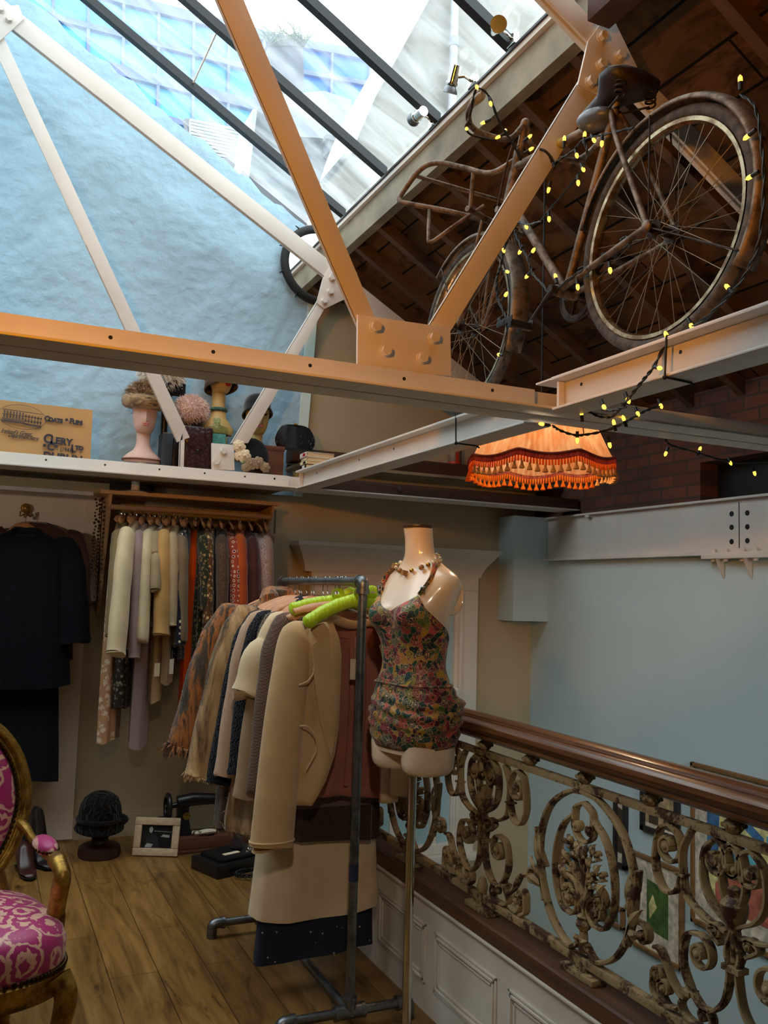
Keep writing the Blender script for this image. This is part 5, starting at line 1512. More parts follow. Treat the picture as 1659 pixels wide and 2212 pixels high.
m = MB(); dome(m, W(0, .016, .01), .090, .108, .14, brim=.12, yaw=math.radians(16), tilt=-.22, drop=.10)
M['brown_felt'] = cloth('brown_felt', hexc(92, 68, 50))
tag(m.build('cloche_hat', M['brown_felt'], solid=.006, fix=True), 'brown felt cloche on the yellow head with the green choker', 'hat')
# 5. yellow head with black cloche
c = at(556, 901, 'y', 5.5)
h4 = thing('mannequin_head', 'aged yellow mannequin head with pink lips under the black velvet cloche', 'mannequin head', (c.x, c.y, LZ))
m = MB(); W = head_mesh(m, c, .98, math.radians(-2), bust=[(-.21, .058, .055, .016), (-.235, .10, .07, .014), (-.26, .14, .08, .012), (-.285, .15, .085, .012), (-.30, .14, .08, .012)])
m.build('head', M['yellow_head'], h4); lips(W, M['rose_lips'], h4); eyes(W, h4)
MB().cyl((c.x, c.y + .01, LZ), (c.x, c.y + .01, c.z - .29), .07, 18).build('foot', M['brown_wood'], h4)
m = MB(); dome(m, W(0, .014, .052), .086, .104, .095, brim=.12, tilt=-.25, drop=.04)
tag(m.build('cloche_hat', cloth('black_velvet', hexc(16, 15, 16), sheen=.6), solid=.006), 'black velvet cloche pulled low over the yellow head with pink lips', 'hat')
# 6. black hat with cream and fawn flowers, leaning in front
c = at(549, 980, 'y', 5.36)
fh = thing('flowered_hat', 'black saucer hat with cream and fawn flowers leaning in front of the cloche head', 'hat', (c.x, c.y, LZ))
R = Matrix.Rotation(.35, 3, 'Y') @ Matrix.Rotation(1.15, 3, 'X')
m = MB(); m.lathe([(.0, .022), (.05, .02), (.09, .010), (.118, -.004), (.122, -.008), (.09, .0), (.0, .012)], c, 32, R, sx=.82); m.build('brim', M['black_cloth'], fh)
def bloom(center, r, mat, n=7, name='flower'):
    m = MB(); rg = random.Random(int(center[0] * 999))
    for ring in range(2):
        for k in range(n):
            a = 2 * PI * k / n + ring * .4; d = Vector((math.cos(a), -.35 - ring * .4, math.sin(a)))
            m.ball(Vector(center) + d * r * (.62 - .25 * ring), (r * .42, r * .16, r * .42), 8, 5, Matrix.Rotation(a, 3, 'Y'))
    m.ball(Vector(center) + Vector((0, -r * .6, 0)), r * .22, 8, 5)
    return m.build(name, mat, fh)
M['petal'] = plain('cream_petal', hexc(228, 208, 172), .7); M['fawn_petal'] = plain('fawn_petal', hexc(150, 126, 98), .7)
for px, py, r in ((516, 965, .042), (526, 985, .046), (514, 985, .03)): bloom(at(px, py, 'y', 5.325), r, M['petal'])
for px, py, r in ((540, 1002, .042), (557, 1000, .040), (572, 1010, .034), (530, 1010, .03)): bloom(at(px, py, 'y', 5.318), r, M['fawn_petal'])
lf_ = MB(); q = at(529, 995, 'y', 5.31); lf_.ball(q, (.012, .004, .024), 8, 5, Matrix.Rotation(.5, 3, 'Y')); lf_.build('leaf', plain('hat_leaf', hexc(120, 140, 80), .7), fh)
# 7. crocodile folder, slate boxes, scent bottle
def croc():
    n = NT('brown_crocodile'); v = n.co((1, 1, 1))
    vo = n.n('ShaderNodeTexVoronoi', feature='DISTANCE_TO_EDGE'); vo.inputs['Scale'].default_value = 34; n.l(v, vo.inputs['Vector'])
    n.color(n.ramp(vo.outputs['Distance'], [(0, hexc(24, 12, 14)), (.12, hexc(58, 32, 32)), (1, hexc(78, 46, 44))])); n.bump(vo.outputs['Distance'], .5, .006)
    return n.set(rough=.28)
M['croc'] = croc()
a, b = at(397, 918, 'y', 5.345), at(457, 1003, 'y', 5.345)
fo = thing('leather_folder', 'dark brown crocodile leather clutch standing upright between the truss braces', 'clutch bag', ((a.x + b.x) / 2, 5.35, LZ))
MB().bx(a.x, b.x, 5.342, 5.40, LZ, a.z).build('body', M['croc'], fo, bevel=.008)
MB().prism([(a.x + .004, 5.338, a.z - .005), (b.x - .004, 5.338, a.z - .005), (b.x - .004, 5.338, a.z - .09), ((a.x + b.x) / 2, 5.338, a.z - .165), (a.x + .004, 5.338, a.z - .09)], (0, .005, 0)).build('flap', M['croc'], fo, bevel=.0015)
MB().ball(((a.x + b.x) / 2, 5.335, a.z - .15), (.009, .005, .009), 10, 6).build('clasp', M['black'], fo)
M['slate'] = plain('slate_cover', hexc(44, 56, 66), .6, vary=.15)
a, b = at(352, 934, 'y', 5.46), at(382, 1003, 'y', 5.46)
bk = thing('slate_book', 'tall slate grey book standing left of the brown crocodile clutch', 'book', (a.x, 5.5, LZ))
MB().bx(a.x, b.x - .03, 5.46, 5.60, LZ, a.z).build('cover', M['slate'], bk, bevel=.003)
MB().bx(a.x + .006, b.x - .034, 5.463, 5.597, LZ + .004, a.z + .0012).build('pages', M['card'], bk)
bk = thing('slate_book', 'shorter dark book leaning close to the tall slate grey one', 'book', (b.x, 5.5, LZ))
MB().bx(b.x - .026, b.x + .012, 5.46, 5.60, LZ, a.z - .02).build('cover', M['black'], bk, bevel=.003)
MB().bx(b.x - .02, b.x + .006, 5.463, 5.597, LZ + .004, a.z - .0188).build('pages', M['card'], bk)
c = at(469, 950, 'y', 5.40)
sb = thing('scent_bottle', 'big glass scent bottle with a teal label behind the white gusset plate', 'perfume bottle', (c.x, 5.43, LZ))
M['bottle'] = clear_glass('bottle_glass', (.72, .84, .76, 1))
zt = at(469, 925, 'y', 5.40).z
w_ = .066
MB().loft([[Vector((c.x + dx * w_, 5.43 + dy * .03, z)) for dx, dy in ((-1, -1), (1, -1), (1, 1), (-1, 1))] for w_, z in ((.066, LZ), (.070, LZ + .02), (.070, zt - .01), (.062, zt + .012), (.020, zt + .022), (.016, zt + .026), (.016, zt + .04))]).build('bottle', M['bottle'], sb, bevel=.006, smooth=True)
MB().loft([[Vector((c.x + dx * w2, 5.43 + dy * .026, z)) for dx, dy in ((-1, -1), (1, -1), (1, 1), (-1, 1))] for w2, z in ((.06, LZ + .01), (.064, LZ + .03), (.064, zt - .05))]).build('scent', plain('amber_scent', hexc(160, 140, 90), .2), sb)
MB().bx(c.x - .052, c.x + .052, 5.392, 5.396, zt - .135, zt - .035).build('label', plain('teal_label', hexc(70, 140, 132), .5, vary=.3, scale=60), sb)
MB().lathe([(.018, zt + .04), (.024, zt + .045), (.026, zt + .06), (.018, zt + .07), (.0, zt + .072)], (c.x, 5.43, 0), 16).build('stopper', M['bottle'], sb)
# 8. beaded purse on a brown box, stack of books
a, b = at(588, 972, 'y', 5.45), at(652, 1000, 'y', 5.45)
bx_ = thing('wooden_box', 'brown wooden box under the black beaded purse', 'box', ((a.x + b.x) / 2, 5.5, LZ))
zt = at(640, 968, 'y', 5.42).z
MB().bx(1.60, 1.735, 5.42, 5.60, LZ, zt - .008).build('body', M['brown_wood'], bx_, bevel=.003)
MB().bx(1.595, 1.74, 5.415, 5.605, zt - .03, zt).build('lid', M['brown_wood'], bx_, bevel=.004)
c = at(638, 943, 'y', 5.48)
pu = thing('beaded_purse', 'black evening purse with dangling silver beads, on the brown box', 'purse', (c.x, c.y, zt))
m = MB(); rings = []
hz = c.z + .065 - zt
for u in [k / 10 for k in range(11)]:
    z = zt + hz * u; w_ = .142 * (1 - .36 * u ** 3) * (.82 + .18 * math.sin(min(1, u * 2.2) * PI / 2)); d_ = .055 * (1 - .75 * u)
    rings.append([Vector((c.x + w_ * math.cos(t), c.y + d_ * math.sin(t) + .002 * math.sin(t * 9), z)) for t in [2 * PI * j / 36 for j in range(36)]])
m.loft(rings); m.build('bag', cloth('black_satin', hexc(20, 20, 24), rough=.45), pu)
MB().tube(spline([(c.x - .10, c.y, zt + hz - .012), (c.x - .06, c.y, zt + hz + .004), (c.x, c.y, zt + hz + .008), (c.x + .06, c.y, zt + hz + .004), (c.x + .10, c.y, zt + hz - .012)], 6), .006, 8).build('clasp_frame', M['black'], pu)
m = MB().ball((c.x - .006, c.y, zt + hz + .016), .009, 8, 6).ball((c.x + .008, c.y, zt + hz + .014), .008, 8, 6); m.build('clasp_knob', M['gilt'], pu)
m = MB(); rg = random.Random(3)
for k in range(40):
    u = rg.uniform(.12, .7); t = rg.uniform(PI * 1.08, PI * 1.92); z = zt + hz * u; w_ = .142 * (1 - .36 * u ** 3); d_ = .058 * (1 - .75 * u)
    q = Vector((c.x + w_ * math.cos(t), c.y + d_ * math.sin(t) - .005, z)); m.cyl(q, q - Vector((0, 0, .016)), .0018, 6)
o = m.build('bead_fringe', metal('silver_beads', hexc(180, 184, 190), .2, .3), pu); o['kind'] = 'stuff'
zc = LZ
bks = [('black paperback with white lettering at the bottom of the book stack', M['black'], .20, .028), ('cream hardback second from the bottom of the book stack', plain('cream_cover', hexc(214, 200, 150), .6), .19, .022), ('ivory hardback third from the bottom of the book stack', plain('ivory_cover', hexc(204, 190, 164), .6), .185, .02), ('white book with a red and blue spine on top of the book stack', plain('white_cover', hexc(206, 196, 190), .6), .18, .03)]
bp = at(637, 1006, 'y', 5.35)
zc = 2.2815
for k, (lab, mt, L_, t_) in enumerate(bks):
    x0 = 1.752 + .004 * ((k * 7) % 3) - .0; R = rotz(-.06 + .03 * (k % 2))
    t = thing('book', lab, 'book', (x0 + L_ / 2, 5.08, zc), 'books stacked on the joist end')
    C_ = Vector((x0 + L_ / 2, 5.09, zc + t_ / 2 + .0004))
    cv = MB()
    for q in (-1, 1): cv.box(C_ + Vector((0, 0, q * (t_ / 2 - .0015))), (L_, .13, .003), R)
    cv.box(C_ + R @ Vector((-L_ / 2 + .0015, 0, 0)), (.003, .13, t_), R)
    cv.build('cover', mt, t, smooth=False)
    MB().box(C_ + R @ Vector((.002, 0, 0)), (L_ - .008, .124, t_ - .007), R).build('pages', plain('page_edges_%d' % k, hexc(206, 176, 136), .8), t, smooth=False)
    sp = MB().box(C_ + R @ Vector((-L_ / 2 - .0004, -.02, 0)), (.0012, .05, t_ * .6), R).build('spine_lettering', [M['white_plastic'], M['black'], M['card'], M['lips']][k], t, smooth=False)
    zc += t_ + .0006
# 9. paper carrier bag with printed lettering
M['kraft'] = plain('kraft_paper', hexc(196, 148, 92), .8, vary=.05, scale=5, bump=.15, bscale=9)
M['ink'] = plain('print_ink', hexc(58, 52, 62), .8, vary=.1)
Bp = [at(-120, 850, 'y', 5.5), at(200, 886, 'y', 5.5), at(196, 1000, 'y', 5.5)]
bag = thing('paper_bag', 'brown kraft paper coat bag printed with dark lettering and an oval picture', 'paper bag', (.2, 5.53, LZ))
P00, P10 = at(-120, 850, 'y', 5.5), at(200, 886, 'y', 5.5)
R0 = at(196, 990, 'y', 5.5)
m = MB()
rg = random.Random(2)
def bagring(dz):
    xs = [lerp(P00.x, P10.x, k / 12) for k in range(13)]
    return xs
fr = []
for r_ in range(6):
    u = r_ / 5
    row = []
    for k in range(13):
        t = k / 12; x = lerp(P00.x, lerp(P10.x, R0.x, u * 1.0), t); z = lerp(lerp(P00.z, P10.z, t), LZ, u)
        row.append(Vector((x, 5.50 + .004 * math.sin(k * 1.9 + r_ * 1.3) - .006 * u, z)))
    for k in range(12, -1, -1):
        p = row[k]; row.append(Vector((p.x, 5.56 + .02 * u, p.z)))
    fr.append(row)
m.loft(fr); m.build('bag', M['kraft'], bag, angle=50)
def txt(s, px, py, size, parent, ang=.0, mat=None, shear=0, y=5.487, name='lettering', sx=1.0, font_bold=0.0):
    cu = bpy.data.curves.new(name, 'FONT'); cu.body = s; cu.size = size; cu.extrude = .0006; cu.shear = shear; cu.offset = font_bold * 1.7 + .0006; cu.space_character = 1.0
    o = bpy.data.objects.new(name, cu); p = at(px, py, 'y', y)
    o.location = p; o.rotation_euler = (PI / 2, ang, 0); o.scale = (sx, 1, 1)
    COL.objects.link(o); bpy.context.view_layer.update()
    me = bpy.data.meshes.new_from_object(o.evaluated_get(bpy.context.evaluated_depsgraph_get())); Mx = o.matrix_world.copy()
    bpy.data.objects.remove(o); me.transform(Mx); me.materials.clear(); me.materials.append(mat or M['ink'])
    o = bpy.data.objects.new(name, me); COL.objects.link(o); o.parent = parent; o.matrix_parent_inverse = Matrix.Translation(-parent.location)
    return o
tl = math.atan2(-(P10.z - P00.z), P10.x - P00.x) + .035
def caps(big, rest, px, py, s1, s2, pxn, pyn, **k):
    txt(big, px, py, s1, bag, tl, font_bold=.0012, **k); txt(rest, pxn, pyn, s2, bag, tl, font_bold=.0012, **k)
caps('C', 'OATS', 95.5, 909, .044, .034, 104.5, 910, sx=.9)
txt('&', 139, 913, .038, bag, tl, font_bold=.001)
caps('F', 'URS', 150, 914.5, .044, .034, 157, 915.5, sx=.9)
caps('C', 'LERY', 93, 955, .072, .056, 108.5, 957, sx=.98)
txt('&', 91, 969, .040, bag, tl, font_bold=.001)
caps('C', 'o', 101, 971, .056, .030, 117, 966, sx=1)
txt('(1941)', 129.5, 974, .036, bag, tl, sx=.78)
caps('L', 'TD', 152, 975.5, .060, .034, 162, 971)
txt('.', 172, 978, .05, bag, tl); txt('.', 122, 972, .04, bag, tl)
txt('DUBLIN', 92, 991, .062, bag, tl, font_bold=.0012)
txt("Ireland's Great", 1, 934, .036, bag, tl, shear=.5, sx=.75)
txt('Department Store', 17, 943, .032, bag, tl, shear=.5, sx=.68)
oc = at(48, 901, 'y', 5.487)
ov = MB().tube([oc + Vector((.128 * math.cos(t) * math.cos(tl) , 0, .070 * math.sin(t) - .128 * math.cos(t) * math.sin(tl))) for t in [2 * PI * k / 48 for k in range(48)]], .0012, 5, closed=True)
ov.build('oval_border', M['ink'], bag)
pm = MB()
Rb = Matrix.Rotation(tl, 3, 'Y')
for k in range(26):
    x = -.105 + k * .0083; hgt = .052 if k < 16 else .042
    for lv, (z, hh) in enumerate(((.018, .018), (-.006, .020), (-.030, .012))):
        if k % 2 or lv == 2: pm.box(oc + Rb @ Vector((x, 0, z - .0006 * k * (k > 14))), (.0055, .0012, hh), Rb)
for z in (.032, .006, -.02, -.037): pm.box(oc + Rb @ Vector((0, 0, z)), (.215, .0012, .0035), Rb)
o = pm.build('building_picture', M['ink'], bag, smooth=False); o['kind'] = 'stuff'
# 10. red tin on the upper timber
c = at(982, 1000, 'y', 5.68); z0t = 2.5005
tn = thing('red_tin', 'red and grey cylindrical tin standing on the upper dark timber', 'tin', (c.x, 5.68, z0t))
zt = at(982, 962, 'y', 5.68).z
MB().lathe([(.048, z0t), (.050, z0t + .004), (.050, zt - .012), (.046, zt - .006), (.044, zt)], (c.x, 5.68, 0), 24).build('can', plain('grey_tin', hexc(120, 100, 80), .5), tn)
m = MB().lathe([(.0508, zt - .035), (.0508, zt - .012), (.047, zt - .004), (.0, zt + .001)], (c.x, 5.68, 0), 24)
m.bx(c.x - .02, c.x + .006, 5.628, 5.6305, z0t + .004, zt - .03)
m.lathe([(.0508, z0t + .002), (.0508, z0t + .02)], (c.x, 5.68, 0), 24, cap=False)
m.build('red_band', plain('red_enamel', hexc(176, 52, 36), .45), tn)
# 11. round mirror in a black tyre on the gable
mc = at(690, 575, 'y', YB - .06)
Rm = (at(608, 575, 'y', YB - .06) - mc).length
mr = thing('round_mirror', 'round wall mirror framed in a black rubber tyre, under the skylight curb', 'mirror', mc)
mat_m = NT('mirror_glass'); mat_m.color((.85, .88, .88, 1)); mm_ = mat_m.set(rough=.03, metal=1)
MB().lathe([(Rm * .88, 0), (Rm * .88, .012), (0, .014)], mc, 40, Matrix.Rotation(PI / 2, 3, 'X')).build('glass', mm_, mr)
MB().tube([mc + Vector((Rm * .92 * math.cos(t), -.012, Rm * .92 * math.sin(t))) for t in [2 * PI * k / 48 for k in range(48)]], .030, 12, closed=True, flat=(1, 1.0)).build('tyre', M['black_rubber'], mr)
m = MB()
for k in range(10):
    t = k * 2 * PI / 10 + .3; m = MB(); m.tube([mc + Vector((Rm * .98 * math.cos(t), -.02, Rm * .98 * math.sin(t))), mc + Vector((Rm * 1.12 * math.cos(t + .05), -.02, Rm * 1.12 * math.sin(t + .05)))], [.008, .003], 6); m.build('rubber_nub', M['black_rubber'], mr)

# 12. white pedestal and dark panel on top of the wall shelf, thin cable on the loft
c = at(293, 1056, 'y', 5.55); zsh = sL.z + .0005
pd = MB().lathe([(.0, zsh), (.088, zsh), (.088, zsh + .004), (.07, zsh + .012), (.03, zsh + .018), (.026, zsh + .024), (.026, 2.1805), (0, 2.1805)], (c.x, 5.56, 0), 28)
tag(pd.build('display_pedestal', M['white_plastic']), 'small white pedestal standing on the wall shelf under the loft boards', 'pedestal')
a, b = at(238, 1034, 'y', 5.74), at(333, 1062, 'y', 5.74)
tag(MB().bx(a.x, b.x, 5.74, 5.755, zsh, 2.18).build('dark_panel', plain('dark_panel', hexc(40, 30, 30), .6), smooth=False), 'dark panel leaning behind the white pedestal on the wall shelf', 'panel')
# ------------------------------------------------------------------ old roadster bicycle standing on the joists
M['rust'] = metal('rusty_brown_frame', hexc(134, 116, 100), .6, .35, col2=hexc(86, 68, 54), scale=22)
M['rust_dark'] = metal('dark_rusty_steel', hexc(66, 54, 46), .6, .35, col2=hexc(44, 32, 26), scale=26)
M['dull_chrome'] = metal('dull_chrome', hexc(168, 150, 118), .3, .3, col2=hexc(104, 78, 52), scale=18, cut=(.42, .6))
M['spoke'] = metal('dusty_spoke', hexc(150, 134, 112), .45, .2)
def tyre_mat():
    n = NT('perished_tyre'); v = n.co()
    n.color(n.ramp(n.noise(v, 30, 4), [(.35, hexc(46, 44, 42)), (.7, hexc(92, 84, 74))])); n.bump(n.noise(v, 160, 2), .5, .006)
    return n.set(rough=.8)
M['tyre'] = tyre_mat()
bk = thing('bicycle', 'rusty old butcher bicycle with front carrier frame standing on the joists under the roof', 'bicycle', (1.8, 2.5, 2.29))
BP = Vector((1.803, 2.01, 2.655)); BD = Vector((-.018, .998, -.004)).normalized(); BN = Vector((.999, .022, -.03)).normalized(); BU = BN.cross(BD).normalized()
if BU.z < 0: BU = -BU
def B(u, v, w=0.0): return BP + BD * u + BU * v + BN * w
def circ(c, r, w=0.0, n=64, a0=0, a1=2 * PI): return [B(c[0] + r * math.cos(lerp(a0, a1, k / n)), c[1] + r * math.sin(lerp(a0, a1, k / n)), w) for k in range(n if a1 - a0 > 6.28 else n + 1)]
def wheel(cx, cz, name, guard):
    c = (cx, cz)
    MB().tube(circ(c, .345), .0215, 12, closed=True).build('tyre', M['tyre'], bk)
    m = MB()
    rr = []
    for k in range(73):
        a = 2 * PI * k / 72; rr.append([B(cx + r * math.cos(a), cz + r * math.sin(a), w) for r, w in ((.326, -.017), (.314, -.016), (.309, -.006), (.309, .006), (.314, .016), (.326, .017), (.322, .012), (.322, -.012))])
    m.loft(rr, cap=False); m.build('rim', M['dull_chrome'], bk, angle=30)
    h = MB().cyl(B(cx, cz, -.055), B(cx, cz, .055), .014, 14)
    for s in (-1, 1):
        h.cyl(B(cx, cz, s * .033), B(cx, cz, s * .038), .029, 18); h.cyl(B(cx, cz, s * .055), B(cx, cz, s * .075), .009, 8)
        h.cyl(B(cx, cz, s * .062), B(cx, cz, s * .07), .014, 6)
    h.build('hub', M['rust_dark'], bk)
    for k in range(36):
        s = -1 if k % 2 else 1; a = 2 * PI * k / 36; ah = a + (1.15 if (k // 2) % 2 else -1.15)
        p0, p1 = B(cx + .026 * math.cos(ah), cz + .026 * math.sin(ah), s * .035), B(cx + .311 * math.cos(a), cz + .311 * math.sin(a), s * .003)
        MB().tube([p0, p1], .0012, 5, cap=False).build('spoke', M['spoke'], bk)
    g = []
    a0, a1 = guard
    for k in range(41):
        a = lerp(a0, a1, k / 40)
        g.append([B(cx + (.375 + .018 * math.cos(t)) * math.cos(a), cz + (.375 + .018 * math.cos(t)) * math.sin(a), .038 * math.sin(t)) for t in [lerp(-PI * .62, PI * .62, j / 12) for j in range(13)]])
    MB().loft(g, closed=False, cap=False).build('mudguard', M['rust'], bk, solid=.002, angle=60)
    st = MB()
    for a in ((a0 + a1) / 2 - .55, a1 - .1) if cx < .5 else ((a0 + a1) / 2 + .2, a0 + .15):
        for s in (-1, 1): st.tube([B(cx, cz, s * .058), B(cx + .372 * math.cos(a), cz + .372 * math.sin(a), s * .040)], .0028, 6)
    st.build('mudguard_stay', M['rust_dark'], bk)
wheel(0, 0, 'rear', (math.radians(20), math.radians(215)))
wheel(1.13, 0, 'front', (math.radians(50), math.radians(208)))
fr = MB()
sc, bb, ht, hb = (.24, .505), (.47, -.045), (.815, .60), (.872, .44)
fr.tube([B(*sc), B(*bb)], .0155, 12); fr.tube([B(sc[0] + .01, sc[1] - .012), B(ht[0] + .008, ht[1] - .03)], .0155, 12); fr.tube([B(*bb), B(hb[0] - .006, hb[1] + .02)], .0165, 12)
fr.tube([B(ht[0] - .012, ht[1] + .03), B(hb[0] + .01, hb[1] - .03)], .020, 14)
fr.tube([B(sc[0] - .014, sc[1] + .04), B(*sc)], .014, 12)
for s in (-1, 1):
    fr.tube(spline([B(bb[0], bb[1], s * .028), B(.30, -.03, s * .045), B(0, 0, s * .064)], 5), .0105, 10)
    fr.tube(spline([B(sc[0] - .005, sc[1] - .01, s * .02), B(.17, .36, s * .045), B(0, .004, s * .064)], 5), .0095, 10)
    fr.ball(B(.0, .0, s * .066), (.012, .02, .02), 10, 6)
    fr.tube(spline([B(hb[0] + .008, hb[1] - .035, s * .028), B(.955, .26, s * .046), B(1.07, .06, s * .056), B(1.13, 0, s * .056)], 6), [.013] * 6 + [.0125] * 6 + [.010] * 7, 10)
fr.cyl(B(bb[0], bb[1], -.042), B(bb[0], bb[1], .042), .022, 16)
fr.cyl(B(hb[0] + .010, hb[1] - .03, -.045), B(hb[0] + .010, hb[1] - .03, .045), .013, 10)
fr.build('frame', M['rust'], bk)
cr = MB()
ca = math.radians(-38)
for s in (-1, 1):
    e = (bb[0] - s * .165 * math.cos(ca) * -1, bb[1] + s * -.165 * math.sin(ca) * -1)
    e = (bb[0] + .165 * math.cos(ca) * (-s), bb[1] + .165 * math.sin(ca) * (-s))
    cr.tube([B(bb[0], bb[1], s * .058), B(e[0], e[1], s * .070)], [.012, .009], 8, flat=(.7, 1.1)); cr.cyl(B(bb[0], bb[1], s * .04), B(bb[0], bb[1], s * .07), .014, 12)
cr.build('crank', M['rust_dark'], bk)
for s in (-1, 1):
    e = (bb[0] + .165 * math.cos(ca) * (-s), bb[1] + .165 * math.sin(ca) * (-s))
    p = MB(); p.cyl(B(e[0], e[1], s * .07), B(e[0], e[1], s * .17), .006, 8)
    for dv in (-.034, .0, .034): 
        p.box(B(e[0], e[1] + dv * .4, s * .122) + BD * dv, (.092, .022, .026), Matrix((BN, BD, BU)).transposed())
    for ww in (.078, .166): p.box(B(e[0], e[1], s * ww), (.004, .10, .024), Matrix((BN, BD, BU)).transposed())
    p.build('pedal', M['black_rubber'], bk, bevel=.003)
ch = MB(); ring = []
for k in range(96):
    a = 2 * PI * k / 96; r = .096 if k % 2 else .089; ring.append((a, r))
m = MB(); wz = .045
m.loft([[B(bb[0] + r * math.cos(a), bb[1] + r * math.sin(a), w) for a, r in ring] for w in (wz, wz + .003)], cap=False)
m.loft([[B(bb[0] + r * math.cos(a), bb[1] + r * math.sin(a), w) for a, _ in ring] for r, w in ((.088, wz), (.070, wz), (.070, wz + .003), (.088, wz + .003))], cap=False)
for k in range(5):
    a = k * 2 * PI / 5; m.bar(B(bb[0], bb[1], wz + .0015), B(bb[0] + .072 * math.cos(a), bb[1] + .072 * math.sin(a), wz + .0015), .014, .003, BN)
m.build('chainring', M['rust_dark'], bk, smooth=False)
cn = MB(); pth = []
for k in range(30): a = lerp(PI * .52, PI * 1.48, k / 29) ; pth.append((.030 * math.cos(a), .030 * math.sin(a)))
for k in range(1, 22): pth.append((lerp(0, bb[0], k / 22), lerp(-.030, bb[1] - .093, k / 22) - .02 * math.sin(PI * k / 22)))
for k in range(40): a = lerp(-PI * .5, PI * .5, k / 39); pth.append((bb[0] + .093 * math.cos(a), bb[1] + .093 * math.sin(a)))
for k in range(1, 22): pth.append((lerp(bb[0], 0, k / 22), lerp(bb[1] + .093, .030, k / 22)))
cn.tube([B(u, v, wz + .0015) for u, v in pth], [.0055 if k % 2 else .0038 for k in range(len(pth))], 6, closed=True)
cn.build('chain', M['rust_dark'], bk)
# saddle with coil springs
sd = MB(); s0 = (sc[0] - .005, sc[1] + .06)
rings = []
for u, hw, dz, th in ((-.125, .035, .0, .03), (-.115, .085, .006, .045), (-.085, .108, .010, .06), (-.04, .105, .012, .055), (.0, .075, .008, .045), (.05, .040, .004, .038), (.11, .027, .004, .034), (.15, .022, .0, .03), (.165, .008, -.008, .012)):
    rings.append([B(s0[0] + u, s0[1] + dz + (.016 * math.sin(t) if math.sin(t) > 0 else th * math.sin(t)), hw * math.cos(t)) for t in [2 * PI * j / 20 for j in range(20)]])
sd.loft(rings); so = sd.build('saddle', plain('old_dark_leather', hexc(44, 32, 28), .5, vary=.3, bump=.4, bscale=90), bk, angle=70)
sp = MB()
for w in (-.062, .062):
    sp.tube([B(s0[0] - .095 + .016 * math.cos(t), s0[1] - .075 + t * .0026, w + .016 * math.sin(t)) for t in [k * .45 for k in range(70)][:62]], .0035, 6)
sp.tube(spline([B(s0[0] + .13, s0[1] - .02, .015), B(s0[0] + .03, s0[1] - .055, .022), B(s0[0] - .09, s0[1] - .075, .062)], 6), .004, 6)
sp.tube(spline([B(s0[0] + .13, s0[1] - .02, -.015), B(s0[0] + .03, s0[1] - .055, -.022), B(s0[0] - .09, s0[1] - .075, -.062)], 6), .004, 6)
sp.cyl(B(s0[0] + .015, s0[1] - .06, -.03), B(s0[0] + .015, s0[1] - .06, .03), .012, 10)
sp.build('saddle_springs', M['rust_dark'], so)
bg = MB(); bg.ball(B(s0[0] + .075, s0[1] - .06, -.02), (.055, .085, .035), 16, 10, Matrix.Rotation(.2, 3, 'X')); bg.build('tool_bag', plain('grey_oilskin', hexc(90, 96, 104), .35, vary=.3, scale=20, bump=.5, bscale=30), so)
# handlebar, stem, brake rod, carrier frame
hd = MB()
q = lambda px, py, y: at(px, py, 'y', y)
stem = [B(ht[0] - .012, ht[1] + .03), B(ht[0] - .045, ht[1] + .125)]
hd.tube(stem, [.013, .015], 12); hd.ball(stem[1], .019, 10, 7)
hd.tube(spline([stem[1], q(1100, 300, 2.80), q(1046, 290, 2.80), q(1018, 272, 2.775), q(1012, 245, 2.74), q(1024, 218, 2.69), q(1040, 206, 2.655)], 7), .0115, 12)
mir = [stem[1]] + [stem[1] + (p - stem[1]) - BN * 2 * (p - stem[1]).dot(BN) for p in (q(1100, 300, 2.80), q(1046, 290, 2.80), q(1018, 272, 2.775), q(1012, 245, 2.74), q(1024, 218, 2.69), q(1040, 206, 2.655))]
hd.tube(spline(mir, 7), .0115, 12)
ho = hd.build('handlebar', M['rust'], bk)
for P_ in ((q(1022, 222, 2.70), q(1044, 204, 2.645)), (mir[-2], mir[-1] + (mir[-1] - mir[-2]) * .3)):
    MB().tube([P_[0], P_[0].lerp(P_[1], .8), P_[1]], [.015, .0165, .012], 12).build('grip', plain('pale_grip', hexc(150, 140, 124), .6, vary=.2), ho)
br = MB()
br.tube(spline([q(1072, 304, 2.78), q(1020, 292, 2.76), q(1006, 276, 2.74), q(1010, 266, 2.73), q(1018, 268, 2.735)], 6), .004, 8)
br.tube(spline([B(ht[0] - .04, ht[1] + .09, -.03), B(ht[0] + .03, ht[1] - .03, -.032), B(hb[0] + .05, hb[1] - .08, -.03)], 5), .0035, 6)
br.build('brake_rods', M['rust_dark'], ho)
ca_ = MB()
top = spline([B(ht[0], ht[1] - .0), q(1060, 374, 2.92), q(1000, 362, 3.02), q(945, 352, 3.10), q(908, 366, 3.16), q(868, 418, 3.22), q(864, 434, 3.22), q(880, 440, 3.2), q(960, 455, 3.11), q(1062, 478, 3.0), q(1150, 490, 2.93)], 7)
ca_.tube(top, .0115, 10)
top2 = [p - BN * 2 * (p - BP).dot(BN) for p in top]
ca_.tube(top2, .0115, 10)
ca_.tube([top[30], top2[30]], .009, 8)
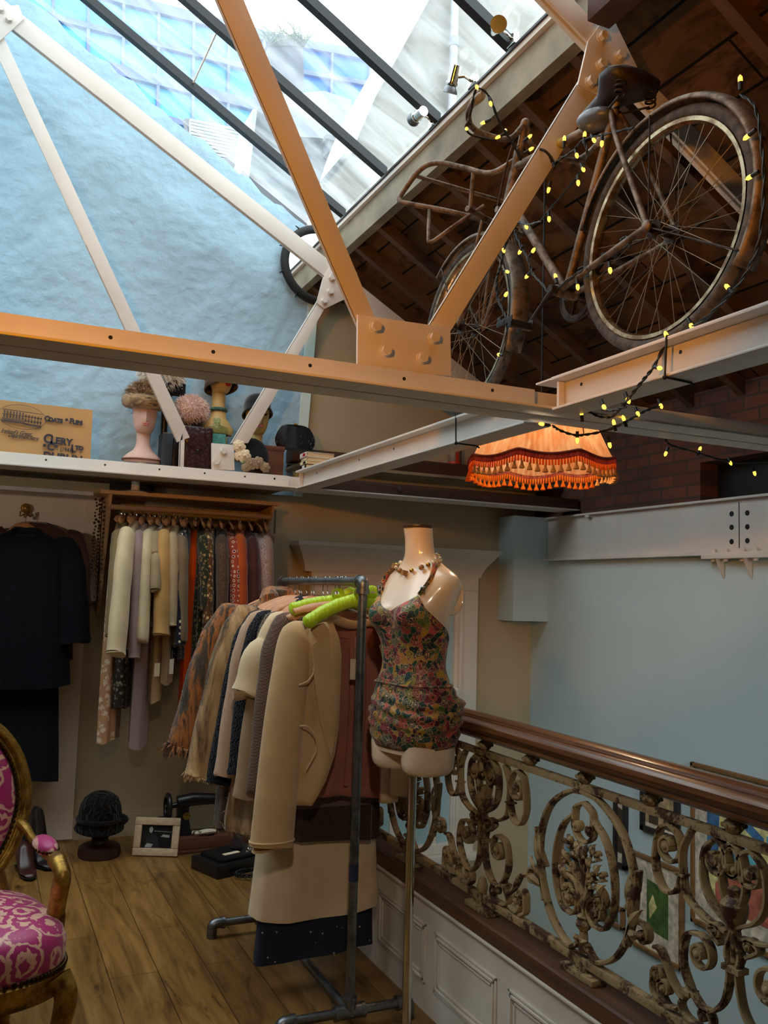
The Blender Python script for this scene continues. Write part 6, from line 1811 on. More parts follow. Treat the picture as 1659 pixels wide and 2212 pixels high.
for sgn in (0, 1):
    mm = (lambda p: p - BN * 2 * (p - BP).dot(BN)) if sgn else (lambda p: p)
    ca_.tube([mm(q(1023, 370, 2.985)), mm(q(1015, 462, 3.045))], .0095, 8)
    ca_.tube(spline([mm(q(928, 452, 3.145)), mm(q(926, 505, 3.12)), mm(q(932, 522, 3.11)), mm(q(985, 485, 3.04)), mm(q(1046, 444, 2.98))], 6), .0085, 8)
    ca_.tube([mm(q(1042, 476, 3.01)), B(1.13, .0, (-.06 if not sgn else .06))], .007, 8)
ca_.build('carrier_frame', M['rust'], bk)
tp = MB().tube([B(.50, .525), B(.60, .545)], .0175, 12); tp.build('yellow_tape', plain('yellow_rag_tape', hexc(170, 150, 70), .8, vary=.3, bump=.4), bk)
# ------------------------------------------------------------------ fairy lights, pendant lamp, spotlights
M['cable'] = plain('dark_green_cable', hexc(26, 30, 30), .5, vary=.2)
nb_ = NT('warm_bulb'); M['bulb'] = nb_.set(rough=.3, emit=(1.0, .50, .05, 1), estr=3.2); nb_.color((1, .6, .1, 1))
def lights(label, runs, bulbs, axis, v, hold=True):
    root = thing('fairy_light_string', label, 'fairy lights', at(*runs[0][0][:2], axis, v), 'strings of warm fairy lights')
    c = MB(); allp = []
    def P3(p): return at(p[0], p[1], p[2] if len(p) > 2 else axis, p[3] if len(p) > 2 else v)
    for r in runs:
        P_ = spline([P3(p) for p in r], 6); allp += P_
        off = [Vector((.003 * math.sin(k * 1.1), .003 * math.cos(k * 1.1), .003 * math.sin(k * 1.1 + 1))) for k in range(len(P_))]
        c.tube([a + b for a, b in zip(P_, off)], .0028, 6); c.tube([a - b for a, b in zip(P_, off)], .0028, 6)
    bs = []
    for b in bulbs:
        p = P3(b)
        q = min(allp, key=lambda a: (a - p).length)
        d = (p - q)
        if d.length > .07: d = d.normalized() * .05; q = p - d * 1.0; q2 = min(allp, key=lambda a: (a - q).length); c.tube([q2, q], .0018, 5)
        if d.length < .012: d = Vector((0, -.01, -.018)); 
        d.normalize()
        c.tube([p - d * .030, p - d * .008], [.0055, .0062], 8)
        bs.append((p, d))
    c.build('cable', M['cable'], root)
    for p, d in bs:
        MB().tube([p - d * .009, p - d * .004, p + d * .006, p + d * .012], [.0045, .0062, .0056, .0015], 8).build('bulb', M['bulb'], root)
    return root
lights('fairy lights twisted round the bicycle handlebar', [[(1008, 280, 'y', 2.745), (1018, 235, 'y', 2.70), (1030, 192, 'y', 2.64), (1056, 208, 'y', 2.66), (1078, 262, 'y', 2.72), (1108, 312, 'y', 2.76), (1135, 365, 'y', 2.79)]],
       [(1030, 188, 'y', 2.63), (1060, 224, 'y', 2.65), (1044, 265, 'y', 2.76), (1008, 278, 'y', 2.73), (1076, 296, 'y', 2.76), (1092, 282, 'y', 2.76), (1144, 295, 'y', 2.74), (1147, 322, 'y', 2.74)], 'y', 2.74)
lights('fairy lights along the bicycle top tube and down past the brace', [[(1205, 348), (1238, 326), (1262, 302), (1310, 290), (1368, 276)], [(1262, 302), (1268, 340), (1248, 380), (1205, 432), (1166, 478)], [(1166, 322), (1178, 326), (1190, 345), (1197, 362)]],
       [(1219, 300), (1263, 291), (1283, 303), (1300, 310), (1246, 336), (1260, 366), (1249, 395), (1185, 410), (1186, 473)], 'x', 1.765)
lights('fairy lights wound on the bicycle down tube and chain stay', [[(1118, 478), (1112, 498), (1122, 525), (1140, 560), (1150, 590), (1172, 615), (1190, 634), (1225, 606), (1265, 580), (1300, 560), (1345, 528)], [(1340, 520), (1352, 512), (1362, 522), (1350, 532)], [(1168, 478), (1140, 485), (1118, 478)]],
       [(1115, 476), (1137, 490), (1123, 544), (1152, 541), (1138, 597), (1200, 597), (1248, 620), (1318, 584)], 'x', 1.745)
lights('fairy lights hanging by the bicycle front wheel and pedal', [[(1115, 480), (1090, 535), (1082, 575), (1074, 600), (1074, 640), (1088, 676), (1096, 700), (1089, 760), (1086, 800)]],
       [(1088, 541), (1096, 587), (1093, 636), (1078, 766)], 'x', 1.69)
lights('fairy lights round the bicycle rear wheel, trailing over the near joist', [[(1600, 205), (1630, 230), (1644, 300), (1650, 400), (1640, 520), (1612, 590), (1574, 640), (1522, 688), (1470, 720), (1440, 742), (1412, 792, 'x', 1.688), (1390, 820, 'x', 1.685), (1366, 850, 'x', 1.685), (1342, 880, 'x', 1.69), (1322, 900, 'y', 2.40), (1296, 900, 'y', 2.40), (1272, 888, 'y', 2.40)], [(1352, 878, 'x', 1.68), (1322, 886, 'x', 1.68), (1300, 884, 'x', 1.68)]],
       [(1599, 171), (1613, 296), (1619, 383), (1571, 620), (1494, 705), (1439, 723), (1425, 795, 'x', 1.68), (1357, 865, 'x', 1.68), (1305, 880, 'x', 1.68)], 'x', 1.745)
lights('fairy lights strung below the near truss beside the orange lampshade', [[(1194, 920), (1210, 930), (1242, 940), (1272, 938), (1310, 930), (1345, 915), (1372, 900), (1398, 886), (1424, 878)]],
       [(1428, 877), (1378, 894), (1347, 904), (1326, 913), (1256, 892), (1170, 916), (1247, 951), (1317, 961)], 'y', 2.42)
lights('fairy lights drooping in front of the brick wall', [[(1436, 948), (1450, 962), (1500, 976), (1552, 992), (1600, 1000), (1675, 996)]],
       [(1512, 970), (1438, 980), (1578, 1000), (1630, 1022)], 'y', 2.72)
for k, (pts, lab) in enumerate((([(985, 888), (985, 945), (1028, 952)], 'black cable tie round the far joist left of the lampshade'), ([(1440, 742), (1436, 806), (1482, 818)], 'black cable tie round the near joist under the bicycle wheel'))):
    x = 1.742 if k == 0 else 1.695
    a, b = at(*pts[0], 'x', x), at(*pts[1], 'x', x)
    a.z = 2.284; b.z = 2.168
    m = MB().tube([a, b, b + Vector((.104, .01, 0)), b + Vector((.118, .012, -.006))], .0035, 8)
    m.tube([a, a + Vector((.10, 0, .002))], .0035, 8); m.ball(b, .007, 8, 6)
    tag(m.build('cable_tie', M['black_rubber']), lab, 'cable tie')
a = at(1190, 325, 'y', 2.535); 
m = MB().tube(spline([at(1166, 322, 'y', 2.55), at(1180, 328, 'y', 2.535), at(1192, 345, 'y', 2.533), at(1198, 364, 'y', 2.545)], 5), .005, 8)
tag(m.build('cable_strap', M['black_rubber']), 'black strap tying the bicycle to the right brace of the near truss', 'strap')

# pendant lamp with pleated silk shade and tasselled fringe
LY = 3.30
lc = at(1168, 1000, 'y', LY); LR = (at(1300, 1030, 'y', LY).x - at(1035, 1030, 'y', LY).x) / 2 * .97
zbm = at(1165, 1000, 'y', LY).z - .004
pl = thing('pendant_lamp', 'orange pleated silk pendant lampshade with scalloped rose braid and tassels', 'pendant lamp', (lc.x, LY, zbm))
def silk(name='orange_pleated_silk', c1=hexc(232, 160, 104), c2=hexc(250, 206, 160)):
    n = NT(name); v = n.co()
    d = n.n('ShaderNodeBsdfDiffuse'); t = n.n('ShaderNodeBsdfTranslucent'); mx = n.n('ShaderNodeMixShader'); mx.inputs[0].default_value = .55
    c = n.ramp(n.noise(n.co((1, 1, .15)), 26, 3), [(.35, c1), (.65, c2)])
    n.l(c, d.inputs[0]); n.l(c, t.inputs[0]); n.l(d.outputs[0], mx.inputs[1]); n.l(t.outputs[0], mx.inputs[2]); n.l(mx.outputs[0], n.out.inputs[0]); n.t.nodes.remove(n.b)
    return n.m
M['silk'] = silk()
zt_ = zbm + .275
NP = 160; rings = []
def scal(a): return abs(math.sin(a * 4.0 + .4))        # eight scallops
for i in range(13):
    u = i / 12; ring = []
    for k in range(NP):
        a = 2 * PI * k / NP
        r = lerp(LR, LR * .60, u ** .92) * (1 + .012 * (1 - u) * math.cos(a * 8 + .8)) + .004 * (1 if k % 2 else -1) + .003 * math.sin(a * 23)
        z = lerp(zbm - .022 * (scal(a) - .4), zt_, u)
        ring.append(Vector((lc.x + r * math.cos(a), LY + r * math.sin(a), z)))
    rings.append(ring)
MB().loft(rings, cap=False).build('shade', M['silk'], pl, angle=20)
M['rose_braid'] = silk('rose_braid', hexc(196, 104, 92), hexc(214, 130, 112)); M['orange_fringe'] = silk('orange_fringe', hexc(240, 130, 34), hexc(246, 152, 60)); M['tassel'] = cloth('gold_tassel', hexc(206, 146, 84), sheen=.1)
b = MB(); f2 = MB()
for k in range(NP):
    a0, a1 = 2 * PI * k / NP, 2 * PI * (k + 1) / NP
    def rim(a, dz, dr): 
        r = LR * (1 + .012 * math.cos(a * 8 + .8)) + dr; return Vector((lc.x + r * math.cos(a), LY + r * math.sin(a), zbm - .022 * (scal(a) - .4) + dz))
    b.add([rim(a0, .012, .007), rim(a1, .012, .007), rim(a1, -.016, .010), rim(a0, -.016, .010)], [(0, 1, 2, 3)])
    am = (a0 + a1) / 2; e = (a1 - a0) * .36
    f2.add([rim(am - e, -.014, .006), rim(am + e, -.014, .006), rim(am + e, -.040, .008), rim(am - e, -.040, .008)], [(0, 1, 2, 3)])
b.tube([rim(2 * PI * k / NP, .010, .008) for k in range(NP)], .005, 6, closed=True)
b.build('braid', M['rose_braid'], pl, solid=.002)
f2.build('fringe', M['orange_fringe'], pl, solid=.0015, fix=False)
for k in range(64):
    a = 2 * PI * (k + .5) / 64; p = rim(a, -.038, .008)
    m = MB().lathe([(.003, 0), (.006, -.006), (.005, -.010), (.011, -.024), (.013, -.030), (.010, -.032), (0, -.031)], p, 8)
    m.tube([p, p + Vector((0, 0, .012))], .0015, 4); m.build('tassel', M['tassel'] if math.sin(a) < .1 else M['orange_fringe'], pl)
MB().cyl((lc.x, LY, zt_ - .02), (lc.x, LY, 3.72), .004, 8).build('cord', M['black_rubber'], pl)
sk = MB().tube([(lc.x + LR * .59 * math.cos(t), LY + LR * .59 * math.sin(t), zt_ - .006) for t in [2 * PI * k / 32 for k in range(32)]], .004, 6, closed=True)
for k in range(3): sk.tube([(lc.x, LY, zt_ - .02), (lc.x + LR * .59 * math.cos(k * 2.1), LY + LR * .59 * math.sin(k * 2.1), zt_ - .006)], .003, 6)
sk.cyl((lc.x, LY, zt_ - .09), (lc.x, LY, zt_ - .01), .02, 14); sk.build('lamp_holder', M['black'], pl)
bl = NT('lamp_bulb'); bm2 = bl.set(emit=(1, .62, .28, 1), estr=7)
MB().ball((lc.x, LY, zt_ - .14), (.032, .032, .045), 16, 10).build('bulb', bm2, pl)
lamp('pendant_glow', 'POINT', (lc.x, LY, zt_ - .20), 6, (1.0, .74, .46), .05)
tag(MB().bx(1.72, 1.86, 2.425, 2.55, 2.285, 2.291).build('steel_plate', M['cream_paint'], smooth=False), 'small plate bridging the near truss and joist beside the lamp cord', 'plate')

# three chrome spotlights clipped on the skylight curb
for k, (cp, bp, hp, lab, up) in enumerate((((1022, 178), (1003, 165), (980, 168), 'chrome spotlight on the skylight curb, middle one of three', 0), ((936, 266), (921, 252), (905, 248), 'chrome spotlight on the skylight curb, lowest of three', 0), ((1108, 88), (1094, 72), (1073, 60), 'chrome spotlight facing the room, highest on the skylight curb', 1))):
    c = at(*cp, 'x', 2.045); s_ = thing('spotlight', lab, 'spotlight', c, 'spotlights on the skylight curb')
    MB().box(c, (.03, .06, .055)).build('clamp', M['chrome'], s_, bevel=.004)
    j = at(*bp, 'x', 1.985); h_ = at(*hp, 'x', 1.945)
    MB().tube([c, j, h_], .0075, 8).build('arm', M['chrome'], s_)
    d = ((at(hp[0] - 5, hp[1] + 20, 'x', 1.945) - h_) if not up else Vector((-.35, -.8, -.35))).normalized()
    if not up and k == 1: d = (at(hp[0] - 12, hp[1] + 10, 'x', 1.945) - h_).normalized()
    b_ = MB().tube([h_ - d * .055, h_ + d * .02], .026, 18); b_.tube([h_ + d * .02, h_ + d * .026, h_ + d * .034], [.029, .030, .028], 18); b_.build('can', M['chrome'], s_)
    MB().tube([h_ + d * .034, h_ + d * .055, h_ + d * .07], [.022, .034, .037], 18).build('reflector_lamp', M['pipe'] if not up else metal('gold_reflector', hexc(220, 170, 80), .3), s_)
# ------------------------------------------------------------------ left side: white board, black coats, things on the floor
wb = MB().bx(-.9, at(200, 1065, 'y', 5.775).x, 5.77, 5.797, .012, 2.085)
struct('wall_board', wb, M['white_board'], smooth=False)
tag(MB().bx(.575, .668, 5.755, 5.768, at(190, 1298, 'y', 5.76).z, 2.09).build('backing_board', M['white_board'], smooth=False), 'narrow white backing board behind the bead necklaces', 'board')
a, b = at(0, 1052, 'y', 5.50), at(213, 1070, 'y', 5.50)
gs = MB().prism([(-.9, 5.50, b.z - .004), (b.x - .03, 5.50, b.z - .004), (b.x + .03, 5.62, b.z - .004), (b.x + .03, YB - .003, b.z - .004), (-.9, YB - .003, b.z - .004)], (0, 0, .022))
tag(gs.build('wall_shelf', plain('grey_white_shelf', hexc(190, 190, 188), .5), smooth=False), 'grey white wall shelf above the board with the black coats', 'shelf')
hk = thing('coat_hook', 'ornate brass coat hook holding the black coats on the white board', 'coat hook', at(55, 1105, 'y', 5.70))
c = at(56, 1098, 'y', 5.74)
m = MB().ball(c, (.03, .012, .03), 14, 8).ball(c - Vector((0, .014, 0)), (.018, .01, .018), 12, 8)
m.cyl(c + Vector((0, .03, 0)), c, .02, 14)
m.tube(spline([c + Vector((0, -.01, -.015)), c + Vector((.004, -.035, -.035)), c + Vector((0, -.06, -.055)), c + Vector((0, -.085, -.035)), c + Vector((0, -.09, -.012))], 6), .006, 8)
for s in (-1, 1): m.tube(spline([c + Vector((0, -.005, -.03)), c + Vector((s * .03, -.015, -.05)), c + Vector((s * .028, -.02, -.02))], 5), .004, 6)
m.build('hook', M['gilt'], hk)
hp = c + Vector((0, -.062, -.052))
GB = 'black clothes on the white board'
hanger(hp + Vector((0, -.03, .0)), math.radians(-6), 'wooden hanger on the brass hook carrying the black coats', w=.085, rail_r=.007, drop=.05, rise=.10, th=2.0)
pos = hp + Vector((.0, -.04, .01))
garment('black_coat', 'black curly lamb jacket with scalloped hem on the white board', 'coat', pos + Vector((0, -.03, 0)), math.radians(-4), cloth('black_persian', hexc(11, 12, 17), kind='tweed', s=90, col2=hexc(18, 20, 28), rough=.9, sheen=.05), w=.225, L=.90, sl=.56, splay=.10, depth=.09, flare=.07, group=GB, sleeve_r=.075, sleeve_end=.095, seed=61, folds=.014, drop=.105, collar=('stand', M['black_cloth']))
garment('black_dress', 'long black dress hanging below the black curly lamb jacket', 'dress', pos + Vector((.0, .015, 0)), math.radians(-4), M['black_cloth'], w=.20, L=1.41, depth=.05, flare=.07, group=GB, seed=62, folds=.012, drop=.14)
garment('brown_coat', 'dark brown coat showing at the shoulder behind the black curly lamb jacket', 'coat', pos + Vector((.06, .03, .0)), math.radians(-10), cloth('dark_brown_wool', hexc(74, 46, 36)), w=.225, L=.8, sl=.4, depth=.04, group=GB, seed=63, drop=.055)
MB().box(hp + Vector((-.02, -.11, -.21)), (.045, .003, .012)).build('size_strip', M['hanger_wood'], hk)

# hat on a wooden head near the skirting
c = at(215, 1762, 'y', 5.42)
hs2 = thing('hat_block_stand', 'dark turned wooden hat stand on the floor under the wall rail', 'hat stand', (c.x, 5.42, 0))
MB().lathe([(.0, 0), (.115, 0), (.12, .02), (.115, .055), (.10, .065), (.05, .075), (.045, .10), (.07, .13), (.09, .2), (.085, .26), (0, .29)], (c.x + .01, 5.42, 0), 28).build('stand', wood('dark_hat_stand', hexc(44, 26, 18), hexc(70, 42, 28), rough=.5), hs2)
m = MB(); dome(m, (c.x, 5.40, .19), .118, .125, .17, brim=.14, tilt=.12, drop=.03)
hh = m.build('brown_hat', cloth('dark_brown_felt', hexc(22, 16, 13), sheen=.08, kind='curl', s=9, col2=hexc(26, 19, 15)), solid=.008)
hh.name = 'felt_hat'
tag(hh, 'dark brown felt hat on the floor hat stand beside the photo frame', 'hat')
m = MB().ball((c.x + .105, 5.35, .21), (.05, .03, .035), 10, 6).tube([(c.x + .122 * math.cos(t), 5.40 + .13 * math.sin(t), .215) for t in [2 * PI * k / 24 for k in range(24)]], .014, 6, closed=True)
m.build('hat_band', cloth('dark_band', hexc(22, 16, 14)), hh)

# framed black and white photograph leaning on the floor
fl, fr_ = at(286, 1848, 'z', 0), at(384, 1851, 'z', 0)
pf = thing('photo_frame', 'limed wooden frame with a black and white photograph of a seated man, on the floor', 'picture frame', (fl + fr_) / 2)
dx = (fr_ - fl).normalized(); W_ = (fr_ - fl).length
H_ = W_ * .80
nrm = Vector((dx.y, -dx.x, 0)).normalized(); 
if nrm.y > 0: nrm = -nrm
upv = (Vector((0, 0, 1)) * math.cos(.22) - nrm * math.sin(.22)).normalized(); fn = dx.cross(upv).normalized()
if fn.y > 0: fn = -fn
def FP(u, v, w=0.0): return fl + dx * u + upv * v + fn * w + Vector((0, 0, .002))
m = MB(); t_ = .042
for A, Bb in (((0, 0), (W_, t_)), ((0, H_ - t_), (W_, H_)), ((0, t_), (t_, H_ - t_)), ((W_ - t_, t_), (W_, H_ - t_))):
    m.prism([FP(A[0], A[1]), FP(Bb[0], A[1]), FP(Bb[0], Bb[1]), FP(A[0], Bb[1])], fn * .018)
m.build('frame', M['pale_wood'], pf, bevel=.006)
MB().prism([FP(t_, t_, .004), FP(W_ - t_, t_, .004), FP(W_ - t_, H_ - t_, .004), FP(t_, H_ - t_, .004)], -fn * .004).build('photograph', plain('dark_photo', hexc(24, 24, 24), .3, vary=.5, scale=25), pf, smooth=False)
m = MB()
def shp(pts, w): m.prism([FP(t_ + x * (W_ - 2 * t_), t_ + y * (H_ - 2 * t_), w) for x, y in pts], fn * .0004)
shp([(.24, .70), (.30, .64), (.34, .70), (.36, .82), (.33, .92), (.27, .93), (.23, .84)], .0045)      # pale face
shp([(.12, .04), (.34, .02), (.40, .17), (.20, .20)], .0045); shp([(.62, .50), (.90, .46), (.92, .58), (.70, .60)], .0045)
shp([(.40, .73), (.96, .70), (.96, .72), (.40, .75)], .0045)
m.build('pale_shapes', plain('photo_lights', hexc(150, 150, 146), .35, vary=.3, scale=40), pf, smooth=False)
m = MB(); m.prism([FP(t_ + x * (W_ - 2 * t_), t_ + y * (H_ - 2 * t_), .0043) for x, y in ((.16, .0), (.60, .0), (.52, .45), (.40, .60), (.26, .62), (.16, .45), (.12, .2))], fn * .0003)
m.build('dark_suit', plain('photo_suit', hexc(40, 40, 40), .35, vary=.3, scale=30), pf, smooth=False)
MB().bar(FP(W_ / 2, H_ * .7, -.004), FP(W_ / 2, 0.01, -.004) - fn * .11, .05, .004, dx).build('easel_back', M['black'], pf)

# black hand sewing machine on a wooden base
c = at(400, 1762, 'y', 5.36)
sm_ = thing('sewing_machine', 'black hand crank sewing machine on a wooden base, behind the photo frame', 'sewing machine', (c.x + .1, 5.4, 0))
bx0 = at(372, 1800, 'y', 5.36).x; bx1 = at(560, 1820, 'y', 5.36).x
MB().bx(bx0, bx1, 5.30, 5.50, 0, .085).bx(bx0 - .01, bx1 + .01, 5.29, 5.51, 0, .018).build('base', M['brown_wood'], sm_, bevel=.006)
m = MB()
X0 = bx0 + .06
m.loft([[Vector((X0 + a * s, 5.40 + b * s * .8, z)) for a, b in ((-.04, -.04), (.05, -.04), (.05, .04), (-.04, .04))] for z, s in ((.085, 1.25), (.12, 1.0), (.2, .75), (.27, .8), (.30, .7))])
m.tube([(X0 - .03, 5.40, .27), (X0 + .06, 5.40, .285), (X0 + .18, 5.40, .28), (X0 + .27, 5.40, .265)], [.04, .038, .032, .036], 14)
m.loft([[Vector((X0 + .27 + a, 5.40 + b, z)) for a, b in ((-.03, -.03), (.025, -.03), (.025, .03), (-.03, .03))] for z in (.16, .30)])
m.cyl((X0 + .26, 5.40, .095), (X0 + .26, 5.40, .16), .006, 8)
m.build('body', M['black'], sm_, bevel=.008)
m = MB(); R_ = Matrix.Rotation(PI / 2, 3, 'Y')
m.tube([(X0 - .085, 5.40 + .068 * math.cos(t), .25 + .068 * math.sin(t)) for t in [2 * PI * k / 32 for k in range(32)]], .014, 10, closed=True)
for k in range(3): m.tube([(X0 - .085, 5.40, .25), (X0 - .085, 5.40 + .066 * math.cos(k * 2.1), .25 + .066 * math.sin(k * 2.1))], .008, 6)
m.cyl((X0 - .10, 5.40, .25), (X0 - .02, 5.40, .26), .016, 12); m.cyl((X0 - .10, 5.36, .20), (X0 - .15, 5.36, .20), .009, 8)
m.build('hand_wheel', M['black'], sm_)
MB().cyl((X0 + .02, 5.357, .20), (X0 + .02, 5.352, .20), .022, 16).build('brass_badge', M['gilt'], sm_)
# crumpled white gloves on the base
m = MB(); rg = random.Random(6); gcen = at(452, 1795, 'y', 5.28)
for k in range(9): 
    p = Vector((gcen.x + rg.uniform(-.05, .05), 5.345 + rg.uniform(-.02, .03), .094 + rg.uniform(0, .01))); m.tube([p, p + Vector((rg.uniform(-.05, .03), -.02, rg.uniform(0, .014))), p + Vector((rg.uniform(-.08, .03), -.03, rg.uniform(-.002, .01)))], [.012, .010, .006], 7, flat=(1.2, .5))
m.ball((gcen.x + .01, 5.36, .1), (.06, .035, .014), 12, 6)
tag(m.build('white_gloves', plain('ivory_gloves', hexc(216, 206, 180), .8)), 'crumpled ivory gloves lying on the sewing machine base', 'gloves')
# black display plinth with label, rod and figurine, coiled cord
c0 = at(432, 1868, 'z', 0); c1 = at(510, 1882, 'z', 0)
pq = thing('black_plinth', 'low black plinth with a cream label plate on the floor behind the rack foot', 'plinth', c0)
R = rotz(-.22)
pc = Vector((1.42, 4.98, 0)); pc = at(500, 1862, 'z', .03)
m = MB().box((pc.x, pc.y, .035), (.36, .26, .07), rotz(.35)).box((pc.x, pc.y, .082), (.28, .2, .024), rotz(.35)); m.build('plinth', M['black'], pq, bevel=.006)
MB().box(Vector((pc.x, pc.y, .096)) + rotz(.35) @ Vector((-.04, -.05, 0)), (.10, .03, .003), rotz(.35)).build('label_plate', M['card'], pq, smooth=False)
rod = at(535, 1860, 'y', pc.y - .02)
m = MB().cyl((rod.x, pc.y - .02, .095), (rod.x + .005, pc.y - .02, .36), .003, 8).lathe([(.02, .095), (.018, .102), (.005, .106), (.003, .12)], (rod.x, pc.y - .02, 0), 12); m.build('rod', M['chrome'], pq)
m = MB().lathe([(.02, .095), (.035, .10), (.03, .13), (.02, .16), (.035, .2), (.04, .24), (.026, .28), (.02, .29), (.024, .32), (.012, .345), (0, .35)], (rod.x - .05, pc.y + .03, 0), 16)
tag(m.build('figurine', plain('dark_violet_glaze', hexc(52, 40, 48), .3, vary=.3)), 'small dark violet figurine standing on the low black plinth', 'figurine')
m = MB(); cc0 = at(545, 1890, 'z', .012)
pts = []
for k in range(220):
    t = k / 219; base = cc0 + Vector((.09 * math.cos(t * 5.2), .05 * math.sin(t * 5.2) , .012)); pts.append(base + Vector((.008 * math.cos(k * .9), .004 * math.sin(k * .5), .010 * math.sin(k * .9))))
m.tube(pts, .0032, 6)
tag(m.build('coiled_cord', M['black_rubber']), 'coiled black telephone cord on the floor beside the low black plinth', 'cord')
# ankle boots behind the chair
def boot(pos, ang, lab, mt, h=.20):
    r = thing('ankle_boot', lab, 'boot', pos, 'boots behind the gilt chair')
    T = Matrix.Translation(Vector(pos)) @ Matrix.Rotation(ang, 4, 'Z')
    m = MB(); rings = []
    for u in [k / 14 for k in range(15)]:
        y = lerp(.06, -.20, u); top = lerp(h, .035, min(1, max(0, (u - .32) / .35)) ** .7) * (1 if u < .93 else .7); wd = .036 + .008 * math.sin(u * PI * 1.1) - .016 * max(0, u - .8) * 5 * .5
        if u == 0: top *= .96; wd *= .6
        if u == 1: wd *= .5; top *= .7
        rings.append([Vector((wd * math.cos(t), y, .016 + (top - .016) * (.5 + .5 * math.sin(t)))) for t in [2 * PI * j / 18 for j in range(18)]])
    m.loft(rings); m.move(T).build('upper', mt, r, angle=60)
    s = MB(); s.loft([[Vector((x, y, z)) for x, y in ((-.034, .06), (-.03, -.05), (-.042, -.12), (-.03, -.19), (0, -.215), (.03, -.19), (.042, -.12), (.03, -.05), (.034, .06))] for z in (.008, .018)]); s.bx(-.03, .03, .0, .062, 0, .02); s.move(T).build('sole', M['black'], r)
M['oxblood'] = plain('oxblood_leather', hexc(66, 32, 26), .3, vary=.25); M['dark_boot'] = plain('dark_boot_leather', hexc(36, 26, 24), .35, vary=.25)
boot(at(52, 1900, 'z', 0) + Vector((0, .16, 0)), .15, 'oxblood ankle boot nearest the chair arm support', M['oxblood'], .15)
boot(at(80, 1886, 'z', 0) + Vector((.0, .20, 0)), .35, 'dark tall boot with pointed toe behind the oxblood boot', M['dark_boot'], .30)
boot(at(55, 1870, 'z', 0) + Vector((-.02, .26, 0)), .25, 'second dark tall boot, against the white board', M['dark_boot'], .32)

# ------------------------------------------------------------------ gilt armchair in pink damask
def damask():
    n = NT('pink_damask'); v = n.co()
    dn = n.n('ShaderNodeTexNoise'); dn.inputs['Scale'].default_value = 13; dn.inputs['Detail'].default_value = 2; n.l(v, dn.inputs['Vector'])
    wv = n.n('ShaderNodeVectorMath', operation='MULTIPLY_ADD'); n.l(dn.outputs['Color'], wv.inputs[0]); wv.inputs[1].default_value = (.07, .07, .07); n.l(v, wv.inputs[2])
    vo = n.n('ShaderNodeTexVoronoi'); vo.inputs['Scale'].default_value = 9.5; vo.inputs['Randomness'].default_value = .6; n.l(wv.outputs[0], vo.inputs['Vector'])
    d = vo.outputs['Distance']
    f = n.math('FRACT', n.math('ADD', n.math('MULTIPLY', d, 3.4), n.math('MULTIPLY', n.noise(v, 34, 3, .6, .8), 1.3)))
    a1 = n.ramp(f, [(.40, (0, 0, 0, 1)), (.44, (1, 1, 1, 1)), (.86, (1, 1, 1, 1)), (.9, (0, 0, 0, 1))])
    a2 = n.ramp(d, [(.60, (1, 1, 1, 1)), (.64, (0, 0, 0, 1))])
    k = n.mix(1.0, a1, a2, 'MULTIPLY')
    n.color(n.mix(k, hexc(176, 44, 106), hexc(226, 176, 150)))
    n.bump(k, .12, .003)
    return n.set(rough=.42, sheen=.3)
M['damask'] = damask()
M['studs'] = metal('dark_studs', hexc(84, 66, 40), .4, .3)
ch_t = thing('gilt_armchair', 'gilt carved armchair upholstered in pink and cream damask with dark studs', 'armchair', (0, 3.2, 0))
CHC = Vector((.03, 3.19, 0)); CHR = rotz(math.radians(12))      # faces -Y turned a little toward +X
def K(x, y, z): return CHC + CHR @ Vector((x, y, 0)) + Vector((0, 0, z))
# seat: half width .27 front, .22 back; front y = -.27, back y = +.22
def seat_out(s=1.0, n=40, grow=0.0):
    pts = []
    for k in range(n):
        t = 2 * PI * k / n; c, s_ = math.cos(t), math.sin(t)
        e = .55
        x = (.285 + grow) * math.copysign(abs(c) ** e, c) ; y = (.255 + grow) * math.copysign(abs(s_) ** e, s_)
        x *= 1 - .16 * (y + .25) / .5
        if y < 0: y -= .035 * math.cos(x * 5.2) 
        pts.append((x * s, y * s))
    return pts
m = MB()
m.loft([[K(x, y, z) for x, y in seat_out(s, grow=g)] for z, s, g in ((.352, 1.0, -.004), (.375, 1.0, .006), (.43, 1.0, .008), (.458, .99, .0), (.478, .93, 0), (.494, .80, 0), (.504, .55, 0), (.508, .25, 0), (.509, .02, 0))])
st_ = m.build('seat', M['damask'], ch_t, angle=70)
m = MB()
so_ = seat_out(1.0, 120, .008)
for x, y in so_: m.ball(K(x, y, .362), .0075, 6, 4)
o = m.build('studs', M['studs'], st_); o['kind'] = 'stuff'
m = MB()
m.loft([[K(x, y, z) for x, y in seat_out(1.0, grow=g)] for z, g in ((.275, -.03), (.28, .0), (.305, .010), (.332, .006), (.349, .012), (.354, .004), (.354, -.03))]); m.build('seat_rail', M['gilt'], ch_t, angle=60)
for sx, sy in ((1, -1), (-1, -1), (1, 1), (-1, 1)):
    fx, fy = (.225, -.245) if sy < 0 else (.20, .205)
    m = MB(); P_ = spline([K(sx * fx, fy, .34), K(sx * (fx + .022), fy + sy * .02, .28), K(sx * (fx + .004), fy + sy * .006, .15), K(sx * (fx - .012), fy - sy * .01, .06), K(sx * (fx + .006), fy + sy * .012, .012), K(sx * (fx + .01), fy + sy * .016, .0)], 6)
    n_ = len(P_); m.tube(P_, [lerp(.042, .018, min(1, k / (n_ * .7))) + (.006 if k > n_ * .86 else 0) for k in range(n_)], 12); m.build('leg', M['gilt'], ch_t)
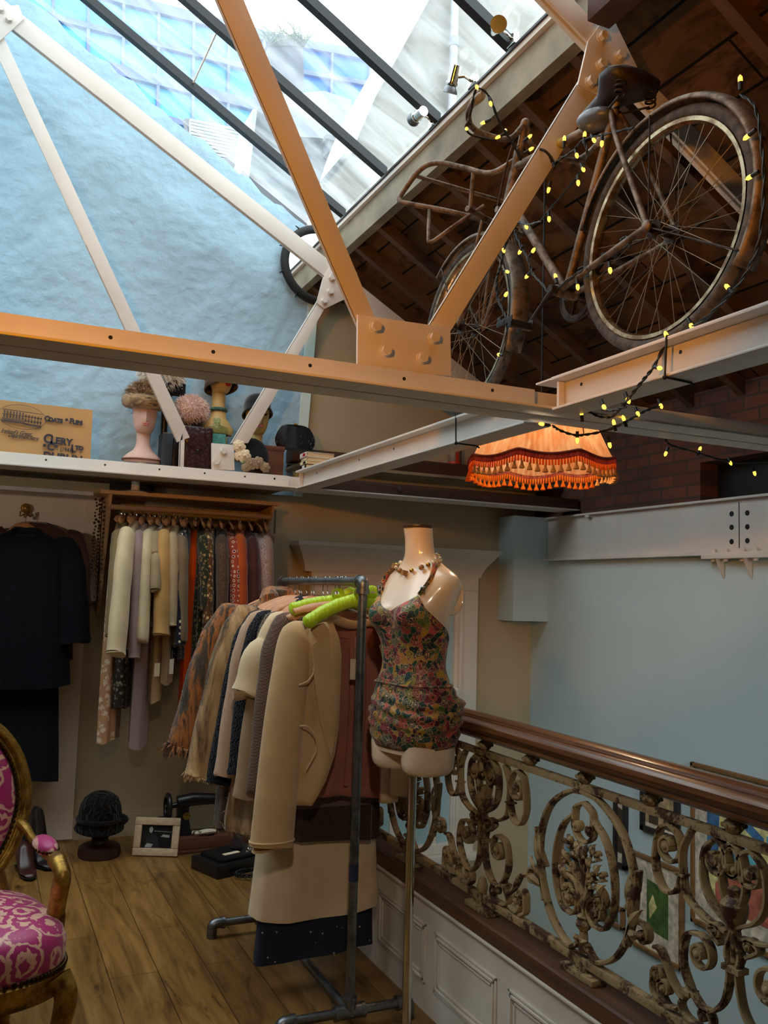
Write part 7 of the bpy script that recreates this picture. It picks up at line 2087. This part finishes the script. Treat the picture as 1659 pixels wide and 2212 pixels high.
# oval back, tilted
def BK(a, v, d=0.0):                     # a across, v up from seat rear, d forward
    tilt = .20; return K(a, .235 + v * math.sin(tilt) - d * math.cos(tilt), .44 + v * math.cos(tilt) + d * math.sin(tilt) * .6)
def oval(rx, ry, d, cv=.335, n=64): return [BK(rx * math.cos(t) * (1 - .10 * max(0, -math.sin(t))), cv + ry * math.sin(t), d) for t in [2 * PI * k / n for k in range(n)]]
m = MB(); m.loft([oval(.205 * s, .27 * s, d) for s, d in ((1.0, .0), (1.0, .022), (.96, .036), (.8, .046), (.5, .052), (.1, .054))]); m.loft([oval(.205 * s, .27 * s, d) for s, d in ((1.0, .0), (.1, -.01))]); bp_ = m.build('back_pad', M['damask'], ch_t, angle=70)
m = MB(); m.tube(oval(.232, .297, .012), .030, 10, closed=True, flat=(1, .8)); m.tube(oval(.238, .303, .036), .010, 8, closed=True); m.tube(oval(.216, .281, .034), .007, 8, closed=True); m.tube(oval(.252, .317, .02), .010, 8, closed=True)
m.build('back_frame', M['gilt'], ch_t)
m = MB()
for p in oval(.209, .274, .036, n=92): m.ball(p, .0075, 6, 4)
o = m.build('studs', M['studs'], bp_); o['kind'] = 'stuff'
for s in (1, -1):
    m = MB(); m.tube(spline([BK(s * .16, -.02, .0), BK(s * .165, .03, .01), BK(s * .15, .09, .01)], 5), .024, 8); m.build('back_post', M['gilt'], ch_t)
    m = MB()
    P_ = spline([BK(s * .222, .25, .01), BK(s * .228, .235, .07), K(s * .235, .10, .655), K(s * .242, -.03, .648), K(s * .244, -.10, .640)], 6)
    m.tube(P_, [.021 + .004 * math.sin(k * .5) for k in range(len(P_))], 10, flat=(1.15, .8)); a_ = m.build('arm', M['gilt'], ch_t)
    m = MB(); m.tube(spline([K(s * .244, -.09, .65), K(s * .245, -.12, .645), K(s * .246, -.16, .625), K(s * .245, -.165, .60), K(s * .246, -.13, .52), K(s * .25, -.10, .44), K(s * .25, -.10, .35)], 6), [.026] * 7 + [.024] * 10 + [.026] * 10 + [.03] * 10, 12, flat=(1, 1.1)); m.build('arm_support', M['gilt'], ch_t)
    m = MB(); c_ = K(s * .240, .02, .668); m.ball(c_, (.036, .085, .030), 16, 10, CHR); pd_ = m.build('arm_pad', M['damask'], ch_t)
    m = MB()
    for k in range(22):
        t = 2 * PI * k / 22; m.ball(c_ + CHR @ Vector((.036 * math.cos(t), .083 * math.sin(t), -.006)), .006, 6, 4)
    o = m.build('studs', M['studs'], pd_); o['kind'] = 'stuff'

# ------------------------------------------------------------------ pictures on the stairwell wall
def picture(p0, p1, lab, fmat, fw, mount, art, name='framed_picture', thick=.03):
    """p0 top-left pixel, p1 bottom-right pixel, both on the right wall"""
    xw = XR - .006
    a, b = at(*p0, 'x', xw), at(*p1, 'x', xw)
    yl, yr_, zt, zb = a.y, b.y, a.z, b.z
    r = thing(name, lab, 'picture', (xw, (yl + yr_) / 2, zb), 'framed pictures on the stairwell wall')
    m = MB()
    x0, x1 = XR - thick, XR - .002
    m.bx(x0, x1, yl, yl - fw, zb, zt); m.bx(x0, x1, yr_ + fw, yr_, zb, zt); m.bx(x0, x1, yr_, yl, zt - fw, zt); m.bx(x0, x1, yr_, yl, zb, zb + fw)
    m.build('frame', fmat, r, bevel=.003)
    MB().bx(XR - .012, XR - .004, yr_ + fw * .5, yl - fw * .5, zb + fw * .5, zt - fw * .5).build('mount', mount, r, smooth=False)
    w_, h_ = (yl - yr_), (zt - zb)
    for nm, mt, pts in art:
        MB().prism([(XR - .0125 - .0006 * art.index((nm, mt, pts)), yl - u * w_, zb + v * h_) for u, v in pts], (-.0005, 0, 0)).build(nm, mt, r, smooth=False)
    return r
PC = lambda n, c, **k: plain(n, hexc(*c), .6, vary=.45, scale=22, **k)
cream_m = PC('cream_mount', (214, 200, 178)); blue_p = PC('blue_wash', (66, 112, 156)); teal_p = PC('teal_wash', (96, 170, 186)); red_p = PC('brick_red_wash', (178, 100, 78)); yel_p = PC('pale_yellow_wash', (222, 206, 140)); grn_p = PC('green_wash', (74, 104, 50)); sep = PC('sepia_print', (176, 150, 108)); drk = PC('sepia_dark', (80, 62, 46)); lav = PC('lavender_wash', (176, 176, 196))
oakf = wood('oak_frame', hexc(110, 74, 40), hexc(150, 108, 62), rough=.5); blackf = plain('black_frame', hexc(34, 32, 32), .5)
picture((1497, 1645), (1790, 2128), 'large oak framed watercolour of blue shopfronts and a red path', oakf, .022, cream_m,
        [('paper', yel_p, [(.13, .16), (.95, .16), (.95, .90), (.13, .90)]), ('blue_door', blue_p, [(.13, .38), (.22, .40), (.24, .86), (.13, .87)]), ('sign_board', blue_p, [(.24, .86), (.58, .66), (.58, .60), (.24, .78)]), ('shop_window', teal_p, [(.34, .42), (.56, .46), (.56, .60), (.34, .66)]), ('red_path', red_p, [(.20, .30), (.44, .46), (.95, .22), (.95, .16), (.2, .16)]), ('sea_strip', teal_p, [(.6, .62), (.95, .60), (.95, .66), (.6, .68)]), ('window_small', cream_m, [(.28, .60), (.32, .58), (.32, .70), (.28, .72)])])
xk = at(1592, 1660, 'x', XR - .02); 
picture((1388, 1690), (1470, 1822), 'black framed sepia print under the handrail', blackf, .035, sep, [('tower', drk, [(.2, .2), (.45, .2), (.45, .7), (.32, .85), (.2, .7)]), ('figures', drk, [(.55, .15), (.85, .15), (.85, .4), (.6, .38)]), ('pale_band', cream_m, [(.1, .1), (.9, .06), (.9, .16), (.1, .2)])])
picture((1368, 1835), (1478, 2098), 'oak framed picture with a green panel, lower right of the oval ironwork', oakf, .022, cream_m, [('green_panel', grn_p, [(.30, .25), (.72, .22), (.72, .72), (.30, .76)]), ('leaf', yel_p, [(.36, .35), (.5, .5), (.42, .62), (.34, .5)])])
picture((1330, 1715), (1356, 1880), 'black framed picture behind the oval ironwork', blackf, .03, cream_m, [('dark_print', drk, [(.15, .2), (.75, .2), (.75, .8), (.15, .85)])])
picture((1216, 1808), (1250, 1908), 'small narrow gilt frame behind the oval ironwork', oakf, .02, lav, [('wash', teal_p, [(.2, .2), (.8, .2), (.8, .8), (.2, .8)])])
picture((1285, 1930), (1350, 2010), 'small picture low on the wall behind the lower scroll', oakf, .02, lav, [('green_wash', grn_p, [(.2, .2), (.8, .2), (.8, .6), (.2, .7)])])
